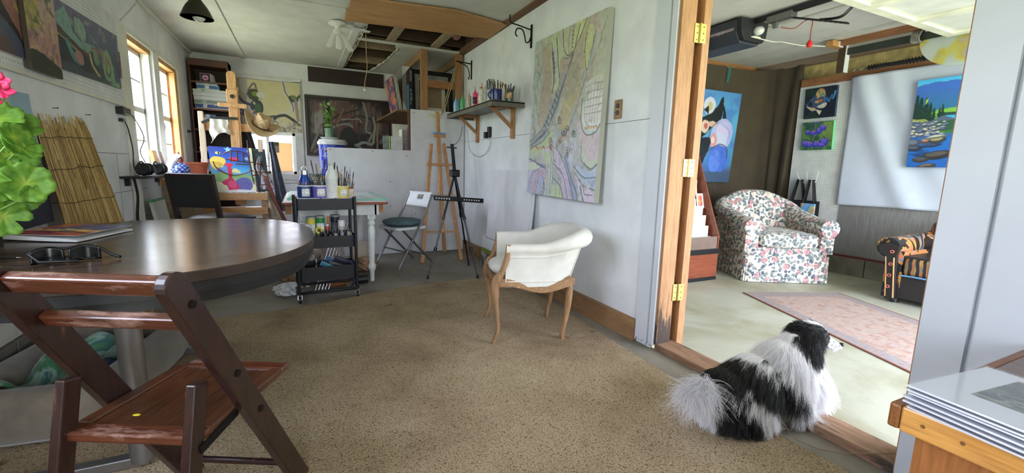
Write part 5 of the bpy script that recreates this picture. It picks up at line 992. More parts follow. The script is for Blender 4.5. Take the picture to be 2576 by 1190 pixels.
# liners / palettes on the top tray
for i, (x, w, lab) in enumerate(((.02, .16, 'white palette sheet under the blue and purple tubs'), (.19, .10, 'white palette sheet under the white bottle'), (.30, .11, 'white palette sheet under the yellow tub'))):
    t = thing('palette_sheet', lab, 'palette', cw(x, .02, .815), CA); b = MB(); b.bb(0, w, 0, .2, 0, .013); b.build('sheet', P('smeared_palette', (216, 212, 216), .5, var=.12, vs=30), t, bevel=.002)
def label(parent, x0, x1, y, z0, z1, r, m, nm='label'):
    b = MB(); b.sheet(lambda u, v: V(r*math.sin((x0+(x1-x0)*u)), -r*math.cos(x0+(x1-x0)*u), z0+(z1-z0)*v)+V(0, 0, 0), 8, 1); return b.build(nm, m, parent, smooth=180, solid=.0006)
M_LAB = P('white_print_label', (206, 206, 202), .5, var=.2, vs=90)
def tub(x, y, z, r, h, col, lab, rim, rect=True):
    t = thing('paint_tub', lab, 'tub', cw(x, y, z), CA); b = MB(); b.lathe([(0, 0), (r*.92, 0), (r, .01), (r, h-.02), (r*.98, h)], 4 if False else 28, sx=1.0, sy=.9); b.lathe([(r*.94, h), (r*.94, .012), (0, .012)], 28, sy=.9); b.build('pot', P('pot_'+rim[0], col, .35, var=.08), t, smooth=40)
    b = MB(); b.tube([(r*1.02*math.cos(a), r*.92*math.sin(a), h-.006) for a in [2*PI*k/32 for k in range(32)]], .006, 6, closed=True); b.build('rim', P('rim_'+rim[0], rim[1], .4, var=.25, vs=40), t, smooth=60)
    label(t, -.45, .75, 0, .012, h-.028, r*1.004, M_LAB).scale = (1, .905, 1); return t
def brush(x, y, z, ln, dx, dy, hc, bc, lab, wide=.010, tip='bristles', grp='paint brushes in the cart pots'):
    """a brush standing handle-down in a pot"""
    d = V(dx, dy, 1).normalized(); q = d.to_track_quat('Z', 'Y').to_euler(); t = thing('paint_brush', lab, 'brush', cw(x, y, z), rot=q, group=grp)
    b = MB(); b.tube([(0, 0, 0), (0, 0, ln*.3), (0, 0, ln*.62)], [.003, .006, .0048], 8); b.build('handle', P('handle_'+hc[0], hc[1], .35, var=.2), t, smooth=60)
    b = MB(); b.tube([(0, 0, ln*.62), (0, 0, ln*.76)], [.0055, wide*.7], 8, flat=.6); b.build('ferrule', P('dull_ferrule', (120, 116, 110), .4, .8), t, smooth=60)
    b = MB(); b.tube([(0, 0, ln*.76), (0, 0, ln*.9), (0, 0, ln)], [wide*.7, wide*.85, wide*.45], 8, flat=.5); b.build(tip, P('bristle_'+bc[0], bc[1], .9, var=.3, vs=60), t, smooth=60); return t
HB, HK, HT, HN = ('black', (28, 28, 30)), ('brown', (110, 74, 46)), ('tan', (178, 140, 92)), ('navy', (46, 58, 96))
BK, BT, BW, BD = ('dark', (58, 50, 44)), ('tan', (160, 128, 88)), ('white', (206, 204, 198)), ('violet', (92, 70, 84))
TZ = .829
tub(.075, .09, TZ, .052, .10, (30, 56, 120), 'dark blue paint tub holding short brushes, at the cart left edge', ('blue', (196, 202, 216)))
tub(.185, .09, TZ, .055, .10, (104, 90, 170), 'purple paint tub with a white label on the cart', ('purple', (214, 208, 222)))
tub(.355, .085, TZ, .050, .095, (206, 184, 84), 'yellow paint tub full of tall brushes on the cart', ('yellow', (214, 208, 170)))
t = thing('paint_bottle', 'tall frosted white paint bottle in the middle of the cart top', 'bottle', cw(.275, .075, TZ), CA); b = MB(); b.lathe([(0, 0), (.044, 0), (.047, .01), (.047, .145), (.049, .15), (.047, .155), (.046, .175), (.034, .21), (.020, .232), (.019, .25), (.021, .252), (.021, .275), (.012, .278), (0, .278)], 28); b.build('bottle', P('frosted_white_bottle', (214, 216, 214), .35, var=.05, sub=.1), t, smooth=40)
b = MB(); b.lathe([(.0215, .254), (.0225, .256), (.0225, .274), (.0, .279)], 20); b.build('cap', P('pale_grey_cap', (190, 190, 184), .4), t, smooth=40); b = MB()
for k in range(9): b.ball((.047*math.sin(.25*k-.6), -.047*math.cos(.25*k-.6), random.uniform(.03, .13)), .0025, 6, 4)
b.build('splashes', P('lilac_splash', (130, 96, 140), .5), t)
t = thing('copper_can', 'copper-edged cream tin of brushes at the right corner of the cart', 'tin', cw(.425, .16, .80), CA); b = MB(); b.bb(-.028, .028, -.028, .028, 0, .105); b.build('tin', P('copper_tin', (166, 92, 58), .4, .3), t, bevel=.006); b = MB(); b.bb(-.020, .024, -.0295, -.0285, .012, .095); b.build('label', P('cream_tin_label', (206, 190, 174), .6, var=.15, vs=60), t)
t = thing('blue_flask', 'blue steel flask with a loop cap behind the dark blue tub', 'flask', cw(.085, .205, TZ), CA); b = MB(); b.lathe([(0, 0), (.042, 0), (.044, .01), (.044, .13), (.030, .165), (.028, .18), (0, .18)], 28); b.build('body', P('blue_enamel', (34, 66, 150), .3, .3), t, smooth=40); b = MB(); b.cyl((0, 0, .178), (0, 0, .212), .031, n=24); b.tube([(.02*math.cos(a), 0, .225+.018*math.sin(a)) for a in [PI*k/10-.3 for k in range(15)]], .004, 6); b.build('cap', P('brushed_cap', (190, 190, 186), .3, .8), t, smooth=40)
t = thing('camouflage_mug', 'grey camouflage print mug beside the blue flask', 'mug', cw(.165, .215, TZ), CA); m, nt, bs = nmat('camouflage_print'); nt.links.new(ramp(nt, [(.4, (40, 40, 38)), (.48, (110, 108, 98)), (.56, (176, 174, 160)), (.62, (70, 72, 64))], noise(nt, coords(nt), 40, 2)), bs.inputs[0]); b = MB(); b.lathe([(0, 0), (.045, 0), (.045, .185), (.041, .185), (.041, .02), (0, .02)], 26); b.build('cup', m, t, smooth=40)
t = thing('black_tin', 'tall black tin right of the white paint bottle', 'tin', cw(.315, .17, TZ), CA); b = MB(); b.lathe([(0, 0), (.03, 0), (.03, .15), (.026, .15), (.026, .01), (0, .01)], 24); b.build('tin', M_BLACK, t, smooth=40)
for a_ in ((.06, .09, .02, .10, -.02, .0, HT, BT, 'short tan brush in the blue tub, second from the flask'), (.085, .09, .02, .105, .03, .02, HK, BT, 'short brown brush in the blue tub leaning toward the purple tub'), (.045, .085, .02, .115, -.05, .0, HB, BT, 'short dark brush at the left of the blue tub'), (.10, .085, .02, .11, .08, .0, HT, BD, 'short tan brush with violet bristles in the blue tub'),
           (.20, .10, .02, .105, .08, 0, HT, BW, 'short white-bristled brush in the purple tub'), (.175, .10, .02, .11, -.05, 0, HB, BD, 'short violet-bristled brush in the purple tub'),
           (.185, .20, TZ, .30, -.16, 0, HB, BK, 'tall black brush leaning left behind the purple tub'), (.20, .20, TZ, .27, -.1, 0, HB, BT, 'dark brush with tan bristles behind the purple tub'), (.215, .205, TZ, .30, .03, 0, HB, BW, 'tall black brush with a white tip left of the bottle'), (.225, .21, TZ, .31, .06, 0, HB, BK, 'tall black brush rising just left of the bottle cap'), (.205, .2, TZ, .25, 0, 0, ('white', (206, 206, 206)), BW, 'thick white-handled brush behind the purple tub'), (.23, .21, TZ, .26, .12, 0, HB, BK, 'dark brush half hidden behind the bottle neck'), (.285, .2, TZ, .285, .12, 0, HB, BK, 'wide dark brush showing right of the bottle neck')):
    brush(*a_, wide=.016 if 'wide' in a_[-1] else .010)
for a_ in ((.345, .085, .02, .24, -.10, 0, HB, BK, 'tall brush leaning left in the yellow tub'), (.35, .09, .02, .22, .03, 0, HK, BW, 'upright brown brush in the yellow tub'), (.36, .09, .02, .235, .10, 0, HB, BK, 'tall dark brush crossing right in the yellow tub'), (.365, .08, .02, .20, .16, 0, HB, BD, 'dark brush slanting out of the yellow tub'), (.34, .08, .02, .19, .0, 0, HT, BT, 'shorter tan brush in the yellow tub'), (.375, .09, .02, .18, .2, 0, HN, BK, 'navy brush lowest on the right of the yellow tub'),
           (.42, .16, TZ, .245, .05, 0, HN, ('pale', (160, 170, 190)), 'tall brush with a pale flat tip in the copper tin'), (.43, .16, TZ, .21, .14, 0, HB, BK, 'thin dark brush leaning right in the copper tin'), (.41, .16, TZ, .17, -.15, 0, HB, BK, 'dark brush leaning left in the copper tin'), (.435, .155, TZ, .15, .2, 0, HT, BW, 'pale short brush at the right of the copper tin'), (.42, .155, TZ, .16, .0, 0, HT, BT, 'tan short brush in the copper tin')):
    zz = a_[2] if a_[2] > .5 else TZ+a_[2]; brush(a_[0], a_[1], zz, *a_[3:], wide=.010)
for o in list(bpy.data.objects):
    if o.name.startswith('paint_brush') and o.location.z < .5: o.location.z += TZ
# jars and tins on the middle tray
def jar(x, y, z, r, h, bodyc, lidc, lab, labc=None, name='paint_jar', grp=None, lidh=.016):
    t = thing(name, lab, 'jar', cw(x, y, z), CA, grp); b = MB(); b.lathe([(0, 0), (r*.96, 0), (r, .004), (r, h-lidh), (0, h-lidh)], 22); b.build('body', P('jar_'+bodyc[0], bodyc[1], .3, var=.08), t, smooth=40)
    b = MB(); b.lathe([(r*1.02, h-lidh), (r*1.02, h-.002), (r*.98, h), (0, h)], 22); b.build('lid', P('lid_'+lidc[0], lidc[1], .35), t, smooth=40)
    if labc: label(t, -1.0, 1.0, 0, h*.15, h*.75, r*1.008, P('lab_'+labc[0], labc[1], .5, var=.2, vs=80))
    return t
MZ = .434
YEL, GRN, NAV, WHT, BLK = ('yellow', (206, 192, 70)), ('green', (40, 130, 66)), ('navy', (26, 28, 50)), ('white', (214, 216, 216)), ('black', (24, 24, 26))
jar(.115, .16, MZ, .034, .235, YEL, ('steel', (150, 148, 146)), 'tall yellow paint can on the middle tray', WHT); jar(.185, .17, MZ, .036, .24, GRN, ('steel', (150, 148, 146)), 'tall green paint can on the middle tray', WHT)
jar(.30, .17, MZ, .036, .245, NAV, ('greylid', (130, 130, 132)), 'tall navy paint can with a grey lid on the middle tray', ('dim', (70, 72, 76))); jar(.345, .12, MZ, .029, .205, WHT, ('cream', (206, 206, 200)), 'white paint jar right of the navy can', ('grey', (166, 164, 160)))
jar(.06, .10, MZ, .038, .18, ('milky', (196, 206, 210)), WHT, 'milky white jar at the left of the middle tray'); jar(.105, .05, MZ, .024, .15, ('bluewhite', (176, 184, 200)), WHT, 'small jar with a blue band before the yellow can', ('blueband', (70, 80, 140))); jar(.24, .20, MZ, .02, .165, ('coral', (206, 96, 70)), WHT, 'small coral jar between the green and navy cans')
SP = [(.155, .02, .10, BLK), (.18, .055, .125, BLK), (.205, .025, .115, BLK), (.225, .06, .13, BLK), (.245, .03, .10, BLK), (.265, .055, .14, BLK), (.285, .025, .11, ('clear', (110, 112, 110))), (.31, .05, .135, BLK), (.335, .03, .115, ('clear', (110, 112, 110))), (.36, .055, .13, BLK), (.385, .03, .12, ('dusk', (60, 58, 56))), (.405, .06, .14, BLK)]
wh = ['nearest the yellow tape', 'behind the front row', 'under the green can', 'below the coral jar', 'with a white slip', 'leaning by the navy can', 'with a clear shoulder', 'below the navy can', 'with a gold slip', 'under the white jar', 'by the cart post', 'at the right end']
for i, (x, y, h, c) in enumerate(SP): jar(x, y, MZ, .0125 if i % 2 else .015, h, c, ('greylid', (130, 130, 132)) if i in (6, 8, 10) else BLK, 'small dark paint bottle %s on the middle tray' % wh[i], WHT if i in (0, 4, 6, 10) else (('gold', (190, 160, 90)) if i in (8, 11) else None), 'paint_bottle', 'small paint bottles on the middle tray', .03)
t = thing('tape_roll', 'yellow and black tape roll leaning on the middle tray', 'tape', cw(.165, .06, MZ+.135), rot=(R90, .3, CA)); b = MB(); b.lathe([(.014, -.01), (.026, -.01), (.026, .01), (.014, .01), (.014, -.01)], 24); b.build('roll', P('yellow_tape', (206, 190, 60), .5), t, smooth=40); b = MB(); b.lathe([(.010, -.011), (.014, -.011), (.014, .011), (.010, .011), (.010, -.011)], 20); b.build('core', M_BLACK, t, smooth=40)
# tubes lying on the bottom tray
def ptube(x, y, z, rot, L_, r, c, cap, lab, name='paint_tube'):
    t = thing(name, lab, 'tube', cw(x, y, z), rot=rot); b = MB(); n = 16; vs = []
    for i in range(9):
        f = i/8
        for k in range(n): a = 2*PI*k/n; vs.append(V(r*math.cos(a)*(1+.25*f), r*math.sin(a)*(1-.92*f), L_*f))
    b.add(vs, [(i*n+k, i*n+(k+1) % n, (i+1)*n+(k+1) % n, (i+1)*n+k) for i in range(8) for k in range(n)]+[tuple(reversed(range(n))), tuple(range(8*n, 9*n))]); b.build('body', P('tube_'+c[0], c[1], .35, var=.15, vs=30), t, smooth=60); b = MB(); b.lathe([(r*.6, 0), (r*.6, -.022), (0, -.022)], 14); b.build('cap', P('cap_'+cap[0], cap[1], .4), t, smooth=40); return t
BZ = .24
ptube(.05, .08, BZ, (0, -.6+PI, .0), .10, .022, ('russet', (120, 62, 46)), WHT, 'russet paint bottle with a white cap in the bottom tray')
ptube(.40, .10, BZ+.03, (.2, -1.15, .2), .15, .024, NAV, ('blue', (40, 64, 150)), 'fat navy tube with a blue cap in the bottom tray'); ptube(.36, .06, BZ+.015, (.1, -1.3, .0), .14, .022, BLK, BLK, 'black paint tube beside the fat navy tube'); ptube(.27, .05, BZ+.01, (0, -1.1, .2), .12, .018, ('teal', (40, 110, 130)), WHT, 'teal paint tube in the bottom tray'); ptube(.33, .15, BZ+.02, (0, -1.2, -.3), .13, .02, ('skyblue', (90, 130, 170)), BLK, 'pale blue tube at the back of the bottom tray'); ptube(.22, .14, BZ, (0, -1.3, .5), .12, .02, BLK, BLK, 'black tube lying at the left of the bottom tray')
brush(.13, .04, .20, .14, .02, 0, ('amber', (196, 140, 50)), BW, 'amber-handled brush standing in the bottom tray', .010, grp='loose brushes in the bottom tray'); brush(.10, .07, .21, .17, .45, 0, HB, BK, 'black brush lying across the bottom tray', .010, grp='loose brushes in the bottom tray')
# under the work table
t = thing('paint_bottle', 'brown glue bottle lying on the floor behind the cart base', 'bottle', (.26, 4.12, .045), rot=(0, R90, .15)); b = MB(); b.lathe([(0, -.10), (.035, -.10), (.04, -.09), (.04, .06), (.02, .085), (.02, .1), (0, .1)], 22); b.build('bottle', P('amber_brown_bottle', (136, 88, 50), .3, var=.15), t, smooth=40); b = MB(); b.cyl((0, 0, -.135), (0, 0, -.1), .026); b.build('cap', M_BLACK, t, smooth=40)
t = thing('spray_can', 'black tin lying beside the brown glue bottle under the table', 'tin', (.44, 4.16, .042), rot=(0, R90, .2)); b = MB(); b.lathe([(0, -.08), (.04, -.08), (.04, .08), (0, .08)], 22); b.build('can', M_BLACK, t, smooth=40)
def crumple(name, lab, cat, m, o_, sx_, sy_, sz_, seed, n=22):
    r = random.Random(seed); ph = [r.uniform(0, 6.3) for _ in range(8)]; b = MB()
    def f(u, v):
        a = 2*PI*u; e_ = PI*v; k = 1+.22*math.sin(5*a+ph[0]+3*v)+.18*math.sin(9*a+7*e_+ph[1])+.12*math.sin(15*a-11*e_+ph[2])
        return V(sx_*k*math.sin(e_)*math.cos(a), sy_*k*math.sin(e_)*math.sin(a), max(0.0, sz_*(.5-.5*math.cos(e_))*(1+.15*math.sin(7*a+ph[3]))))
    b.sheet(f, 2*n, n); o = b.build(name, m, None, smooth=25); o.location = o_; return tag(o, lab, cat)
M_KRAFT = P('brown_paper', (168, 138, 108), .9, var=.15); M_WPAP = P('white_tissue', (214, 214, 214), .8)
crumple('paper_bag', 'crumpled brown paper bag with white lining spilling from under the table', 'bag', M_KRAFT, (-.10, 4.36, 0.007), .12, .12, .22, 3)
crumple('tissue', 'crumpled white tissue lying by the left cart wheel', 'tissue', M_WPAP, (-.135, 3.98, 0), .09, .08, .10, 5); crumple('tissue', 'crumpled white sheet stuffed in the brown paper bag', 'paper', M_WPAP, (-.09, 4.28, .12), .09, .08, .14, 9)
crumple('paper_bag', 'cream cloth bag slumped between the table legs', 'bag', P('cream_cloth_bag', (190, 176, 160), .9, var=.15), (.14, 4.62, 0), .19, .16, .42, 12)
crumple('paper_bag', 'flattened brown paper behind the turned front leg', 'bag', M_KRAFT, (.52, 4.72, 0), .14, .14, .12, 15)
t = thing('cardboard', 'sheet of pale cardboard propped under the table near the right leg', 'cardboard', (.46, 4.9, 0)); b = MB(); b.box((.10, 0, .15), (.22, .012, .28), M=Matrix.Rotation(.25, 3, 'X')); b.build('sheet', P('pale_card_sheet', (196, 186, 170), .9), t)
t = thing('metal_rods', 'bundle of thin silver rods slanting out from under the table', 'rods', (.05, 4.05, 0))
for k in range(5): b = MB(); b.cyl((.02+.025*k, -.02-.01*k, .006), (.24+.03*k, .55, .50), .005, n=8); b.build('rod', M_CHROME, t, smooth=60)
# white folding chair with a round cushion
M_WPL = P('white_plastic', (224, 226, 230), .35, var=.03); M_GSTL = P('grey_steel_tube', (132, 134, 138), .3, .85)
F = V(-.915, -.40, 0).normalized(); t = thing('folding_chair', 'white plastic folding chair with steel tubes and a blue-grey cushion', 'chair', (1.02, 4.86, 0), math.atan2(F.y, F.x)-R90)
def fx(s): return [(s*.215, .20, 0.0), (s*.215, .0, .43), (s*.20, -.17, .62), (s*.20, -.24, .80)]
for s in (-1, 1):
    b = MB(); b.tube(spline([(s*.215, .23, 0.01), (s*.215, .02, .36), (s*.21, -.13, .60), (s*.205, -.215, .79)], 5), .012, 10); b.build('front_leg', M_GSTL, t, smooth=60)
    b = MB(); b.tube([(s*.185, -.245, .01), (s*.185, .17, .43)], .012, 10); b.build('rear_leg', M_GSTL, t, smooth=60)
    for y_, sx_ in ((.23, .215), (-.245, .185)): b = MB(); b.cyl((s*sx_, y_, 0), (s*sx_, y_, .025), .015, n=12); b.build('foot_cap', P('grey_cap', (110, 110, 112), .6), t, smooth=40)
b = MB(); b.cyl((-.185, -.13, .125), (.185, -.13, .125), .010, n=10); b.build('stretcher', M_GSTL, t, smooth=60); b = MB(); b.cyl((-.215, .13, .18), (.215, .13, .18), .008, n=10); b.build('stretcher', M_GSTL, t, smooth=60)
b = MB(); b.prism(rr_path(.20, .20, .06, 6), .415, .445, Matrix.Translation((0, .03, 0))); b.build('seat', M_WPL, t, bevel=.006)
def bk(u, v): return V(-.205+.41*u, -.195-.10*(v-.5)*.7-.018*(1-(2*u-1)**2), .645+.165*v)
b = MB(); nu, nv = 24, 10; pts = [bk(i/nu, j/nv) for j in range(nv+1) for i in range(nu+1)]; fs = [(j*(nu+1)+i, j*(nu+1)+i+1, (j+1)*(nu+1)+i+1, (j+1)*(nu+1)+i) for j in range(nv) for i in range(nu) if not (9 <= i <= 14 and 5 <= j <= 7)]; b.add(pts, fs); b.build('backrest', M_WPL, t, smooth=40, solid=.014)
def cush(u, v):
    a = 2*PI*u; r = .215*(1-abs(2*v-1)**2.6)**.0 if False else .215
    s_ = math.sin(PI*v); c_ = -math.cos(PI*v); rr_ = .215*(abs(s_)**.55); return V(rr_*math.cos(a), .03+rr_*math.sin(a), .485+.038*c_*(1-.35*math.exp(-(rr_/.05)**2))+.004*math.sin(8*a)*s_)
b = MB(); b.sheet(cush, 40, 18); b.build('cushion', P('blue_grey_cotton', (86, 108, 118), .9, var=.08, bump=.2, bs=80), t, smooth=180)
# pine A-frame easel against the white boards
M_PEAS = WOOD('pine_easel', (176, 122, 78), (208, 158, 110), 'z', .55, wear=(200, 190, 180), wearamt=.2)
t = thing('pine_easel', 'pine A-frame easel standing against the white boards', 'easel', (1.45, 4.86, 0))
def lean(x, z): return V(x, .24*z/1.0*.42 if False else .20*z, z)
for nm, x0, x1, z1 in (('left_leg', -.235, -.05, 1.36), ('right_leg', .235, .10, 1.37)): b = MB(); b.bar(tuple(lean(x0, 0)), tuple(lean(x1, z1)), .042, .02, up=(0, -1, .2)); b.build('leg', M_PEAS, t, bevel=.004)
b = MB(); b.bar(tuple(lean(.03, .34)), tuple(lean(.045, 1.74)), .045, .022, up=(0, -1, .2)); b.build('mast', M_PEAS, t, bevel=.003)
b = MB(); b.bar((.045, .24, 1.15), (.20, .57, 0.0), .042, .02, up=(0, -1, .2)); b.build('rear_leg', M_PEAS, t, bevel=.003)
b = MB(); b.bar(tuple(lean(-.17, .345)), tuple(lean(.20, .335)), .03, .018); b.build('lower_crossbar', M_PEAS, t, bevel=.003); b = MB(); b.bar(tuple(lean(-.13, 1.12)+V(0, -.02, 0)), tuple(lean(.21, 1.12)+V(0, -.02, 0)), .03, .03); b.build('upper_crossbar', M_PEAS, t, bevel=.008)
b = MB(); b.bar(tuple(lean(-.22, .765)+V(0, -.04, 0)), tuple(lean(.25, .75)+V(0, -.04, 0)), .07, .025); b.build('canvas_tray', WOOD('painted_tray', (150, 132, 110), (190, 176, 160), 'x', .6, wear=(96, 110, 100), wearamt=.7), t, bevel=.003)
b = MB(); b.bar(tuple(lean(-.03, 1.455)+V(0, -.025, 0)), tuple(lean(.12, 1.455)+V(0, -.025, 0)), .04, .035); k_ = b.build('top_clamp', M_PEAS, t, bevel=.003); b = MB(); b.bar(tuple(lean(-.035, 1.485)+V(0, -.03, 0)), tuple(lean(.125, 1.485)+V(0, -.03, 0)), .035, .02); b.build('clamp_pad', P('pale_blue_paint', (120, 150, 196), .5, var=.3, vs=40), k_)
b = MB(); b.bar(tuple(lean(.0, .80)+V(0, -.02, 0)), tuple(lean(.02, 1.02)+V(0, -.02, 0)), .025, .012); b.build('height_peg', M_PEAS, t)
# black folding tripod easel
M_BAL = P('black_aluminium', (26, 27, 30), .3, .6)
t = thing('tripod_easel', 'black metal tripod easel with a drilled canvas bar', 'easel', (1.40, 4.18, 0)); hub = V(-.02, .02, 1.03)
for q in ((1.085, 4.125), (1.555, 3.985), (1.665, 4.55)):
    f = V(q[0]-1.40, q[1]-4.18, 0.0); k1 = hub.lerp(f, .42); k2 = hub.lerp(f, .72)
    b = MB(); b.cyl(tuple(hub), tuple(k1), .0125, n=10); l = b.build('leg', M_BAL, t, smooth=60)
    b = MB(); b.cyl(tuple(k1), tuple(k2), .009, n=10); b.cyl(tuple(k2), tuple(f+V(0, 0, .02)), .007, n=10); b.build('lower_tube', P('polished_dark_tube', (70, 72, 76), .2, .9), l, smooth=60)
    for kk in (k1, k2): b = MB(); d_ = (f-hub).normalized(); b.cyl(tuple(kk-d_*.02), tuple(kk+d_*.02), .017, n=10); b.build('clamp_collar', M_BLACK, l, smooth=40)
    b = MB(); b.cyl(tuple(f), tuple(f+V(0, 0, .035)), .014, .011, n=10); b.build('rubber_foot', M_BLACK, l, smooth=40)
b = MB(); b.bb(-.065, .025, -.02, .06, 1.0, 1.07); b.build('hub', M_BAL, t, bevel=.01); b = MB(); b.bar((-.02, .02, 1.05), (-.055, .0, 1.32), .026, .02); b.build('mast', M_BAL, t); b = MB(); b.bar((-.11, -.01, 1.285), (-.01, -.01, 1.28), .016, .012); b.build('top_clamp', M_BAL, t)
b = MB(); b.bar((-.26, -.075, .80), (.255, -.075, .765), .012, .045); kb = b.build('canvas_bar', M_BAL, t, bevel=.003)
b = MB()
for k in list(range(1, 7))+list(range(12, 19)): x = -.26+.515*k/20; z = .80-.035*k/20; b.cyl((x, -.083, z), (x, -.081, z), .0075, n=10)
b.build('drilled_holes', P('bright_hole', (206, 206, 204), .5), kb)
# blank wrapped canvases leaning on the right wall
t = thing('wrapped_canvas', 'tall blank white canvas in clear wrap leaning on the wall', 'canvas', (1.80, 3.50, .012), rot=(0, math.radians(5), 0)); b = MB(); b.bb(0, .018, 0, .95, .32, 1.07); b.bb(0, .018, .0, 1.03, 0.0, .33); b.build('canvas_face', P('blank_canvas', (222, 223, 228), .4, var=.02), t); b = MB(); b.bb(.018, .045, 0, .95, 0, 1.06); b.build('stretcher', M_WHW, t)
m, nt, bs = nmat('printed_insert'); nt.links.new(ramp(nt, [(.34, (58, 58, 62)), (.48, (110, 108, 108)), (.56, (196, 190, 176)), (.62, (120, 70, 110)), (.70, (196, 176, 90))], noise(nt, coords(nt), 9, 3)), bs.inputs[0]); bs.inputs['Roughness'].default_value = .3
b = MB(); b.bb(-.0025, -.001, .02, 1.03, .005, .19); b.build('printed_insert', m, t); b = MB(); b.bb(-.0035, -.002, .02, 1.03, .155, .20); b.build('green_band', P('leaf_green_print', (120, 146, 50), .4), t)
# shelf with bottles on the right wall
SZ = 1.712; SY0, SY1, SX = 3.80, 5.16, 1.60
t = thing('wall_shelf', 'grey metal-clad wall shelf on two wooden brackets', 'shelf', (1.94, SY0, SZ)); m = P('dull_zinc', (112, 108, 100), .5, .5, var=.12)
D_ = 1.94-SX
b = MB(); b.bb(-D_, 0, 0, SY1-SY0, -.012, 0.0); b.bb(-D_, -D_+.006, 0, SY1-SY0, -.05, .004); b.bb(-D_, 0, 0, .006, -.05, .004); b.bb(-D_, 0, SY1-SY0-.006, SY1-SY0, -.05, .004); b.build('board', m, t, bevel=.002)
for y in (.23, 1.20):
    b = MB(); b.bb(-.028, 0, y-.03, y+.03, -.32, -.012); bt = b.build('bracket_post', M_FIR, t, bevel=.002); b = MB(); b.bar((-.02, y, -.215), (-.24, y, -.03), .028, .04, up=(0, 1, 0)); b.build('bracket_brace', M_FIR, bt, bevel=.002); b = MB(); b.bb(-.27, -.02, y-.02, y+.02, -.035, -.013); b.build('bracket_arm', M_FIRX, bt)
def sq(y, x, c, lab, h=.15, r=.024, tip=True, labc=None, tipc=None):
    t = thing('squeeze_bottle', lab, 'bottle', (x, y, SZ+.004), 0, 'squeeze bottles on the wall shelf'); b = MB(); b.lathe([(0, 0), (r*.95, 0), (r, .006), (r, h*.78), (r*.8, h*.87), (r*.35, h*.92), (0, h*.92)], 20); b.build('bottle', P('sq_'+c[0], c[1], .4, var=.18, vs=50), t, smooth=40); b = MB(); b.lathe([(r*.45, h*.9), (r*.42, h), (r*.14, h*1.02), (r*.1, h*1.22 if tip else h*1.05), (0, h*1.22 if tip else h*1.05)], 14); b.build('nozzle', P('noz_'+(tipc or c)[0], (tipc or c)[1], .4), t, smooth=40)
    if labc: label(t, -1.9, .3, 0, h*.2, h*.6, r*1.01, P('lab_'+labc[0], labc[1], .5, var=.3, vs=80))
CR = ('crusted', (176, 172, 152))
for a_ in ((5.02, 1.66, ('ice_blue', (150, 190, 210)), 'pale blue squeeze bottle at the rack end of the shelf', .145), (4.93, 1.67, ('teal_blue', (70, 120, 144)), 'teal squeeze bottle next to the pale blue one', .15), (4.78, 1.66, ('leaf_green', (84, 166, 104)), 'green squeeze bottle with a tall nozzle', .15), (4.60, 1.67, CR, 'crusted white squeeze bottle with paint flecks after the green one', .16), (4.53, 1.72, ('dark_cap', (70, 62, 58)), 'dark slim bottle behind the flecked white one', .15), (4.40, 1.665, ('hot_pink', (214, 74, 110)), 'hot pink squeeze bottle with a dark label', .165), (4.33, 1.69, ('rose_pink', (216, 110, 136)), 'rose pink squeeze bottle beside the hot pink one', .165), (4.22, 1.665, ('chalk', (206, 204, 190)), 'chalk white squeeze bottle with an orange tip', .175), (4.10, 1.67, ('grey_white', (170, 168, 154)), 'grey-white squeeze bottle with a crusted tip', .175)):
    sq(*a_, labc=('charcoal', (60, 50, 54)) if 'hot pink squeeze' in a_[3] else None, tipc=('orange', (190, 110, 60)) if 'orange' in a_[3] else None, r=.03 if a_[0] < 4.3 else .026)
t = thing('brush_cup', 'clear cup of slim brushes and pencils beside the blue mug', 'cup', (1.67, 3.99, SZ+.004)); b = MB(); b.lathe([(0, 0), (.035, 0), (.038, .115), (.035, .115), (.032, .006), (0, .006)], 22); b.build('cup', P('greyish_cup', (150, 158, 166), .3, var=.3, vs=40), t, smooth=40); label(t, -2.0, -.6, 0, .01, .05, .0372, M_LAB)
t = thing('ceramic_mug', 'cobalt blue mug crammed with pens on the wall shelf', 'mug', (1.68, 3.885, SZ+.004)); b = MB(); b.lathe([(0, 0), (.05, 0), (.053, .01), (.053, .105), (.048, .105), (.046, .01), (0, .01)], 28); b.build('mug', P('cobalt_glaze', (32, 40, 104), .15), t, smooth=40); b = MB(); b.tube([(-.04-.032*math.sin(a), .02, .055+.032*math.cos(a)) for a in [PI*k/10 for k in range(11)]], .006, 8); b.build('handle', P('cobalt_glaze', (32, 40, 104), .15), t, smooth=60)
t = thing('glass_jar', 'glass jar with a tan label holding dark pens, at the shelf end', 'jar', (1.80, 3.85, SZ+.004)); b = MB(); b.lathe([(0, 0), (.037, 0), (.039, .01), (.039, .085), (.033, .10), (.034, .115), (.03, .115), (.03, .01), (0, .01)], 26); b.build('jar', P('smoky_green_glass', (84, 92, 76), .15), t, smooth=40); label(t, -2.1, .1, 0, .025, .08, .0395, P('lab_tan', (190, 160, 120), .5, var=.25, vs=60)); 
PENC = [('green', (40, 96, 70)), ('dark_teal', (30, 60, 66)), ('orange', (206, 120, 50)), ('cream', (200, 170, 130)), ('navyp', (44, 56, 96)), ('skyp', (110, 150, 176)), ('blackp', (30, 30, 32)), ('violetp', (84, 66, 104)), ('brownp', (120, 80, 54))]
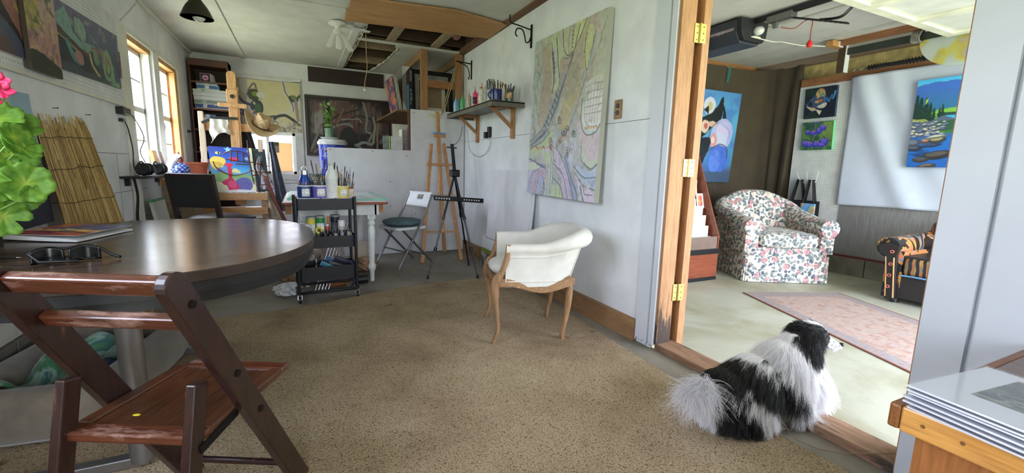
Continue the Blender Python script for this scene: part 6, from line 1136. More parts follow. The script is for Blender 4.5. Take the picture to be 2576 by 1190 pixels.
def pen(x, y, z, ln, dx, dy, c, lab, grp):
    d = V(dx, dy, 1).normalized(); t = thing('pen', lab, 'pen', (x, y, z), rot=d.to_track_quat('Z', 'Y').to_euler(), group=grp); b = MB(); b.cyl((0, 0, 0), (0, 0, ln*.72), .0045, n=8); b.build('barrel', P('pen_'+c[0], c[1], .35), t, smooth=60); b = MB(); b.cyl((0, 0, ln*.72), (0, 0, ln*.97), .0056, n=8); b.cyl((0, 0, ln*.97), (0, 0, ln), .0056, .003, n=8); b.build('cap', P('pencap_'+c[0], np.asarray(c[1])*.7, .35), t, smooth=60)
rr = random.Random(4); cn = ['green', 'dark teal', 'orange', 'cream', 'navy', 'sky blue', 'black', 'violet', 'brown']
for k in range(14):
    a = 2*PI*k/14; i = k % 9; pen(1.68+.03*math.cos(a), 3.885+.03*math.sin(a), SZ+.02, rr.uniform(.15, .185), .22*math.cos(a), .22*math.sin(a), PENC[i], '%s pen in the cobalt blue mug%s' % (cn[i], '' if k < 9 else ', second of its colour'), 'pens in the cobalt mug')
for k in range(6):
    a = 2*PI*k/6+.3; i = (k*2+5) % 9; pen(1.80+.02*math.cos(a), 3.85+.02*math.sin(a), SZ+.016, rr.uniform(.13, .155), .2*math.cos(a), .2*math.sin(a), PENC[i], '%s pen in the tan-labelled glass jar' % cn[i], 'pens in the glass jar')
for k in range(5):
    a = 2*PI*k/5; i = (8, 5, 6, 4, 3)[k]; pen(1.67+.016*math.cos(a), 3.99+.016*math.sin(a), SZ+.012, rr.uniform(.165, .21), .12*math.cos(a), .12*math.sin(a), PENC[i], '%s brush handle in the clear cup' % cn[i], 'brushes in the clear cup')
# wall hooks, outlets
def hook(p, lab, s=1.0, flip=1):
    t = thing('plant_hook', lab, 'hook', p); b = MB(); b.bar((-.006, 0, -.10*s), (-.006, 0, .10*s), .012, .022, up=(0, 1, 0)); b.build('back_plate', M_DARKM, t, bevel=.002)
    b = MB(); b.tube(spline([(-.01, 0, .055*s), (-.14*s, 0, .075*s), (-.215*s, 0, .09*s), (-.222*s, 0, .15*s)], 4), .006, 8); b.build('arm', M_DARKM, t, smooth=60)
    b = MB(); b.tube(spline([(-.012, 0, -.01), (-.03*s, 0, -.05*s), (-.06*s, 0, -.055*s), (-.075*s, 0, .0), (-.10*s, 0, .045*s), (-.15*s, 0, .045*s), (-.165*s, 0, .0), (-.145*s, 0, -.02*s)], 5), .006, 8); b.build('scroll', M_DARKM, t, smooth=60)
hook((1.94, 3.70, 2.28), 'black wrought iron scroll hook left of the big abstract painting'); 
t = thing('plant_hook', 'black iron bracket high in the corner by the storage rack', 'hook', (1.94, 5.25, 2.28)); b = MB(); b.bar((-.006, 0, -.12), (-.006, 0, .10), .012, .022, up=(0, 1, 0)); b.build('back_plate', M_DARKM, t, bevel=.002); b = MB(); b.tube([(-.01, 0, .06), (-.20, 0, .07)], .007, 8); b.build('arm', M_DARKM, t, smooth=60); b = MB(); b.tube(spline([(-.16, 0, .06), (-.06, 0, .02), (-.03, 0, -.08), (-.045, 0, -.11), (-.03, 0, -.12)], 5), .006, 8); b.build('scroll', M_DARKM, t, smooth=60)
hook((1.94, 2.20, 2.26), 'black iron hook cut by the picture top above the outlet', .8)
t = thing('wall_outlet', 'dark outlet in a wooden plate right of the big abstract painting', 'outlet', (1.94, 2.415, 1.506)); b = MB(); b.bb(-.012, 0, -.036, .036, -.062, .062); b.build('plate', WOOD('oak_outlet_plate', (120, 92, 60), (160, 128, 90), 'z', .5), t, bevel=.003)
for dz in (-.022, .022): b = MB(); b.lathe([(0, 0), (.016, 0), (.016, .004), (0, .004)], 20, (-.012, 0, dz), Matrix.Rotation(-R90, 3, 'Y')); b.build('receptacle', M_BLACK, t)
b = MB(); b.cyl((-.012, 0, 0), (-.015, 0, 0), .004, n=8); b.build('screw', M_BRASS, t)
q = at(1235, 333, 'x', 1.94); t = thing('phone_charger', 'black charger plugged in below the wall shelf with a white looping cable', 'charger', tuple(q)); b = MB(); b.bb(-.035, 0, -.02, .03, -.055, .06); b.build('socket_block', M_BLACK, t, bevel=.004); b = MB(); b.bb(-.06, -.02, .03, .075, -.065, .005); b.build('plug', M_BLACK, t, bevel=.004)
b = MB(); pp_ = [at(x, y, 'x', 1.925)-q for x, y in ((1233, 348), (1233, 365), (1222, 385), (1205, 394), (1190, 388), (1180, 372), (1177, 340), (1173, 320), (1175, 300))]; b.tube([tuple(p) for p in spline(pp_, 4)], .004, 6); b.build('cable', P('white_cable', (190, 190, 190), .5), t, smooth=60)
b = MB(); b.tube([tuple(at(x, y, 'y', 5.44)) for x, y in spline([(1115, 362), (1126, 370), (1140, 366), (1155, 352), (1160, 335), (1163, 318)], 4)], .004, 6); o = b.build('grey_cord', P('grey_cord_rubber', (110, 110, 108), .6), None, smooth=60); tag(o, 'thin grey cord sagging from the shelf corner to the pine easel', 'cord')
# cream tub chair
exec('''
M_LIN = P('cream_linen', (206, 202, 192), .85, var=.03, vs=10, bump=.12, bs=220, sheen=.2)
M_OAK = WOOD('limed_oak', (122, 88, 58), (166, 128, 88), 'z', .6, wear=(176, 164, 146), wearamt=.35, bump=.3)
M_OAKX = WOOD('limed_oak_rail', (122, 88, 58), (166, 128, 88), 'x', .6, wear=(176, 164, 146), wearamt=.35, bump=.3)
''')
# ================================================================ tub chair
M_LIN = P('cream_linen', (214, 210, 200), .85, var=.03, vs=10, bump=.12, bs=220, sheen=.2)
M_OAK = WOOD('limed_oak', (86, 64, 46), (124, 97, 71), 'z', .6, wear=(176, 164, 146), wearamt=.3, bump=.3)
M_OAKX = WOOD('limed_oak_rail', (86, 64, 46), (124, 97, 71), 'y', .6, wear=(176, 164, 146), wearamt=.3, bump=.3)
t = thing('tub_chair', 'cream linen tub chair with carved limed oak legs by the right wall', 'chair', (1.373, 2.54, .012), math.radians(73.2))
path = spline([(-.262, .205), (-.268, .0), (-.245, -.14), (-.155, -.235), (0, -.262), (.155, -.235), (.245, -.14), (.268, 0), (.262, .205)], 6); NP = len(path)
def shell():
    b = MB(); sec = []
    for i, p in enumerate(path):
        a, c = path[max(i-1, 0)], path[min(i+1, NP-1)]; tx, ty = c[0]-a[0], c[1]-a[1]; L_ = math.hypot(tx, ty); nx, ny = ty/L_, -tx/L_
        if nx*p[0]+ny*p[1] < 0: nx, ny = -nx, -ny
        bk_ = max(0, -p[1]/.262); bk_ = bk_*bk_*(3-2*bk_); top = .615+.055*bk_; r = .030+.026*bk_; ln = .012+.070*bk_
        pr = [(-.0, .365), (.002, .41), (ln*.4, .50), (ln*.8, top-.06)]
        for k in range(9): q = math.radians(-50+220*k/8); pr.append((ln-.012+r*math.cos(q)*1.1, top-.01+r*math.sin(q)))
        pr += [(ln-.055-.02*bk_, top-.05), (-.055, .50), (-.06, .44)]
        sec.append([V(p[0]+nx*o_, p[1]+ny*o_, z) for o_, z in pr])
    n = len(sec[0]); b.add([q for s_ in sec for q in s_], [(i*n+k, i*n+k+1, (i+1)*n+k+1, (i+1)*n+k) for i in range(NP-1) for k in range(n-1)]+[tuple(range(n)), tuple(reversed(range((NP-1)*n, NP*n)))]); return b, sec
b, sec = shell(); b.build('upholstery', M_LIN, t, smooth=50)
b = MB(); b.tube([s_[3]+V(0, 0, .012) for s_ in sec], .005, 6); b.build('arm_piping', M_LIN, t, smooth=60)
for side in (-1, 1):
    pl_ = [sec[i if side < 0 else NP-1-i] for i in range(0, 18)]
    b = MB(); loop = [q[1]+V(0, 0, -.01) for q in pl_]+[pl_[-1][2]]+[q[3]+V(0, 0, .0) for q in reversed(pl_)]; b.tube([p+V(side*.002, 0, 0) for p in loop], .0045, 6, closed=True); b.build('side_piping', M_LIN, t, smooth=60)
s_ = MB()
for k in range(5):
    i = NP//2+(k-2)*3; q = sec[i][13]; s_.ball(tuple(q+V(0, -.002, -.02)), .007, 8, 6)
s_.build('tufting_buttons', M_LIN, t, smooth=180)
b = MB(); n1 = 26
def cshape(u, v):
    a = 2*PI*u; e_ = -math.cos(PI*v); s2 = math.sin(PI*v)**.5; fr = max(0, math.sin(a)); return V(.225*s2*math.copysign(abs(math.cos(a))**.7, math.cos(a)), .02+(.20+.065*fr)*s2*math.copysign(abs(math.sin(a))**.8, math.sin(a)), .445+.055*e_)
b.sheet(cshape, 40, 16); b.build('seat', M_LIN, t, smooth=180)
for sx_ in (-1, 1):
    b = MB(); pts = spline([(sx_*.266, .190, .632), (sx_*.266, .198, .56), (sx_*.262, .225, .47), (sx_*.255, .262, .40), (sx_*.252, .270, .34), (sx_*.250, .255, .20), (sx_*.247, .245, .10), (sx_*.25, .262, .035), (sx_*.252, .275, .0)], 4)
    rs = [.022+(.012 if .30 < p[2] < .44 else 0)-(.006 if p[2] < .2 else 0) for p in pts]; b.tube(pts, rs, 10, flat=.8); b.build('front_leg', M_OAK, t, smooth=50)
    b = MB(); pts = spline([(sx_*.205, -.195, .41), (sx_*.212, -.215, .33), (sx_*.21, -.205, .18), (sx_*.208, -.185, .07), (sx_*.21, -.18, .0)], 4); b.tube(pts, [.032-.014*(1-p[2]/.41) for p in pts], 10, flat=.8); b.build('rear_leg', M_OAK, t, smooth=50)
    b = MB(); yy = [-.21+.455*k/24 for k in range(25)]; lo = [.345+.022*math.sin((y+.21)/.455*2*PI*1.0+2.2)+.03*max(0, (y-.15)/.1)*0 for y in yy]; up_ = [l+.045+.008*math.cos((y+.2)*14) for l, y in zip(lo, yy)]
    poly = list(zip(yy, lo))+list(reversed(list(zip(yy, up_)))); M = Matrix(((0, 0, 1, sx_*.252), (1, 0, 0, 0), (0, 1, 0, 0), (0, 0, 0, 1))); b.prism(poly, -.016, .016, M); b.build('seat_rail', M_OAKX, t, bevel=.005)
b = MB(); xx = [-.25+.5*k/24 for k in range(25)]; lo = [.335+.03*math.cos(x/.25*PI) for x in xx]; poly = list(zip(xx, lo))+[(x, .405) for x in reversed(xx)]; M = Matrix(((1, 0, 0, 0), (0, 0, 1, .262), (0, 1, 0, 0), (0, 0, 0, 1))); b.prism(poly, -.014, .018, M); b.build('seat_rail', M_OAKX, t, bevel=.005)
b = MB(); b.bb(-.2, .2, -.255, -.225, .35, .40); b.build('seat_rail', M_OAKX, t, bevel=.005)
# ================================================================ pictures on the studio walls
# the big abstract
A = Art(240, 318, (188, 190, 174), seed=21)
A.vgrad([(0, (186, 192, 166)), (.35, (184, 182, 166)), (.58, (190, 186, 180)), (.7, (194, 198, 214)), (1, (196, 196, 220))]).wobble(.03)
A.blot((170, 176, 172), .5, .62, 7, 4, 31, .8).blot((176, 160, 146), .52, .62, 5, 3, 32, .7).blot((196, 204, 164), .55, .66, 8, 4, 33, .7)
A.poly([(.0, .0), (.12, .0), (.2, .3), (.12, .5), (.0, .62)], (178, 190, 184), .8, 3).poly([(.12, .04), (.24, .05), (.3, .3), (.22, .5), (.16, .34)], (178, 164, 144), .9, 3).poly([(.16, .26), (.30, .22), (.38, .42), (.26, .60), (.14, .52)], (174, 158, 142), .8, 3)
A.poly([(.50, .42), (.62, .34), (.72, .26), (.70, .40), (.62, .52), (.60, .64), (.52, .62), (.46, .58)], (182, 168, 126), .95, 3).poly([(.58, .22), (.68, .22), (.72, .3), (.64, .40), (.52, .42), (.5, .36)], (166, 158, 138), .9, 3).poly([(.42, .18), (.52, .14), (.6, .16), (.52, .36), (.46, .40)], (178, 158, 148), .9, 3)
A.poly([(.74, .56), (.86, .52), (1, .5), (1, .76), (.86, .8), (.76, .7)], (206, 186, 194), .9, 3).poly([(.80, .36), (1, .33), (1, .52), (.82, .54)], (206, 210, 206), .9, 3)
A.poly([(.40, .0), (.54, .0), (.6, .14), (.5, .18), (.44, .14)], (190, 194, 168), .9, 3).poly([(.62, .0), (.74, .0), (.66, .12), (.58, .16)], (206, 212, 150), .9, 3).poly([(.74, .06), (.82, .05), (.84, .14), (.80, .27), (.75, .26)], (200, 206, 150), .9, 3).poly([(.86, .02), (1, .0), (1, .34), (.9, .38)], (190, 196, 174), .7, 3)
DK = (84, 88, 82); BL = (120, 132, 150)
A.poly([(.26, .02), (.36, .0), (.42, .26), (.40, .34), (.33, .33), (.30, .2)], (190, 204, 152), .95, 3).poly([(.30, .10), (.36, .10), (.40, .28), (.35, .31)], (196, 190, 200), .9, 3)
A.curve([(.28, .05), (.31, .16), (.34, .3), (.33, .36)], .012, DK).curve([(.35, .03), (.40, .2), (.43, .3), (.41, .36)], .010, DK).curve([(.32, .12), (.34, .22), (.36, .3)], .008, (60, 66, 62))
for k in range(5): A.ell(.315+.008*k, .12+.03*k, .008, .012, (40, 46, 46))
A.poly([(.40, .34), (.52, .24), (.48, .40), (.36, .56), (.22, .66), (.04, .70), (.0, .68), (.18, .60), (.30, .46)], (150, 158, 166), .95, 3).curve([(.66, .02), (.62, .14), (.54, .26), (.46, .36), (.36, .5), (.22, .62), (.02, .68)], .010, (88, 92, 100)).curve([(.62, .16), (.50, .32), (.42, .44), (.28, .58), (.1, .66)], .010, DK).curve([(.42, .34), (.34, .46), (.24, .56), (.10, .63), (.0, .65)], .012, (104, 112, 116))
A.poly([(.0, .70), (.22, .66), (.36, .58), (.34, .66), (.2, .72), (.0, .74)], (180, 198, 150), .95, 3).curve([(.0, .70), (.2, .67), (.34, .60)], .008, DK)
for k in range(9): A.line([(.42-.025*k, .34+.030*k), (.45-.025*k, .37+.03*k)], .007, (40, 52, 60))
A.curve([(.44, .0), (.46, .10), (.52, .165), (.60, .155), (.68, .09), (.74, .0)], .010, DK).curve([(.48, .17), (.54, .185), (.62, .165)], .007, DK).curve([(.54, .16), (.53, .08), (.55, .0)], .006, (110, 120, 90)).curve([(.57, .16), (.59, .08), (.58, .0)], .006, (160, 120, 110))
for k in range(6): A.ell(.575+.003*k, .02+.022*k, .006, .006, (90, 70, 90)).ell(.47, .02+.02*k, .007, .007, (206, 190, 90)).ell(.78-.008*k, .06+.03*k, .007, .008, (196, 120, 110)).ell(.86+.014*k, .02+.018*k, .01, .008, (206, 150, 170))
A.curve([(.76, .06), (.76, .2), (.78, .275), (.83, .26), (.84, .12)], .008, DK).curve([(.98, .04), (.90, .2), (.80, .3), (.70, .46), (.62, .58)], .007, (120, 124, 124)).curve([(.88, .1), (.82, .28), (.78, .4), (.76, .5)], .03, (176, 186, 186), .8).curve([(.86, .1), (.80, .28), (.74, .42)], .006, (130, 138, 130))
for (u0, v0) in ((.03, .1), (.05, .2), (.02, .3), (.07, .38), (.03, .48), (.05, .56), (.08, .16), (.1, .44)): A.curve([(u0, v0), (u0+.05, v0+.03), (u0+.03, v0+.08), (u0+.07, v0+.12)], .006, (128, 138, 130)).ell(u0, v0, .012, .01, (206, 150, 96), .0, .8).ell(u0+.03, v0+.05, .008, .02, (110, 130, 170), .0, .7)
A.ell(.91, .52, .15, .12, (196, 206, 206)).ell(.91, .51, .13, .105, (222, 222, 220)).curve([(.76, .44), (.77, .56), (.84, .63), (.94, .63), (1, .58)], .008, DK).curve([(.8, .45), (.81, .54), (.87, .59), (.96, .59)], .006, (140, 130, 120))
for k in range(5): A.line([(.80, .38+.035*k), (1, .36+.04*k)], .006, (150, 138, 128)).line([(.83+.035*k, .36), (.84+.03*k, .57)], .005, (156, 144, 136)).ell(.84+.03*k, .60, .01, .008, (206, 160, 90))
r = random.Random(12)
for k in range(58):
    u0, v0 = r.gauss(.52, .115), r.gauss(.66, .05); u0 = min(.80, max(.30, u0)); v0 += .12*(u0-.5)
    s0 = r.uniform(.018, .034); a0 = r.uniform(0, 6.28); pts = [(u0+s0*(1-.09*j)*math.cos(a0+.8*j), v0+.78*s0*(1-.09*j)*math.sin(a0+.8*j)) for j in range(8)]
    if k % 4 == 0: A.ell(u0, v0, s0*1.1, s0*.8, r.choice([(96, 84, 76), (120, 96, 70), (80, 92, 84)]), 0, .9)
    A.curve(pts, .014, (90, 96, 100), 1, .007, 3).curve(pts, .009, r.choice([(216, 218, 216), (196, 206, 214), (214, 200, 206)]), 1, .004, 3)
    if k % 3 == 0: A.ell(u0+r.uniform(-.03, .03), v0+r.uniform(-.02, .02), .009, .008, r.choice([(216, 196, 90), (206, 150, 80), (190, 110, 90)]))
A.poly([(.40, .72), (.46, .70), (.56, .78), (.70, .92), (.74, 1), (.62, 1), (.52, .86)], (204, 186, 212), .95, 3).poly([(.62, .76), (.70, .84), (.78, .94), (.80, 1), (.72, 1), (.66, .88), (.56, .76)], (150, 158, 184), .95, 3).poly([(.74, .80), (.9, .84), (1, .84), (1, .92), (.86, .90)], (176, 190, 218), .95, 3).poly([(.74, .84), (.84, .92), (1, .95), (1, 1), (.86, 1)], (216, 196, 220), .95, 3)
for pts in ([(.46, .70), (.58, .80), (.70, .92), (.74, 1)], [(.58, .76), (.68, .86), (.78, .96), (.80, 1)], [(.72, .80), (.84, .87), (1, .87)], [(.74, .84), (.86, .92), (1, .93)], [(.82, .72), (.86, .80), (.94, .82), (1, .78)], [(.44, .80), (.56, .86), (.64, .95), (.66, 1)], [(.44, .88), (.54, .93), (.60, 1)]): A.curve(pts, .008, (92, 104, 116))
A.curve([(.82, .70), (.84, .76), (.92, .80), (1, .76)], .04, (196, 206, 182)).curve([(.80, .70), (.82, .78), (.92, .83), (1, .79)], .006, (92, 104, 104)).poly([(.88, .90), (.92, .90), (.93, .95), (.88, .95)], (216, 200, 222)).curve([(.86, .9), (.88, .96), (.98, .96)], .006, (90, 110, 110)).curve([(.82, .92), (.88, 1.0)], .014, (84, 126, 116))
for k, c in enumerate([(170, 184, 220), (196, 204, 222), (206, 184, 212), (214, 190, 214), (166, 180, 214)]):
    q = .27-.045*k; A.curve([(.02+.035*k, 1), (.05+.035*k, .90), (.14+.025*k, .84+.01*k), (.26, .82+.018*k), (.34, .86+.02*k), (.37, 1)], .03, c).curve([(.02+.035*k, 1), (.05+.035*k, .89), (.14+.025*k, .83+.01*k), (.26, .808+.018*k), (.345, .85+.02*k)], .006, (96, 96, 116) if k % 2 else (196, 110, 100))
A.ell(.25, .955, .06, .07, (172, 184, 216)).curve([(.30, .88), (.32, .93), (.31, 1)], .03, (198, 208, 186)).curve([(.28, .9), (.30, .95), (.28, 1)], .008, (70, 74, 70))
A.poly([(.36, .72), (.42, .72), (.43, .84), (.42, 1), (.35, 1), (.38, .86)], (196, 208, 180), .95).curve([(.38, .70), (.395, .82), (.385, 1)], .006, DK).curve([(.42, .72), (.43, .84), (.42, 1)], .007, DK).poly([(.43, .92), (.52, .93), (.58, 1), (.43, 1)], (186, 206, 168), .95, 3).curve([(.48, .93), (.49, 1)], .006, (110, 130, 110)).curve([(.53, .94), (.55, 1)], .006, (110, 130, 110))
A.poly([(.0, .80), (.14, .79), (.24, .82), (.1, .84), (0, .845)], (214, 222, 196)).poly([(.03, .72), (.08, .71), (.09, .78), (.03, .78)], (184, 200, 176), .95, 2).ell(.14, .745, .03, .025, (190, 206, 186)).poly([(.22, .70), (.30, .73), (.33, .80), (.24, .76)], (186, 200, 164), .95, 3).curve([(.0, .77), (.12, .79), (.28, .83)], .02, (84, 100, 140), .8)
for k in range(16): A.ell(.02+.02*k, .70+.008*math.sin(k*2.1), .011, .007, r.choice([(214, 190, 96), (206, 120, 90), (96, 106, 130)])).ell(.31-.004*k, .88+.008*k, .006, .006, r.choice([(226, 200, 80), (60, 60, 66), (200, 110, 80)]))
for k in range(9): A.ell(.42+.02*k, .985, .006, .006, (216, 220, 160))
A.mott(.08, 40, 9).blot((214, 216, 214), .62, .72, 30, 30, 77, .35).blot((120, 122, 116), .64, .74, 26, 26, 78, .3)
A.a = A.a*.92+np.array((190, 190, 190))*.08
o = canvas('abstract_painting', A, (1.893, 3.535, 2.185), (0, -1.02, -.012), (-.05, -.01, -1.30), .042, side=(186, 186, 172)); tag(o, 'tall grey, sage and lilac abstract painting of swirling bands on the right wall', 'painting')
# yellow tree on the back wall
A = Art(130, 110, (204, 192, 146), seed=31); A.wobble(.05).mott(.05, 6)
A.poly([(0, 0), (.2, 0), (.2, .4), (.12, 1), (0, 1)], (150, 138, 120), .9, 3).curve([(.16, 0), (.18, .2), (.26, .4), (.2, .7), (.24, 1)], .10, (176, 166, 158)).curve([(.2, .3), (.28, .12), (.33, .08), (.36, .24), (.40, .36)], .025, (110, 92, 96))
A.ell(.30, .30, .09, .11, (58, 62, 36)).ell(.32, .28, .05, .05, (118, 132, 50)).ell(.40, .30, .06, .06, (206, 202, 190)).ell(.34, .52, .10, .13, (40, 54, 62)).ell(.35, .54, .05, .09, (62, 92, 52)).ell(.30, .46, .02, .03, (196, 190, 150)).curve([(.05, .3), (.15, .45), (.26, .5)], .04, (50, 56, 80)).curve([(.02, .6), (.14, .66), (.2, .8)], .07, (44, 50, 82)).curve([(.36, .62), (.46, .7), (.58, .69)], .035, (64, 60, 56))
A.curve([(.74, 0), (.76, .14), (.84, .32), (.86, .5), (.78, .6), (.68, .66)], .065, (202, 196, 178)).curve([(.74, .02), (.78, .2), (.86, .38), (.88, .55)], .015, (70, 66, 70)).curve([(.58, .74), (.66, .68), (.78, .66), (.9, .76), (1, .84)], .05, (52, 52, 56)).curve([(.86, .3), (.9, .36), (1, .26)], .06, (54, 58, 44)).ell(.9, .30, .04, .05, (112, 120, 60)).curve([(.92, .36), (.94, .6), (.96, .74)], .045, (150, 132, 140)).curve([(.97, .3), (.96, .5)], .02, (206, 200, 190))
for k in range(60): u0, v0 = r.uniform(.5, 1), r.uniform(.76, 1); A.curve([(u0, v0), (u0+r.uniform(-.05, .05), v0+r.uniform(.0, .07)), (u0+r.uniform(-.08, .08), v0+r.uniform(.04, .12))], .014, r.choice([(170, 164, 162), (110, 108, 110), (196, 190, 170), (120, 120, 90), (176, 156, 160)]))
for k in range(40): u0, v0 = r.uniform(0, .3), r.uniform(.55, 1); A.curve([(u0, v0), (u0+r.uniform(-.05, .05), v0+.08), (u0+r.uniform(-.08, .08), v0+.14)], .02, r.choice([(150, 140, 136), (60, 60, 90), (100, 92, 96), (176, 150, 130)]))
o = canvas('tree_painting', A, (-.80, 7.318, 2.238), (.842, 0, .0), (-.002, 0, -.70), .02, side=(190, 186, 170)); tag(o, 'pale yellow painting of twisted grey trees above the back window', 'painting')
# dark forest in a dark frame
A = Art(200, 134, (70, 50, 50), seed=41); A.vgrad([(0, (96, 84, 82)), (.4, (84, 62, 62)), (1, (40, 30, 32))]).wobble(.04)
for (u0, w0, c, v1) in ((.06, .05, (110, 102, 92), 1), (.13, .09, (150, 142, 140), .7), (.20, .06, (132, 128, 124), .5), (.29, .07, (156, 148, 146), .55), (.38, .07, (96, 80, 64), 1), (.46, .05, (84, 66, 50), 1), (.52, .07, (110, 92, 78), .8), (.60, .03, (140, 132, 128), .5), (.64, .03, (70, 74, 76), 1), (.72, .10, (104, 92, 88), .6), (.86, .10, (92, 78, 78), .6)): A.poly([(u0-w0/2, 0), (u0+w0/2, 0), (u0+w0*.45, v1), (u0-w0*.55, v1)], c, .9)
A.blot((100, 46, 50), .5, .62, 6, 4, 61, .6).blot((30, 24, 26), .55, .68, 7, 3, 62, .8)
for k in range(90): u0, v0 = r.uniform(.02, .98), r.uniform(0, .55); A.curve([(u0, v0), (u0+r.uniform(-.008, .008), v0+.05), (u0+r.uniform(-.01, .01), v0+.11)], .006, r.choice([(60, 50, 46), (170, 162, 158), (120, 104, 96), (84, 56, 56)]), .8)
A.ell(.48, .76, .12, .26, (20, 17, 18)).poly([(.23, 0), (.27, 0), (.28, .3), (.22, .4)], (20, 22, 24))
for pts, w0, c in (([(.15, .5), (.35, .3), (.5, .22), (.62, .14)], .022, (40, 34, 32)), ([(.3, .46), (.45, .42), (.6, .28), (.72, .3), (.86, .36), (1, .2)], .018, (34, 28, 28)), ([(.68, 0), (.72, .3), (.71, .55), (.78, .6), (.74, .75)], .026, (140, 140, 126)), ([(.86, .3), (.855, .6), (.84, 1)], .028, (150, 122, 84)), ([(.80, .3), (.82, .5), (.80, .72)], .03, (150, 150, 144)), ([(.58, .84), (.66, .78), (.76, .80), (.8, .74)], .035, (146, 150, 140)), ([(.56, .84), (.62, .88), (.70, 1)], .035, (130, 128, 124)), ([(.02, .95), (.10, .7), (.16, .5)], .03, (120, 112, 100)), ([(.06, 1), (.18, .8)], .02, (130, 120, 104)), ([(.9, .74), (.98, .6)], .05, (110, 112, 110)), ([(.4, .38), (.6, .34), (.66, .4)], .014, (150, 146, 140)), ([(.34, .5), (.46, .45), (.54, .5)], .02, (130, 136, 122)), ([(.44, .16), (.38, .34), (.33, .5)], .015, (140, 112, 72))): A.curve(pts, w0, c)
t = thing('forest_painting', 'dark reddish forest painting in a dark frame on the back wall', 'painting', (.096, 7.345, 1.215)); canvas('picture', A, (.035, -.025, .845), (1.165, 0, 0), (0, 0, -.81), .015, parent=t)
b = MB(); b.bb(0, 1.24, -.045, 0, 0, .04); b.bb(0, 1.24, -.045, 0, .84, .88); b.bb(0, .04, -.045, 0, .04, .84); b.bb(1.2, 1.24, -.045, 0, .04, .84); b.build('frame', P('dark_walnut_frame', (46, 28, 26), .4), t, bevel=.003)
# pegboard pictures
A = Art(190, 78, (66, 76, 96), seed=51); A.wobble(.06).vgrad([(0, (92, 84, 118)), (.4, (80, 88, 110)), (.75, (44, 60, 76)), (1, (56, 74, 80))]).blot((126, 140, 126), .56, .68, 14, 8, 71, .7).poly([(0, .36), (.2, .42), (.4, .6), (.5, 1), (0, 1)], (24, 36, 48), .95, 3)
A.poly([(0, .30), (.06, .16), (.16, .08), (.22, .2), (.26, .36), (.42, .46), (.56, .44), (.5, .56), (.34, .58), (.2, .46), (.08, .36)], (112, 146, 134), 1, 4).ell(.36, .28, .085, .20, (120, 148, 134), -.15).curve([(.28, .12), (.29, .3), (.36, .46)], .012, (60, 56, 60)).curve([(.29, .1), (.40, .12), (.45, .3), (.44, .44)], .010, (72, 62, 66)).curve([(.34, .2), (.37, .4)], .03, (150, 160, 140))
A.curve([(0, .40), (.14, .46), (.28, .6), (.42, .62), (.54, .56)], .02, (84, 44, 46)).curve([(0, .46), (.16, .54), (.28, .64)], .012, (150, 140, 70)).curve([(.16, .56), (.22, .74), (.30, .80)], .05, (70, 124, 126)).ell(.31, .74, .06, .10, (160, 112, 106)).poly([(.44, .58), (.52, .58), (.58, .96), (.48, .96)], (54, 52, 62), 1, 3).curve([(.46, .6), (.5, .8), (.6, .96)], .02, (176, 164, 112)).ell(.56, .62, .05, .14, (110, 132, 110)).curve([(.5, .5), (.62, .48), (.74, .56)], .02, (150, 90, 80))
A.ell(.77, .70, .10, .26, (120, 150, 110)).ell(.77, .72, .05, .15, (70, 96, 92)).ell(.77, .7, .025, .10, (160, 150, 90)).curve([(.70, .6), (.76, .54), (.82, .62)], .02, (150, 110, 106)).poly([(.82, .66), (.92, .7), (.97, 1), (.84, 1)], (112, 152, 112), 1, 3).ell(.92, .78, .04, .12, (60, 80, 110)).poly([(0, .86), (.3, .88), (.6, .96), (.9, 1), (0, 1)], (60, 74, 84), .9, 3).mott(.15, 30, 4)
o = canvas('orchid_painting', A, (-1.232, 3.515, 2.005), (0, 1.02, .026), (0, -.02, -.395), .012, side=(60, 60, 66)); tag(o, 'wide teal and violet abstract painting on the pegboard', 'painting')
A = Art(50, 150, (176, 138, 130), seed=61); A.wobble(.1).vgrad([(0, (170, 150, 140)), (.45, (176, 140, 128)), (.75, (166, 120, 116)), (1, (160, 120, 110))]).poly([(0, 0), (.42, 0), (.40, .5), (.3, .56), (0, .56)], (160, 150, 70), .95, 2).blot((60, 80, 50), .62, .7, 6, 12, 81, .8).curve([(.45, .4), (.5, .6), (.55, .85)], .03, (130, 100, 60)).blot((190, 160, 110), .55, .68, 8, 16, 82, .6)
A.poly([(0, .80), (.2, .78), (.45, .80), (.7, .84), (1, .90), (1, 1), (0, 1)], (34, 44, 34), 1, 3).blot((80, 60, 80), .6, .7, 10, 10, 83, .4).mott(.14, 14, 5)
o = canvas('narrow_painting', A, (-1.210, 3.165, 2.03), (0, .325, .0), (0, 0, -.49), .02, side=(70, 60, 50)); tag(o, 'narrow pink painting with a dark green foot on the pegboard', 'painting')
A = Art(90, 110, (110, 84, 76), seed=71); A.wobble(.1).blot((150, 110, 96), .45, .6, 4, 4, 91, .9).poly([(.2, 0), (.6, 0), (1, .62), (1, .8), (.5, .5)], (150, 104, 92), .9).poly([(.3, .3), (.5, .28), (1, .9), (1, 1), (.8, 1)], (38, 30, 36), .95).poly([(.45, .55), (.7, .66), (1, 1), (.6, .92)], (76, 84, 106), .9, 2).curve([(.6, 0), (.85, .4), (1, .5)], .04, (176, 150, 104)).poly([(0, .6), (.4, .7), (.8, 1), (0, 1)], (92, 72, 70), .9, 2).mott(.12, 16, 6)
o = canvas('brown_painting', A, (-1.234, 2.70, 2.03), (0, .50, .0), (0, 0, -.445), .012); tag(o, 'brown and slate abstract painting overlapped by the narrow pink one', 'painting')
A = Art(30, 60, (60, 66, 90), seed=75); A.blot((130, 50, 66), .42, .55, 3, 6, 95, .95).blot((150, 130, 130), .6, .7, 5, 8, 96, .7)
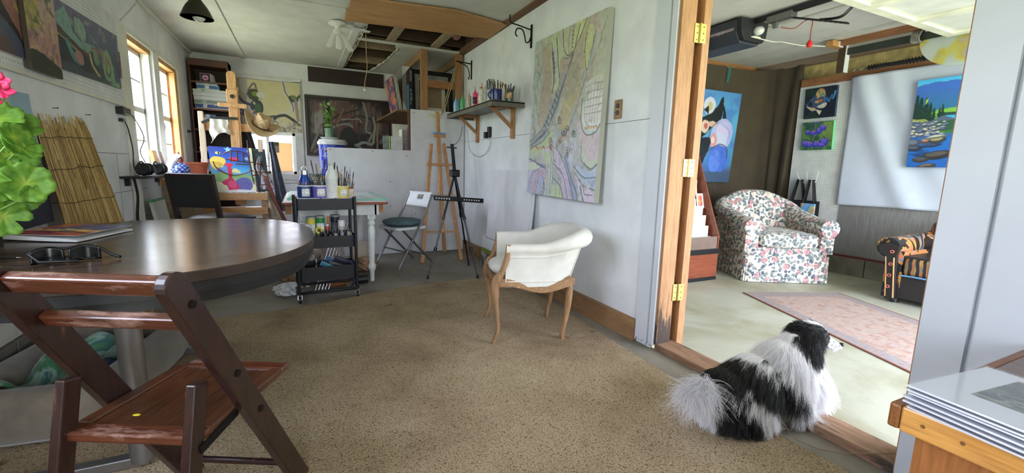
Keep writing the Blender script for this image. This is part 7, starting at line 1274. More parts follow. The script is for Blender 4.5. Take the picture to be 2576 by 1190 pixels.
o = canvas('small_painting', A, (-1.243, 4.44, 1.925), (0, .17, 0), (0, 0, -.20), .006); tag(o, 'small crimson and navy painting tucked behind the wide teal one', 'painting')
A = Art(90, 190, (160, 176, 170), seed=81); A.wobble(.12).vgrad([(0, (166, 176, 166)), (.3, (176, 190, 186)), (.5, (120, 140, 140)), (.7, (36, 44, 50)), (1, (22, 28, 44))]).poly([(.6, 0), (1, 0), (1, .4), (.8, .3)], (140, 170, 186), .9, 2).ell(.74, .36, .13, .18, (70, 116, 130)).ell(.62, .52, .10, .16, (86, 100, 80)).curve([(.7, .62), (.85, .5), (1, .42)], .09, (196, 182, 160)).ell(.9, .5, .12, .09, (46, 72, 90)).ell(.92, .62, .18, .09, (110, 104, 70)).curve([(.3, .4), (.5, .6), (.8, .74)], .06, (40, 60, 50)).poly([(.7, .75), (1, .7), (1, 1), (.6, 1)], (24, 28, 50), .95, 2).mott(.06, 10, 8)
o = canvas('leaning_painting', A, (-1.225, 2.60, 1.40), (0, .53, .01), (.03, .0, -.65), .018, side=(206, 206, 200)); tag(o, 'pale blue and dark abstract painting leaning behind the geranium', 'painting')
# cardboard and photo stuck in the back window
t = thing('window_card', 'tan cardboard panel taped inside the back window', 'cardboard', (-.385, 7.372, .965)); b = MB(); b.bb(0, .285, 0, .006, 0, .42); m, nt, bs = nmat('thin_tan_card'); bs.inputs['Base Color'].default_value = (*lin((196, 172, 140)), 1); tr = node(nt, 'BsdfTranslucent'); tr.inputs[0].default_value = (*lin((206, 182, 150)), 1); mx = node(nt, 'MixShader', i_0=.45); out = [q for q in nt.nodes if q.type == 'OUTPUT_MATERIAL'][0]; nt.links.new(bs.outputs[0], mx.inputs[1]); nt.links.new(tr.outputs[0], mx.inputs[2]); nt.links.new(mx.outputs[0], out.inputs[0]); b.build('panel', m, t)
A = Art(30, 34, (150, 126, 106)); A.vgrad([(0, (60, 90, 40)), (.3, (50, 80, 40)), (.34, (60, 40, 36)), (.38, (160, 134, 112)), (1, (146, 122, 104))]); o = canvas('postcard', A, (-.405, 7.366, 1.395), (.135, 0, 0), (0, 0, -.155), .003); tag(o, 'small green and tan calendar card on the back window', 'card')
# ================================================================ the garage room
M_BRN = P('brown_curtain_cloth', (72, 61, 46), .9, var=.06, vs=5, bump=.1, bs=90, sheen=.1)
cp = spline([(2.2, 4.06), (3.2, 4.07), (4.2, 4.07), (5.1, 4.07), (5.42, 4.02), (5.52, 3.88), (5.54, 3.70), (5.545, 3.50)], 14); n_ = len(cp)
def curt(u, v):
    i = min(int(u*(n_-1)), n_-2); f = u*(n_-1)-i; x = cp[i][0]*(1-f)+cp[i+1][0]*f; y = cp[i][1]*(1-f)+cp[i+1][1]*f; tx, ty = cp[i+1][0]-cp[i][0], cp[i+1][1]-cp[i][1]; L_ = math.hypot(tx, ty); nx, ny = ty/L_, -tx/L_
    fold = .016*math.sin(x*17+v*1.2)+.01*math.sin(x*31+2)
    c_ = max(0, (u-.72)/.28); fan = .055*c_*math.sin((u-.72)*60*(1-.45*v)+3*v)*min(1, (1-v)*2+.35)
    o_ = fold*(1-.6*c_)+fan+.02
    return V(x-nx*o_ if nx < 0 else x-abs(o_)*.6, y-abs(o_)-.01, .06+2.37*v)
b = MB(); b.sheet(curt, 260, 26); o = b.build('brown_curtain', M_BRN, None, smooth=180); tag(o, 'floor-length dark brown cloth curtain covering the end wall of the garage', 'curtain')
t = thing('ribbon', 'teal ribbon dangling from the top of the brown curtain', 'ribbon', (4.893, 3.99, 2.43)); b = MB(); b.bar((0, 0, 0), (.004, 0, -.10), .022, .003, up=(0, 1, 0)); b.bar((.004, 0, -.10), (-.015, 0, -.20), .026, .003, up=(0, 1, 0)); b.bar((.01, -.004, 0), (.012, -.006, -.12), .016, .003, up=(0, 1, 0)); b.build('tail', P('teal_ribbon', (30, 120, 116), .5), t)
# flowers and plum canvas
A = Art(110, 165, (84, 150, 200), seed=91); A.wobble(.04).vgrad([(0, (84, 140, 200)), (.3, (96, 170, 214)), (.8, (70, 130, 180)), (.86, (76, 96, 126)), (1, (64, 82, 112))]).blot((70, 112, 186), .5, .65, 4, 6, 11, .6)
A.poly([(.2, .3), (.45, .2), (.60, .06), (.62, .28), (.5, .36), (.25, .5), (.1, .55), (0, .4)], (30, 36, 36), 1, 3).poly([(.62, .14), (.70, .24), (.74, .30), (.64, .30)], (30, 36, 40), 1).ell(.32, .17, .13, .09, (210, 204, 226)).ell(.33, .18, .06, .05, (190, 186, 130)).poly([(.2, .22), (.3, .17), (.32, .26)], (30, 36, 36))
A.ell(.68, .46, .24, .17, (176, 176, 222)).ell(.70, .42, .15, .10, (204, 190, 226)).ell(.64, .54, .16, .10, (196, 200, 226)); [A.curve([(.55+.05*k, .32), (.78+.02*k, .4+.01*k), (.86, .52)], .008, (150, 160, 214)) for k in range(5)]
A.ell(.28, .39, .09, .07, (216, 190, 176)).ell(.29, .39, .04, .035, (190, 96, 96)).ell(.43, .36, .10, .03, (214, 176, 160)).ell(.5, .53, .08, .08, (206, 150, 160)).ell(.49, .53, .04, .04, (226, 200, 190))
A.ell(.66, .74, .24, .16, (76, 112, 206)).ell(.60, .76, .14, .12, (96, 132, 220)).blot((60, 90, 190), .55, .68, 10, 14, 14, .4, A.region([(.42, .62), (.9, .62), (.9, .88), (.42, .88)]))
A.poly([(.10, .52), (.4, .50), (.46, .58), (.36, .72), (.3, .86), (.26, .9), (.22, .76), (.12, .7)], (30, 36, 48), 1, 3).poly([(0, .25), (.14, .22), (.16, .48), (.06, .58), (0, .54)], (34, 48, 44), 1, 3).curve([(.10, .80), (.4, .66), (.66, .57), (.84, .62), (.85, .72)], .014, (70, 60, 58)).curve([(.40, .52), (.42, .40), (.56, .33)], .012, (92, 76, 70)).poly([(.30, .86), (.36, .9), (.3, .98)], (30, 36, 48)).poly([(0, .84), (.25, .85), (.4, .88), (.9, .88), (1, .86), (1, 1), (0, 1)], (70, 88, 116), .9)
o = canvas('flower_painting', A, (4.30, 3.93, 2.10), (.79, 0, -.0), (-.015, .055, -1.115), .025, side=(70, 90, 120)); tag(o, 'tall blue painting of pale blossoms and a plum on the brown curtain', 'painting')
# perforated board with two canvases and bag hooks
t = thing('pegboard', 'tall white perforated board between the brown curtain and the white sheet', 'pegboard', (5.53, 2.86, .24)); b = MB(); b.bb(0, .01, 0, .61, 0, 1.915); b.build('board', M_PEG, t, bevel=.001)
k_ = peg('holes', (0.01, .60, .01, 1.90), 'x', 0.0, M_HOLE, .0254, t, -1); k_['kind'] = 'stuff'
A = Art(96, 96, (22, 30, 40), seed=101); A.wobble(.05).blot((30, 56, 44), .45, .6, 5, 5, 15, .9).poly([(.5, 0), (1, 0), (1, 1), (.5, 1)], (26, 24, 50), .6).poly([(.04, .56), (.2, .36), (.36, .22), (.56, .04), (.66, .2), (.7, .38), (.66, .6), (.4, .76), (.2, .74)], (64, 80, 110), 1, 3).poly([(.36, .2), (.48, .04), (.62, .12), (.64, .3), (.5, .3), (.4, .36)], (196, 156, 96), 1, 3).ell(.2, .52, .08, .08, (30, 36, 64)).ell(.52, .44, .06, .05, (200, 96, 50)).ell(.42, .46, .07, .05, (190, 160, 110)).poly([(.06, .56), (.2, .72), (.38, .74), (.36, .66), (.2, .62)], (196, 170, 140), 1, 3).poly([(.42, .62), (.7, .52), (.72, .62), (.56, .70)], (196, 190, 176), 1, 3).poly([(.36, .72), (.58, .78), (.52, .92)], (210, 200, 176)).curve([(.62, .3), (.66, .5), (.72, .36), (.78, .5), (.86, .3)], .05, (60, 110, 160)).curve([(.44, .12), (.5, .28), (.58, .2), (.62, .36)], .03, (60, 140, 140)).curve([(.9, .4), (.96, .2)], .05, (80, 140, 190)).mott(.2, 20, 17)
o = canvas('fish_painting', A, (5.495, 3.385, 2.115), (0, -.345, .002), (0, -.012, -.345), .035, side=(34, 60, 90)); tag(o, 'small dark square painting of a striped fish on the garage pegboard', 'painting')
A = Art(96, 96, (50, 96, 60), seed=103); A.wobble(.05).blot((96, 140, 70), .42, .62, 4, 4, 18, .9).blot((30, 66, 70), .55, .66, 5, 5, 19, .7).poly([(.6, .1), (1, .0), (1, .7), (.7, .5)], (150, 160, 80), .5, 2).curve([(.42, 0), (.42, .4), (.39, .7), (.37, 1)], .035, (120, 104, 110)).curve([(.42, .5), (.56, .4), (.6, .3)], .025, (140, 150, 120))
for (u0, v0, ru, rv, a0) in ((.2, .36, .09, .08, .4), (.38, .40, .08, .10, 1.4), (.56, .34, .10, .13, .5), (.68, .22, .12, .10, .8), (.16, .76, .15, .11, .2), (.30, .8, .1, .12, .9), (.52, .80, .1, .15, 1.1), (.74, .72, .14, .13, .6), (.66, .84, .1, .08, 0), (.45, .03, .1, .04, 0)): A.ell(u0, v0, ru, rv, (62, 60, 168), a0).ell(u0-.02, v0-.02, ru*.6, rv*.5, (96, 92, 204), a0).curve([(u0-ru*.6, v0-rv*.5), (u0, v0-rv*.8), (u0+ru*.7, v0-rv*.3)], .02, (190, 130, 190))
o = canvas('lupine_painting', A, (5.495, 3.37, 1.725), (0, -.345, .002), (0, -.012, -.325), .035, side=(120, 206, 150)); tag(o, 'small green square painting of violet lupines on the garage pegboard', 'painting')
t = thing('hook_rack', 'white wire three-prong hook on the garage pegboard', 'hook', (5.528, 3.20, 1.05)); b = MB()
for dy, dz in ((.13, .08), (.02, .10), (-.11, .10)): b.tube(spline([(0, 0, -.04), (-.03, dy*.3, -.05), (-.07, dy*.8, .0), (-.09, dy, dz)], 5), .005, 6)
b.build('prongs', P('white_enamel_wire', (206, 206, 206), .4), t, smooth=60)
def tote(y, z, lab, m, w, patch=None):
    t = thing('tote_bag', lab, 'bag', (5.46, y, z), 0, 'black tote bags on the wire hook'); b = MB(); b.sheet(lambda u, v: V(.0+.02*math.sin(PI*u)*(1-v)+.006*math.sin(9*u), (u-.5)*w*(1-.12*v), -.38+.38*v), 12, 10); b.sheet(lambda u, v: V(.045-.02*math.sin(PI*u)*(1-v), (u-.5)*w*(1-.12*v), -.38+.38*v), 12, 10); b.build('body', m, t, smooth=180, solid=.004)
    for dx in (-.012, .03):
        b = MB()
        for s_ in (-1, 1): b.bar((dx, s_*w*.28, -.02), (dx*.4, s_*.022, .25), .006, .032, up=(1, 0, 0))
        b.build('strap', m, t)
    if patch: b = MB(); b.sheet(lambda u, v: V(-.008+.02*math.sin(PI*(.1+.8*u))*(1-v)*1.0-.004, (u-.5)*w*.8, -.33+.30*v), 8, 8); b.build('printed_patch', patch, t, smooth=180, solid=.002)
    return t
M_TOTE = P('black_canvas_tote', (26, 26, 32), .85); m, nt, bs = nmat('sky_print_patch'); nt.links.new(ramp(nt, [(.35, (206, 150, 140)), (.45, (206, 206, 150)), (.52, (90, 160, 220)), (.65, (120, 180, 226)), (.75, (206, 170, 176))], noise(nt, coords(nt), 9, 3)), bs.inputs[0])
tote(3.30, .80, 'black tote bag with bundled straps hanging behind the floral armchair', M_TOTE, .28); tote(3.165, .80, 'black tote bag with a sky-blue printed patch on the wire hook', M_TOTE, .22, m)
# white sheet pinned over the door opening wall
def sheetf(u, v):
    y = 2.885-3.4*u; z = .78+1.385*v+(.01*math.sin(9*u)); a = math.exp(-((u-.03-.16*(1-v)**1.2)/.035)**2)*.9+math.exp(-((u-.10-.22*(1-v)**1.3)/.03)**2)*.55*(v**.5); return V(5.50-.06*a*(v*.5+.6)-.006*math.sin(u*24+3*v)-.004*math.sin(7*v+u*9), y-.012*(1-v)*math.sin(u*3), z)
b = MB(); b.sheet(sheetf, 140, 60); o = b.build('white_sheet', P('white_cotton_sheet', (196, 202, 216), .85, var=.015), None, smooth=180, solid=.002); tag(o, 'large white cotton sheet hung along the garage wall behind the lake painting', 'sheet')
A = Art(150, 150, (40, 110, 200), seed=111); A.wobble(.03)
# mountains, spruces, boulders and blue water; the left part is what the door shows
A.vgrad([(0, (70, 180, 240)), (.05, (90, 190, 236)), (.07, (110, 180, 140)), (.10, (66, 110, 196)), (.32, (54, 116, 160)), (.36, (60, 120, 140))]).poly([(0, .36), (1, .36), (1, .44), (0, .46)], (120, 176, 70)).poly([(.3, .40), (1, .36), (1, .5), (.3, .5)], (70, 170, 226)).poly([(0, .07), (.12, .05), (.22, .035), (.30, .05), (.42, .04), (.6, .07), (1, .06), (1, .12), (0, .12)], (66, 112, 200), 1, 2)
A.poly([(.26, .35), (.5, .33), (1, .34), (1, .40), (.28, .41)], (130, 186, 70)).poly([(.28, .39), (1, .37), (1, .41), (.28, .42)], (34, 74, 66))
for (u0, v0, w0, h0) in ((.03, .17, .09, .30), (.08, .20, .1, .28), (.14, .2, .09, .26), (.19, .26, .08, .22), (.24, .32, .06, .16), (.30, .32, .035, .12), (.33, .28, .045, .15)):
    for k in range(9): A.poly([(u0-w0*.12, v0+h0*k/9), (u0-w0*(.2+.08*k), v0+h0*(k+1.3)/9), (u0+w0*(.2+.08*k), v0+h0*(k+1.3)/9), (u0+w0*.12, v0+h0*k/9)], (22, 52, 46) if k % 2 else (28, 64, 52))
A.poly([(.13, .23), (.16, .20), (.15, .26), (.12, .28)], (150, 190, 80)).poly([(0, .44), (.14, .45), (.2, .48), (.06, .50), (0, .49)], (150, 160, 80))
A.poly([(0, .48), (.2, .48), (.36, .42), (.5, .46), (.46, .6), (.3, .66), (0, .8)], (86, 100, 124)).poly([(.3, .48), (.5, .46), (1, .46), (1, .6), (.42, .62), (.28, .58)], (44, 90, 70)).poly([(.28, .60), (.5, .58), (1, .56), (1, .64), (.4, .66)], (70, 120, 56), .8)
r = random.Random(30)
for k in range(46): u0 = r.uniform(0, .40); v0 = r.uniform(.47, .66); s0 = .02+.05*(v0-.45)*2*r.uniform(.6, 1.3); A.ell(u0, v0, s0, s0*.42, (52, 60, 84), r.uniform(-.2, .2)).ell(u0-.004, v0-.008, s0*.85, s0*.3, r.choice([(196, 194, 176), (150, 156, 170), (206, 200, 170), (120, 130, 150)]), r.uniform(-.2, .2))
A.poly([(0, .66), (.3, .63), (1, .60), (1, 1), (0, 1)], (30, 100, 186), .95).vgrad([(.64, (44, 120, 206)), (1, (24, 86, 170))], .5, A.region([(0, .70), (1, .64), (1, 1), (0, 1)]))
for (u0, v0, ru, rv, c, c2) in ((.04, .72, .09, .05, (70, 80, 100), (110, 120, 136)), (.06, .78, .10, .035, (40, 50, 66), (90, 96, 110)), (.20, .69, .08, .038, (86, 70, 76), (176, 136, 116)), (.32, .69, .10, .04, (60, 62, 70), (176, 160, 104)), (.3, .655, .13, .02, (90, 96, 100), (206, 200, 176)), (.24, .75, .14, .02, (34, 48, 72), (60, 80, 110)), (.34, .86, .18, .05, (44, 44, 52), (92, 84, 78)), (.16, .91, .10, .035, (56, 56, 60), (84, 82, 84)), (.24, .985, .11, .03, (56, 52, 50), (116, 104, 92)), (.7, .8, .16, .06, (56, 56, 60), (110, 104, 100))): A.ell(u0, v0, ru, rv, c, -.08).ell(u0-.01, v0-rv*.3, ru*.7, rv*.5, c2, -.08)
for k in range(14): u0 = r.uniform(0, .2); A.line([(u0, .80+.006*k), (u0+.1, .80+.006*k)], .008, (30, 50, 84), .7)
o = canvas('lake_painting', A, (5.440, 2.285, 2.032), (0, -.66, .0), (0, -.012, -.826), .04, side=(40, 110, 190)); tag(o, 'bright blue lake painting with spruces and boulders on the white sheet', 'painting')
# floral armchair
m, nt, bs = nmat('rose_stripe_chintz'); v = coords(nt); 
sp = node(nt, 'SeparateXYZ'); nt.links.new(v, sp.inputs[0]); md = node(nt, 'Math', operation='PINGPONG'); md.inputs[1].default_value = .085; nt.links.new(sp.outputs['X'], md.inputs[0])
stripe = ramp(nt, [(0.0, (222, 214, 200)), (.016, (222, 214, 200)), (.024, (206, 176, 150)), (.030, (226, 218, 206)), (.036, (198, 140, 134)), (.042, (222, 214, 200))], md.outputs[0])
wob = nt.nodes.new('ShaderNodeVectorMath'); wob.operation = 'MULTIPLY_ADD'; wob.inputs[1].default_value = (.045, .045, .045); nz = node(nt, 'TexNoise'); nz.inputs['Scale'].default_value = 22; nt.links.new(v, nz.inputs['Vector']); nt.links.new(nz.outputs['Color'], wob.inputs[0]); nt.links.new(v, wob.inputs[2])
v1 = node(nt, 'TexVoronoi'); v1.inputs['Scale'].default_value = 30; nt.links.new(wob.outputs[0], v1.inputs['Vector']); lf = node(nt, 'MapRange', i_1=.56, i_2=.50); nt.links.new(v1.outputs['Distance'], lf.inputs[0])
rgb_ = node(nt, 'SeparateColor'); nt.links.new(v1.outputs['Color'], rgb_.inputs[0]); lc = ramp(nt, [(0, (72, 80, 94)), (.3, (104, 116, 118)), (.5, (132, 140, 132)), (.7, (92, 104, 116)), (1, (150, 150, 140))], rgb_.outputs[0])
nl = noise(nt, v, 3.6, 2); ml = node(nt, 'MapRange', i_1=.30, i_2=.36); nt.links.new(nl, ml.inputs[0]); mm = node(nt, 'Math', operation='MULTIPLY'); nt.links.new(lf.outputs[0], mm.inputs[0]); nt.links.new(ml.outputs[0], mm.inputs[1]); c1 = mix(nt, mm.outputs[0], stripe, lc)
v2 = node(nt, 'TexVoronoi'); v2.inputs['Scale'].default_value = 12.5; nt.links.new(wob.outputs[0], v2.inputs['Vector']); s2 = node(nt, 'SeparateColor'); nt.links.new(v2.outputs['Color'], s2.inputs[0]); pk = node(nt, 'MapRange', i_1=.40, i_2=.44); nt.links.new(s2.outputs[1], pk.inputs[0])
fl = node(nt, 'MapRange', i_1=.40, i_2=.34); nt.links.new(v2.outputs['Distance'], fl.inputs[0]); fm = node(nt, 'Math', operation='MULTIPLY'); nt.links.new(fl.outputs[0], fm.inputs[0]); nt.links.new(pk.outputs[0], fm.inputs[1])
pn = noise(nt, v, 60, 2); addn = node(nt, 'Math', operation='MULTIPLY_ADD'); addn.inputs[1].default_value = .35; nt.links.new(pn, addn.inputs[0]); nt.links.new(v2.outputs['Distance'], addn.inputs[2])
fc = ramp(nt, [(.22, (206, 160, 160)), (.34, (150, 74, 88)), (.42, (206, 176, 172)), (.52, (128, 48, 66)), (.62, (190, 140, 140))], addn.outputs[0]); c2 = mix(nt, fm.outputs[0], c1, fc); nt.links.new(c2, bs.inputs[0]); bs.inputs['Roughness'].default_value = .85; bs.inputs['Sheen Weight'].default_value = .15; M_FLO = m
t = thing('floral_armchair', 'rounded armchair in rose and stripe chintz with a pleated skirt', 'armchair', (4.62, 3.08, .012), math.radians(152.4))
W2 = .43; FY = .46
b = MB(); b.prism(rr_path(W2-.005, .44, .10, 6), .03, .36, Matrix.Translation((0, .0, 0))); b.build('base', M_FLO, t, bevel=.02, segs=3)
def skirtf(u, v):
    p_ = SK[min(int(u*(len(SK)-1)), len(SK)-1)]; k = 1+.012*(1-v)+.004*math.sin(u*130)*(1-v); return V(p_[0]*k, p_[1]*k, .005+.27*v)
SK = rr_path(W2, .455, .07, 14); SK = [SK[-1]]+SK
dense = []
for i in range(len(SK)-1):
    for j in range(8): f = j/8; dense.append((SK[i][0]*(1-f)+SK[i+1][0]*f, SK[i][1]*(1-f)+SK[i+1][1]*f))
SK = dense+[SK[-1]]
b = MB(); b.sheet(skirtf, len(SK)-1, 6); b.build('skirt', M_FLO, t, smooth=60)
def puff(cx, cy, cz, hx, hy, hz, e1=.35, e2=.45):
    def f(u, v):
        a = 2*PI*u; q = PI*(v-.5); c, s_ = math.cos(q), math.sin(q); pw = lambda x, e: math.copysign(abs(x)**e, x)
        return V(cx+hx*pw(c, e2)*pw(math.cos(a), e1), cy+hy*pw(c, e2)*pw(math.sin(a), e1), cz+hz*pw(s_, e2))
    return f
b = MB(); b.sheet(puff(0, .13, .425, .31, .36, .085), 48, 20); b.build('seat_cushion', M_FLO, t, smooth=180)
b = MB()
def backf(u, v):
    x = (u-.5)*2; top = .92-.13*abs(x)**2.2; z = .30+(top-.30)*v; return x, top, z
def backs(u, v):
    a = 2*PI*v; x = (u-.5)*2; hx = .39*x; th = .085*(1-abs(x)**5*.5); top = .91-.14*abs(x)**2.4; zc = (top+.26)/2; hz = (top-.26)/2; c, s_ = math.cos(a), math.sin(a); pw = lambda q, e: math.copysign(abs(q)**e, q)
    return V(hx, -.33-.10*(pw(s_, .6)*hz)/.4+.10*x*x+th*pw(c, .7), zc+hz*pw(s_, .6))
b.sheet(backs, 40, 36); b.build('back', M_FLO, t, smooth=180)
for s_ in (-1, 1):
    b = MB(); pts = spline([(s_*.375, .44, .56), (s_*.38, .2, .575), (s_*.385, -.1, .62), (s_*.37, -.30, .70), (s_*.30, -.38, .74)], 6); b.tube(pts, [.088]*8+[.092]*(len(pts)-8), 16); 
    b.bb(s_*.375-.07, s_*.375+.06, -.38, .425, .30, .58); b.build('arm', M_FLO, t, smooth=50)
    b = MB(); b.lathe([(0, .0), (.082, 0), (.09, -.012)], 24, (s_*.375, .452, .56), Matrix.Rotation(-R90, 3, 'X')); b.tube([(s_*.375+.086*math.cos(a), .45, .56+.086*math.sin(a)) for a in [2*PI*k/32 for k in range(32)]], .006, 6, closed=True); b.build('arm_front', M_FLO, t, smooth=50)
# tiered card rack
M_CHY = WOOD('cherry_laminate', (112, 56, 38), (146, 78, 52), 'x', .35); 
t = thing('card_rack', 'cherry and black tiered display rack of white greeting cards beside the armchair', 'rack', (3.05, 3.05, .012)); RW = .79
b = MB(); b.bb(.01, RW-.02, .0, .42, .035, .275); b.build('base_cabinet', M_CHY, t, bevel=.002); b = MB(); b.bb(0, RW-.01, -.01, .43, 0, .035); b.build('plinth', M_BLACK, t, bevel=.003); b = MB(); b.bb(0, RW-.01, -.012, .43, .275, .325); b.build('counter_band', M_BLACK, t, bevel=.003)
M2 = Matrix(((0, 0, 1, RW-.02), (1, 0, 0, 0), (0, 1, 0, 0), (0, 0, 0, 1))); b = MB(); b.prism([(0, .0), (.43, 0), (.43, 1.40), (.40, 1.40), (.0, .45)], 0, .016, M2); b.build('side_panel', M_CHY, t, bevel=.002)
b = MB(); b.bb(0, RW-.02, .40, .43, .3, 1.38); b.build('back_panel', M_CHY, t)
b = MB(); b.bb(.0, RW-.02, .012, .018, .325, .45); b.bb(RW-.024, RW-.02, .018, .06, .325, .45); b.build('clear_tray', P('smoky_acrylic', (126, 108, 98), .15), t)
ZT = (.455, .56, .664, .76); YT = (.068, .104, .146, .192)
for z, y in zip(ZT, YT): b = MB(); b.bb(.01, RW-.055, y, y+.016, z-.125, z-.012); b.build('tier', P('white_card_tier', (214, 216, 216), .5, var=.02), t, bevel=.001)
for j, (z, y) in enumerate(((.865, .226), (1.061, .292), (1.166, .333), (1.278, .40))): b = MB(); b.bb(.01, RW-.05, y+.012, y+.02, z-.14, z-.05); b.build('tier', P('white_card_tier', (214, 216, 216), .5, var=.02), t)
CARDS = [((70, 130, 190), (90, 150, 80), 'blue and green'), ((206, 160, 70), (190, 80, 110), 'golden'), ((96, 84, 64), (150, 140, 110), 'brown speckled'), ((120, 60, 50), (206, 190, 170), 'dark red'), ((206, 190, 180), (150, 90, 100), 'pale rose'), ((110, 70, 60), (90, 110, 150), 'russet'), ((150, 170, 190), (206, 206, 200), 'pale blue')]
def gcard(x, y, z, w, h, i, lab):
    A = Art(24, 36, (222, 222, 222), seed=200+i); A.poly([(.2, .14), (.8, .14), (.8, .84), (.2, .84)], CARDS[i % 7][0]).blot(CARDS[i % 7][1], .45, .6, 4, 5, 210+i, 1, A.region([(.2, .14), (.8, .14), (.8, .84), (.2, .84)])); o = canvas('greeting_card', A, (x, y, z+h), (w, 0, 0), (0, -.035, -h), .003); tag(o, lab, 'card', 'greeting cards on the rack')
gcard(3.60, 3.30, .735, .11, .155, 0, 'greeting card with a blue and green picture on the lowest picture row'); gcard(3.722, 3.295, .735, .10, .15, 1, 'greeting card with a golden picture on the lowest picture row')
gcard(3.63, 3.36, .86, .145, .225, 2, 'tall greeting card with a brown speckled picture'); gcard(3.50, 3.36, .86, .12, .225, 3, 'tall greeting card with a dark red picture near the door jamb')
gcard(3.655, 3.395, 1.03, .12, .16, 5, 'greeting card with a russet picture on the upper row'); gcard(3.52, 3.395, 1.03, .12, .16, 4, 'greeting card with a pale rose picture on the upper row'); gcard(3.62, 3.46, 1.13, .11, .17, 6, 'topmost pale blue greeting card on the rack')
# painted sofa
m, nt, bs = nmat('black_painted_leather'); bs.inputs['Base Color'].default_value = (*lin((34, 30, 30)), 1); bs.inputs['Roughness'].default_value = .45; M_SOF = m
m, nt, bs = nmat('painted_stripes'); v = coords(nt, (1, 1, 1)); wv = node(nt, 'TexWave', bands_direction='Y'); wv.inputs['Scale'].default_value = 6.5; wv.inputs['Distortion'].default_value = 3; wv.inputs['Detail'].default_value = 2; nt.links.new(v, wv.inputs['Vector']); cn_ = noise(nt, coords(nt, (2, 9, 2)), 1.6, 2)
cl = ramp(nt, [(.34, (120, 82, 44)), (.46, (166, 124, 66)), (.52, (84, 104, 104)), (.56, (150, 108, 60)), (.62, (150, 84, 66)), (.7, (110, 80, 48))], cn_); mk = ramp(nt, [(.42, (0, 0, 0)), (.55, (255, 255, 255))], wv.outputs['Fac']); nt.links.new(mix(nt, mk, (36, 30, 30), cl), bs.inputs[0]); bs.inputs['Roughness'].default_value = .45; M_STRP = m
m, nt, bs = nmat('painted_arm'); nt.links.new(ramp(nt, [(.40, (32, 28, 28)), (.50, (30, 28, 30)), (.53, (190, 140, 60)), (.58, (206, 110, 84)), (.62, (60, 130, 140)), (.65, (32, 28, 28))], noise(nt, coords(nt, (3, 5, 3)), 1.7, 3, .5, 1.0)), bs.inputs[0]); bs.inputs['Roughness'].default_value = .4; M_ARMP = m
t = thing('painted_sofa', 'dark leather sofa hand-painted with bright stripes and spots', 'sofa', (4.64, 1.94, .012))
b = MB(); b.bb(.02, .80, -1.75, -.02, .045, .25); b.build('base', M_SOF, t, bevel=.012)
for k in range(2): b = MB(); b.bb(-.01, .62, -.075-.80*(k+1), -.075-.80*k-.006, .25, .42); b.build('seat_cushion', M_STRP, t, bevel=.05, segs=4)
b = MB(); b.bb(.01, .63, -1.70, -.075, .40, .425); b.build('seat_top', M_SOF, t, bevel=.01)
b = MB(); b.bb(.58, .80, -1.75, .0, .25, .72); b.build('backrest', M_STRP, t, bevel=.08, segs=4)
for y0, nm in ((.0, 'arm'), (-1.75, 'arm')):
    b = MB(); b.tube([(.0, y0+(.03 if y0 == 0 else -.03), .48), (.35, y0+.02, .49), (.78, y0, .52)], .088, 18); b.bb(.005, .78, y0-.085, y0+.035, .04, .46); b.build('arm', M_ARMP, t, smooth=50)
b = MB(); b.prism([(-.075, .03), (.0, .03), (.03, .40), (.085, .43), (.09, .50), (.02, .53), (-.06, .50), (-.05, .42)], -.018, .012, Matrix(((0, 0, 1, 0), (1, 0, 0, 0), (0, 1, 0, 0), (0, 0, 0, 1)))); fr = b.build('arm_facing', M_SOF, t, bevel=.004)
b = MB()
for z in (.14, .24, .34, .45): b.tube([(-.020, -.02+.012*math.cos(a)+.02*z, z+.012*math.sin(a)) for a in [2*PI*k/14 for k in range(14)]], .004, 6, closed=True)
b.build('painted_rings', P('coral_paint', (206, 110, 96), .5), fr); b = MB(); b.tube([(-.02, -.066, .05), (-.02, -.045, .25), (-.02, -.03, .40)], .006, 6); b.tube([(-.02, -.008, .05), (-.02, .01, .25), (-.02, .03, .40)], .004, 6); b.build('painted_edge', P('ochre_paint', (196, 150, 96), .5), fr)
b = MB(); b.tube([(-.005, -.09-.1*k, .255+.004*math.sin(k)) for k in range(16)], .007, 6); b.build('blue_trim', P('sky_blue_paint', (96, 150, 190), .5), t)
for x, y in ((.05, -.05), (.74, -.05), (.05, -1.7), (.74, -1.7)): b = MB(); b.cyl((x, y, 0), (x, y, .05), .03, n=14); b.build('foot', M_BLACK, t, smooth=40)
# faded rug
m, nt, bs = nmat('faded_persian_rug'); v = coords(nt); n1 = noise(nt, coords(nt, (9, 30, 9)), 2, 5, .7); n2 = noise(nt, v, 14, 4, .6)
fld = ramp(nt, [(.34, (164, 118, 106)), (.48, (180, 146, 132)), (.58, (176, 166, 154)), (.68, (146, 112, 106))], n1); fld = mix(nt, .35, fld, ramp(nt, [(.38, (134, 96, 90)), (.5, (186, 164, 150)), (.64, (150, 150, 160))], n2))
bo = ramp(nt, [(.34, (120, 124, 140)), (.48, (150, 146, 146)), (.56, (170, 134, 120)), (.66, (104, 108, 128))], n1)
sp = node(nt, 'SeparateXYZ'); nt.links.new(v, sp.inputs[0]); ax = node(nt, 'Math', operation='ABSOLUTE'); nt.links.new(sp.outputs['X'], ax.inputs[0]); ay = node(nt, 'Math', operation='ABSOLUTE'); nt.links.new(sp.outputs['Y'], ay.inputs[0]); m1 = node(nt, 'MapRange', i_1=.355, i_2=.365); nt.links.new(ax.outputs[0], m1.inputs[0]); m2 = node(nt, 'MapRange', i_1=.86, i_2=.87); nt.links.new(ay.outputs[0], m2.inputs[0]); mx_ = node(nt, 'Math', operation='MAXIMUM'); nt.links.new(m1.outputs[0], mx_.inputs[0]); nt.links.new(m2.outputs[0], mx_.inputs[1]); c_ = mix(nt, mx_.outputs[0], fld, bo)
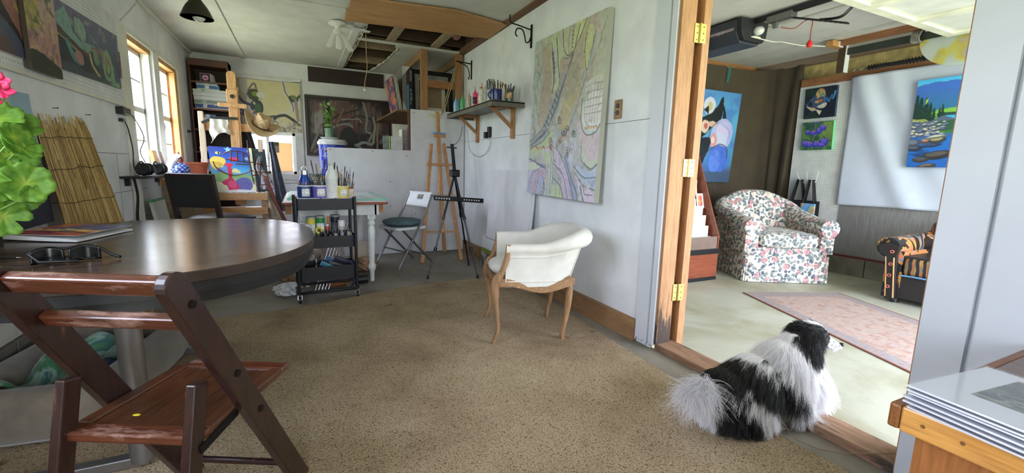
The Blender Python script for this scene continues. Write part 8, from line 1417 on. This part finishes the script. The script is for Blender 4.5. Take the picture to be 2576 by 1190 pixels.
e1 = node(nt, 'MapRange', i_1=.455, i_2=.46); nt.links.new(ax.outputs[0], e1.inputs[0]); c_ = mix(nt, e1.outputs[0], c_, (128, 78, 66)); nt.links.new(c_, bs.inputs[0]); bs.inputs['Roughness'].default_value = .95; bumpn(nt, bs, n1, .2, .004)
dx = V(.93, -.368, 0); dy = V(-.363, -.932, 0); cen = V(3.63, 2.59, 0)+dx*.472+dy*1.0; b = MB(); b.prism(rr_path(.472, 1.0, .006, 2), 0, .007); o = b.build('area_rug', m, None); o.location = (cen.x, cen.y, .0125); o.rotation_euler = (0, 0, math.atan2(-.368, .93)); tag(o, 'faded pink and slate patterned area rug on the pale garage floor', 'rug')
# door opener on the ceiling, its rail, arm and ropes
M_OPN = P('charcoal_opener_case', (62, 64, 72), .45, .2)
t = thing('door_opener', 'charcoal garage door opener with a bulb, hung under the ceiling', 'opener', (3.60, 2.85, 2.28)); b = MB(); M2 = Matrix(((1, 0, 0, 0), (0, 0, 1, 0), (0, 1, 0, 0), (0, 0, 0, 1))); b.prism([(.06, 0), (.30, 0), (.35, .05), (.35, .20), (0, .20), (0, .08)], .05, .58, M2); b.build('case', M_OPN, t, bevel=.008)
b = MB(); b.prism([(.05, .015), (.30, .015), (.34, .06), (.36, .20), (-.01, .20), (.005, .08)], .0, .05, M2); b.build('end_housing', P('black_lamp_housing', (34, 34, 38), .5), t, bevel=.004)
b = MB(); b.ball((.20, -.02, .105), (.045, .05, .04), 18, 12); b.build('bulb', P('frosted_bulb', (206, 206, 202), .3), t, smooth=180); b = MB(); b.bb(.16, .25, -.012, .0, .045, .06); b.build('lens_strip', P('cream_lens', (214, 206, 170), .4), t)
b = MB(); b.bb(-.002, .0, .08, .58, .105, .125); b.build('grey_stripe', P('silver_stripe', (176, 176, 180), .4), t); b = MB(); b.bb(-.003, .0, .08, .58, .112, .118); b.build('red_stripe', P('red_stripe_paint', (150, 50, 50), .4), t)
o = text('lettering', '1/2 HP', P('silver_stripe', (176, 176, 180), .4), Matrix.Translation((-.003, .22, .105)) @ Matrix(((0, 0, -1, 0), (-1, 0, 0, 0), (0, 1, 0, 0), (0, 0, 0, 1))), .028, t)
b = MB(); b.bb(.04, .31, .1, .5, .20, .222); b.build('hanger_plate', M_BLACK, t); b = MB(); b.tube(spline([(.10, .5, .0), (.06, .62, -.06), (.0, .75, -.10), (-.1, .9, -.08)]), .006, 6); b.build('power_cord', M_BLACK, t, smooth=60)
t = thing('opener_rail', 'black steel opener rail running along the garage ceiling', 'rail', (3.78, 2.9, 2.46)); b = MB(); b.bb(-.02, .02, -3.4, .0, -.012, .028); b.build('rail', M_BLACK, t, bevel=.002); b = MB(); b.bb(-.04, .04, -.40, -.18, -.05, .0); b.bb(-.015, .015, -.26, -.22, -.10, -.05); b.build('trolley', P('zinc_trolley', (130, 130, 128), .4, .7), t, bevel=.004)
b = MB(); b.bar((.02, -.33, -.03), (.12, -.76, -.18), .012, .05, up=(1, 0, 0)); ar = b.build('straight_arm', M_BLACK, t); b = MB(); b.tube(spline([(.10, -.55, -.10), (.14, -.68, -.11), (.16, -.74, -.06), (.17, -.80, .0)], 5), .02, 8, flat=.5); b.build('curved_arm', M_BLACK, ar, smooth=60)
b = MB()
for k in range(5): f = .62+.08*k; p = V(.02, -.33, -.03).lerp(V(.12, -.76, -.18), f); b.cyl((p.x-.012, p.y, p.z), (p.x-.0065, p.y, p.z), .009, n=8)
b.build('drilled_holes', P('bright_hole', (206, 206, 204), .5), ar)
t = thing('release_cord', 'red emergency release cord with a red handle', 'cord', (3.80, 2.62, 2.36)); b = MB(); b.tube(spline([(0, 0, 0), (.06, -.08, -.02), (.10, -.14, .03), (.10, -.20, .02), (.10, -.20, -.08), (.10, -.20, -.15)], 5), .004, 6); b.build('rope', P('faded_red_rope', (150, 70, 60), .8), t, smooth=60); b = MB(); b.lathe([(0, 0), (.022, .012), (.022, .035), (.01, .06), (0, .06)], 12, (.10, -.20, -.20)); b.build('handle', P('red_plastic_handle', (206, 40, 40), .4), t, smooth=60)
b = MB(); b.tube([tuple(at(x, y, 'y', 2.78)) for x, y in spline([(1890, 92), (1922, 100), (1945, 105), (1965, 105), (1990, 110), (2022, 115), (2045, 115), (2075, 117)], 3)], .005, 6); o = b.build('rope', P('white_cord', (206, 202, 192), .8), None, smooth=60); tag(o, 'slack white cord strung from the opener to the wooden brace', 'cord')
# raised sectional door, track, spring
M_DOOR = P('white_door_panel', (216, 214, 206), .5, var=.04)
t = thing('garage_door', 'white sectional garage door raised flat under the ceiling', 'door', (2.45, -.30, 2.30)); DWX, DLY = 2.60, 2.28
for k in range(4):
    b = MB(); y0 = DLY*k/4; b.bb(0, DWX, y0+.004, y0+DLY/4-.004, .02, .05); pn_ = b.build('panel', M_DOOR, t, bevel=.003)
    b = MB(); 
    for yy in (y0+.01, y0+DLY/4-.08): b.bb(0, DWX, yy, yy+.07, 0, .02)
    for j in range(5): x = (DWX-.08)*j/4; b.bb(x, x+.08, y0+.08, y0+DLY/4-.08, 0, .02)
    b.build('frame_rails', P('cream_door_rail', (222, 218, 196), .5), pn_, bevel=.002)
t = thing('door_track', 'dark steel door track with a white hanging bracket', 'track', (5.20, 2.85, 2.36)); b = MB(); b.bb(-.004, .004, -3.2, 0, 0, .06); b.bb(-.004, .035, -3.2, 0, -.004, .004); b.build('track', P('dark_track_steel', (70, 76, 70), .5, .6), t, bevel=.001); b = MB(); b.bb(-.02, -.012, -.02, .05, -.18, .14); b.build('bracket', M_OLD, t); b = MB(); b.bb(-.02, .05, -.026, -.02, -.18, .14); b.build('bracket_face', P('white_bracket_paint', (206, 206, 204), .5), t)
t = thing('spring', 'black extension spring beneath the door track', 'spring', (5.27, 2.78, 2.20)); b = MB(); b.tube([(.0, -.14+.0-.0*k, .0) if False else (.022*math.cos(k*1.6), -.13-.0065*k, .022*math.sin(k*1.6)) for k in range(190)], .007, 6); b.cyl((0, -.13, 0), (0, -1.36, 0), .017, n=12); b.build('coil', M_BLACK, t, smooth=60); b = MB(); b.tube(spline([(0, 0, -.01), (0, -.03, .012), (0, -.06, -.012), (0, -.10, .012), (0, -.13, 0)], 5), .005, 6); b.build('end_hook', P('galvanised_hook', (150, 150, 146), .4, .8), t, smooth=60)
t = thing('rope_coil', 'coil of grey cable tied round the door track', 'coil', (5.20, 2.24, 2.395)); b = MB()
for k in range(5): b.tube([(.05*math.cos(a)+.004*math.sin(3*a+k), -.03+.014*k+.006*math.sin(2*a), .055*math.sin(a)) for a in [2*PI*j/24 for j in range(24)]], .009, 6, closed=True)
b.build('windings', P('grey_rope', (120, 116, 104), .8, var=.2, vs=60), t, smooth=60)
m, nt, bs = nmat('painted_translucent_disc'); n1 = noise(nt, coords(nt), 4.5, 2, .4, .8); bs.inputs['Roughness'].default_value = .3; nt.links.new(ramp(nt, [(.38, (206, 212, 204)), (.50, (196, 206, 196)), (.55, (214, 206, 110)), (.62, (206, 190, 96)), (.70, (190, 186, 206))], n1), bs.inputs[0]); bs.inputs['Alpha'].default_value = .62
t = thing('painted_disc', 'translucent round panel painted with yellow swirls, hung behind the door track', 'ornament', (5.225, 1.93, 2.36)); b = MB(); pts = [(.30*math.cos(a), .27*math.sin(a)) for a in [-PI+PI*k/40 for k in range(41)]]; b.prism(pts, -.003, .003, Matrix(((0, 0, 1, 0), (-1, 0, 0, 0), (0, 1, 0, 0), (0, 0, 0, 1)))); b.build('disc', m, t, bevel=.001); b = MB(); b.cyl((0, -.1, 0), (0, -.1, .14), .003, n=6); b.cyl((0, .1, 0), (0, .1, .14), .003, n=6); b.build('hanging_wire', M_DARKM, t)
t = thing('wooden_brace', 'short pine block bracing the track bracket to the ceiling', 'brace', (5.0, 2.86, 2.43)); b = MB(); b.bb(.0, .20, 0, .07, 0, .055); b.build('block', M_PINE, t, bevel=.002); b = MB(); b.bb(.10, .20, -.002, 0, 0, .055); b.build('painted_end', P('white_bracket_paint', (206, 206, 204), .5), t)
b = MB(); b.bb(5.12, 5.18, -.2, 2.95, 2.445, 2.50); tag(b.build('timber_rail', WOOD('brown_wall_beam', (120, 78, 50), (162, 110, 72), 'y', .7)), 'brown timber rail screwed under the garage ceiling above the track', 'timber')
# ================================================================ print bench at the right edge
M_BEN = WOOD('varnished_pine_edge', (186, 122, 52), (222, 164, 88), 'y', .35, coat=.3); M_BEND = WOOD('dark_stained_top', (92, 66, 54), (124, 94, 76), 'y', .4, coat=.2); M_BENE = WOOD('brown_end_grain', (110, 66, 32), (150, 96, 50), 'x', .45)
BT = .625
t = thing('print_bench', 'varnished pine bench with a dark top carrying the art prints', 'bench', (1.12, .43, 0)); b = MB(); b.bb(.03, .76, -2.0, -.022, BT-.03, BT); b.build('top', M_BEND, t, bevel=.003); b = MB(); b.bb(0, .03, -2.0, -.022, BT-.055, BT); b.build('front_edge', M_BEN, t, bevel=.004); b = MB(); b.bb(0, .78, -.022, .0, BT-.055, BT); b.build('end_cap', M_BENE, t, bevel=.006)
b = MB(); b.bb(.035, .055, -1.95, -.04, .02, BT-.055); b.build('front_panel', WOOD('redbrown_panel', (140, 84, 40), (172, 112, 62), 'z', .4), t); b = MB(); b.bb(.055, .74, -.08, -.05, .02, BT-.055); b.build('end_panel', M_BENE, t); b = MB()
for yy in (-.06, -.12): b.cyl((-.001, yy, BT-.025), (.002, yy, BT-.025), .004, n=8)
b.build('plugs', P('dark_plug', (120, 80, 40), .5), t)
M_SLV = P('print_backing', (222, 224, 238), .25, var=.01, coat=.6)
r = random.Random(3)
names = ['lowest print of the stack on the pine bench', 'second print from the bottom of the stack', 'third print from the bottom of the stack', 'fourth print from the bottom of the stack', 'fifth print from the bottom of the stack', 'print lying just under the top one']
for k in range(6):
    t = thing('art_print', 'white sleeved '+names[k], 'print', (1.110+r.uniform(-.006, .006)+.012*(k < 2), .400+r.uniform(-.006, .006), BT+.001+.0082*k), math.radians(-6+r.uniform(-1.2, 1.2)), 'sleeved art prints on the bench'); b = MB(); b.bb(0, .285, -.37, 0, 0, .0042); b.build('backing_board', M_SLV, t, bevel=.001); b = MB(); b.bb(-.003, .288, -.373, .003, .0046, .0052); b.build('clear_sleeve', GLASS('print_sleeve', gloss=.1), t)
A = Art(70, 90, (206, 206, 210), seed=131); A.wobble(.08); A.poly([(-.1, -.1), (1.1, -.1), (1.1, 1.1), (-.1, 1.1)], (104, 110, 108)).blot((70, 78, 78), .5, .62, 6, 6, 41, .9).blot((150, 150, 140), .56, .66, 10, 10, 42, .8).blot((128, 122, 104), .6, .7, 8, 8, 43, .8)
for k in range(14): A.curve([(r.uniform(0, 1), r.uniform(0, 1)) for _ in range(3)], .02, r.choice([(160, 164, 160), (84, 92, 92), (140, 136, 120)]), .8)
t = thing('art_print', 'topmost sleeved print with a grey-green picture in a white margin', 'print', (1.108, .402, BT+.001+.0082*6), math.radians(-6), 'sleeved art prints on the bench'); b = MB(); b.bb(0, .285, -.37, 0, 0, .0042); b.build('backing_board', M_SLV, t, bevel=.001); canvas('picture', A, (.075, -.315, .0052), (0, .25, 0), (.175, 0, 0), .0006, parent=t, rough=.3); b = MB(); b.bb(-.003, .288, -.373, .003, .0062, .0066); b.build('clear_sleeve', GLASS('print_sleeve', gloss=.1), t)
# ================================================================ the dog resting on the sill
DOG = V(1.55, 1.08, .012)
dog = thing('dog', 'small long-haired black and white dog resting on the wooden sill between the rooms', 'dog', (1.55*1.075, 1.08*1.075, .012)); dog.scale = (1.075, 1.075, .90)
HD = V(1.94, 1.05, .415); NO = V(2.055, .985, .366); fd = (NO-HD); fd.z = 0; fd.normalize(); sd = V(-fd.y, fd.x, 0)      # sd = the dog's left
b = MB()
def seg(a, c, r0, r1, k=7):
    a, c = Vector(a), Vector(c)
    for i in range(k+1): f = i/k; b.ball(tuple(a.lerp(c, f)), r0+(r1-r0)*f, 16, 10)
b.ball((1.53, 1.10, .155), (.125, .115, .135)); b.ball((1.65, 1.09, .205), (.15, .108, .13)); b.ball((1.82, 1.07, .245), (.135, .108, .155)); b.ball((1.88, 1.06, .335), (.09, .08, .10)); b.ball((1.91, 1.055, .20), (.09, .09, .12))
b.ball(tuple(HD), (.068, .068, .066)); b.ball(tuple(HD+fd*.03+V(0, 0, -.012)), (.05, .05, .048)); seg(HD+fd*.05+V(0, 0, -.022), NO-fd*.012+V(0, 0, -.008), .034, .020, 5); seg(HD+fd*.05+V(0, 0, -.04), NO-fd*.02+V(0, 0, -.02), .026, .015, 4)
seg((1.79, .995, .20), (1.80, .98, .11), .042, .028); seg((1.80, .98, .11), (1.835, .975, .072), .028, .022); seg((1.835, .975, .068), (1.88, .972, .064), .022, .017, 4)
seg((1.83, 1.13, .20), (1.85, 1.13, .10), .042, .026); seg((1.85, 1.13, .10), (1.91, 1.12, .066), .026, .020)
b.ball((1.59, 1.025, .105), (.10, .05, .085)); seg((1.63, 1.02, .06), (1.72, 1.02, .035), .03, .022); seg((1.72, 1.02, .03), (1.80, 1.025, .028), .022, .015, 4); b.ball((1.60, 1.19, .10), (.10, .05, .08))
seg((1.42, 1.11, .215), (1.35, 1.09, .25), .035, .024); seg((1.35, 1.09, .25), (1.275, 1.085, .255), .024, .016)
EARS = []
for s_ in (-1, 1):
    ec = HD-fd*.025+sd*(s_*.062)+V(0, 0, .015)
    for k in range(6): b.ball(tuple(ec+V(-.004*k, 0, -.017*k)+sd*(s_*.004*min(k, 3))), (.026+.006*math.sin(k*.5), .026, .022), 12, 8)
    EARS.append(ec)
tmp = b.build('tmp_dog', M_BLACK); q = tmp.modifiers.new('r', 'REMESH'); q.mode = 'VOXEL'; q.voxel_size = .009; q = tmp.modifiers.new('s', 'SMOOTH'); q.factor = .5; q.iterations = 6
bpy.context.view_layer.update(); me = bpy.data.meshes.new_from_object(tmp.evaluated_get(bpy.context.evaluated_depsgraph_get())); bpy.data.objects.remove(tmp)
n = len(me.vertices); co = np.empty(n*3); me.vertices.foreach_get('co', co); co = co.reshape(-1, 3)
HDn, NOn, fdn, sdn = (np.array(v_) for v_ in (HD, NO, fd, sd))
def inpoly(x, z, poly):
    ins = np.zeros(len(x), bool)
    for i in range(len(poly)):
        (x0, z0), (x1, z1) = poly[i], poly[(i+1) % len(poly)]
        if z0 == z1: continue
        ins ^= ((z0 > z) != (z1 > z)) & (x < (x1-x0)*(z-z0)/(z1-z0)+x0)
    return ins
SAD = [(1.30, .26), (1.32, .37), (1.45, .42), (1.53, .375), (1.61, .335), (1.70, .28), (1.80, .205), (1.80, .15), (1.73, .13), (1.62, .185), (1.52, .225), (1.42, .25)]
HIN = [(1.36, .22), (1.47, .215), (1.55, .16), (1.585, .0), (1.44, .0), (1.38, .1)]
SHO = [(1.68, .39), (1.70, .50), (1.80, .50), (1.815, .425), (1.75, .40)]
def coat(p):
    """0 white, 1 black, .5 mixed; patches laid out on the body itself, seen side-on"""
    w_ = .014*np.sin(p[:, 0]*61+p[:, 2]*47)+.010*np.sin(p[:, 2]*113+p[:, 1]*71)
    x, z = p[:, 0]+w_, p[:, 2]+w_; c = np.zeros(len(p))
    c[inpoly(x, z, SAD)] = 1; c[inpoly(x, z, HIN) & (p[:, 1] < 1.06)] = 1; c[inpoly(x, z, SHO) & (z > .38)] = 1
    d = p-HDn; f = d @ fdn; s_ = d @ sdn; h = d[:, 2]; R_ = np.linalg.norm(d, axis=1)
    head = (R_ < .118) & (f > -.10) & (h > -.075); c[head] = 1
    for e_ in EARS: e_ = np.array(e_); q_ = p-e_; c[(np.hypot(q_[:, 0], q_[:, 1]) < .052) & (q_[:, 2] < .05) & (q_[:, 2] > -.115)] = 1
    c[(np.abs(s_) < .015+.0*f) & (h > .02) & (f > -.01)] = 0
    mz = (f > .062) & (R_ < .16) & (h < .005); c[mz] = 0; c[mz & (np.sin(p[:, 0]*230)*np.sin(p[:, 2]*260+p[:, 1]*150) > .45)] = 1
    c[(R_ > .085) & (f < -.02) & (h < .03) & (h > -.06) & (np.abs(s_) < .05)] = 0
    return c
cv = coat(co); colr = np.ones((n, 4)); colr[:, :3] = np.where(cv[:, None] > .5, lin((26, 25, 27)), lin((226, 224, 224)))
at_ = me.color_attributes.new('coat', 'FLOAT_COLOR', 'POINT'); at_.data.foreach_set('color', colr.astype(np.float32).ravel())
m, nt, bs = nmat('dog_skin_coat'); a = node(nt, 'Attribute'); a.attribute_name = 'coat'; nt.links.new(a.outputs['Color'], bs.inputs[0]); bs.inputs['Roughness'].default_value = .8; me.materials.clear(); me.materials.append(m); me.shade_smooth()
body = bpy.data.objects.new('body', me); COL.objects.link(body); body.parent = dog; body.location = -DOG
# hair: roots spread over the skin by area, combed back and down, gathered into locks
me.calc_loop_triangles(); tr = np.empty(len(me.loop_triangles)*3, np.int32); me.loop_triangles.foreach_get('vertices', tr); tr = tr.reshape(-1, 3)
A_, B_, C_ = co[tr[:, 0]], co[tr[:, 1]], co[tr[:, 2]]; cr_ = np.cross(B_-A_, C_-A_); ar = np.linalg.norm(cr_, axis=1); nr = cr_/np.maximum(ar, 1e-12)[:, None]
g = np.random.default_rng(5); N = 56000; ti = g.choice(len(tr), N, p=ar/ar.sum()); u_ = g.random((N, 2)); fl_ = u_.sum(1) > 1; u_[fl_] = 1-u_[fl_]
P0 = A_[ti]+(B_[ti]-A_[ti])*u_[:, :1]+(C_[ti]-A_[ti])*u_[:, 1:]; NR = nr[ti]
tc_ = np.array((1.275, 1.085, .255)); d = P0-HDn; fH = d @ fdn; RH = np.linalg.norm(d, axis=1)
tail = (P0[:, 0] < 1.40) & (np.abs(P0[:, 2]-.25) < .06)
ear = np.zeros(N, bool)
for e_ in EARS: q_ = P0-np.array(e_); ear |= (np.hypot(q_[:, 0], q_[:, 1]) < .05) & (q_[:, 2] < .03) & (q_[:, 2] > -.16)
muz = (fH > .045) & (RH < .17); head = (RH < .095) & ~ear & ~muz; paw = (P0[:, 2] < .075) & ((P0[:, 0] > 1.80) | ((P0[:, 0] > 1.71) & (P0[:, 1] < 1.03)))
F = np.tile(np.array((-.85, -.1, -.55)), (N, 1)); L = np.full(N, .062)
ch = (P0[:, 0] > 1.76) & ~head & ~ear & ~muz & ~paw; F[ch] = (-.25, -.05, -1.0); L[ch] = .085
fr_ = ch & (P0[:, 0] > 1.88); F[fr_] = (.25, -.1, -1.0); L[fr_] = .095
hip = (P0[:, 0] < 1.72) & (P0[:, 2] < .17) & ~paw; F[hip] = (-.15, -.15, -1.0); L[hip] = .06
F[ear] = (-.05, -.02, -1.0); L[ear] = .048; F[head] = -fdn*.9+np.array((0, 0, -.35)); L[head] = .022; top_ = head & (d[:, 2] > .035); L[top_] = .030; F[muz] = -fdn*.8+np.array((0, 0, -.2)); L[muz] = .009; F[paw] = (.5, -.1, -.5); L[paw] = .022
tv = P0[tail]-tc_; F[tail] = np.stack([-.85+1.15*g.random(tail.sum()), -.55+.75*g.random(tail.sum()), -.05+.75*(g.random(tail.sum())-.45)], 1); L[tail] = .105
DR = .38*NR+F/np.linalg.norm(F, axis=1)[:, None]; DR[head] = .55*NR[head]+F[head]; DR -= NR*np.minimum(0, np.sum(DR*NR, 1)-.06)[:, None]
DR += g.normal(0, .13, (N, 3)); DR /= np.linalg.norm(DR, axis=1)[:, None]; L = L*(.65+.6*g.random(N))
K = 8; tt = np.linspace(0, 1, K); PT = P0[:, None]+DR[:, None]*(L[:, None]*tt)[..., None]; PT[..., 2] -= (L*(.34+.0*L))[:, None]*tt**2*np.where(tail, 1.35, np.where(head | muz, .1, 1.0))[:, None]
wv_ = (g.random(N)*6.28)[:, None]+tt*7; amp = (L*.06)[:, None]*tt; PT[..., 0] += np.cos(wv_)*amp; PT[..., 1] += np.sin(wv_)*amp*.7; PT[..., 2] += np.sin(wv_*.8)*amp*.5
# locks: every hair leans toward the tip of the guide nearest its root
G = 2600; gi = g.choice(N, G, replace=False); gd = np.empty(N, np.int32)
for s0 in range(0, N, 2000): D2 = ((P0[s0:s0+2000, None]-P0[gi][None])**2).sum(-1); gd[s0:s0+2000] = gi[D2.argmin(1)]
ok = (np.sum(NR*NR[gd], 1) > .3) & (tail == tail[gd]) & (ear == ear[gd]); wgt = np.where(ok, .62, 0)[:, None]*tt**1.2; off = PT[gd]-P0[gd][:, None]; LK = L/np.maximum(L[gd], 1e-6)
PT = PT*(1-wgt[..., None])+(P0[gd][:, None]+off*np.clip(LK, .6, 1.5)[:, None, None])*wgt[..., None]
fz = np.where(P0[:, 0] < 1.80, .014, .045)[:, None]; PT[..., 2] = np.maximum(PT[..., 2], np.where((PT[..., 0] > 1.81) & (PT[..., 0] < 1.945), .049, .014)+.004*g.random(N)[:, None])
ck = coat(P0)+g.normal(0, .08, N); black = ck > .5
def fur(name, sel, col, col2, r0):
    k = int(sel.sum()); hc = bpy.data.hair_curves.new(name); hc.add_curves([K]*k)
    pp_ = (PT[sel]-np.array(DOG)).astype(np.float32); hc.attributes['position'].data.foreach_set('vector', pp_.ravel())
    ra = hc.attributes.get('radius') or hc.attributes.new('radius', 'FLOAT', 'POINT'); ra.data.foreach_set('value', np.tile((r0*(1-.75*tt**1.5)).astype(np.float32), k))
    m, nt, bs = nmat(name+'_hair'); inf = node(nt, 'HairInfo'); c_ = ramp(nt, [(0, col), (1, col2)], inf.outputs['Random']); nt.links.new(c_, bs.inputs[0]); bs.inputs['Roughness'].default_value = .5; bs.inputs['Specular IOR Level'].default_value = .35
    tl = node(nt, 'BsdfTranslucent'); nt.links.new(c_, tl.inputs[0]); mx = node(nt, 'MixShader', i_0=.35 if col[0] > 100 else .05); out = [q for q in nt.nodes if q.type == 'OUTPUT_MATERIAL'][0]; nt.links.new(bs.outputs[0], mx.inputs[1]); nt.links.new(tl.outputs[0], mx.inputs[2]); nt.links.new(mx.outputs[0], out.inputs[0])
    hc.materials.append(m); o = bpy.data.objects.new(name, hc); COL.objects.link(o); o.parent = dog; o['kind'] = 'stuff'; return o
fur('white_fur', ~black & ~tail, (236, 234, 234), (250, 248, 248), .0005); fur('black_fur', black & ~tail, (20, 19, 21), (42, 39, 38), .0005); fur('tail_plume', tail, (206, 202, 204), (240, 238, 240), .00055)
b = MB(); b.ball(tuple(NO-DOG+fd*.004+V(0, 0, .003)), (.011, .011, .010), 12, 8); b.build('nose', P('wet_black_nose', (18, 17, 18), .25), dog, smooth=180)
for s_ in (-1, 1): b = MB(); b.ball(tuple(HD-DOG+fd*.056+sd*(s_*.033)+V(0, 0, .002)), .0090, 12, 8); b.build('eye', P('dark_wet_eye', (26, 18, 14), .08), dog, smooth=180)
b = MB()
for (c0, dx_) in (((1.893, .96, .062), 0), ((1.895, .972, .062), 0), ((1.892, .984, .062), 0)): b.ball(tuple(V(*c0)-DOG), (.016, .008, .012), 10, 6)
b.build('paw_toes', P('dog_toe_fur', (206, 204, 204), .9), dog, smooth=180)
# thin leash trailing over the sill
b = MB(); b.tube([tuple(p) for p in [at(1973, 1060, 'z', .02), at(1985, 1090, 'z', .02), at(2010, 1110, 'z', .016), at(2060, 1130, 'z', .01), at(2120, 1140, 'z', .012), at(2180, 1141, 'z', .05), at(2262, 1139, 'z', .05)]], .0022, 6); o = b.build('leash', P('tan_cord', (140, 120, 92), .8), None, smooth=60); tag(o, 'thin tan cord leash trailing from the dog across the sill', 'leash')
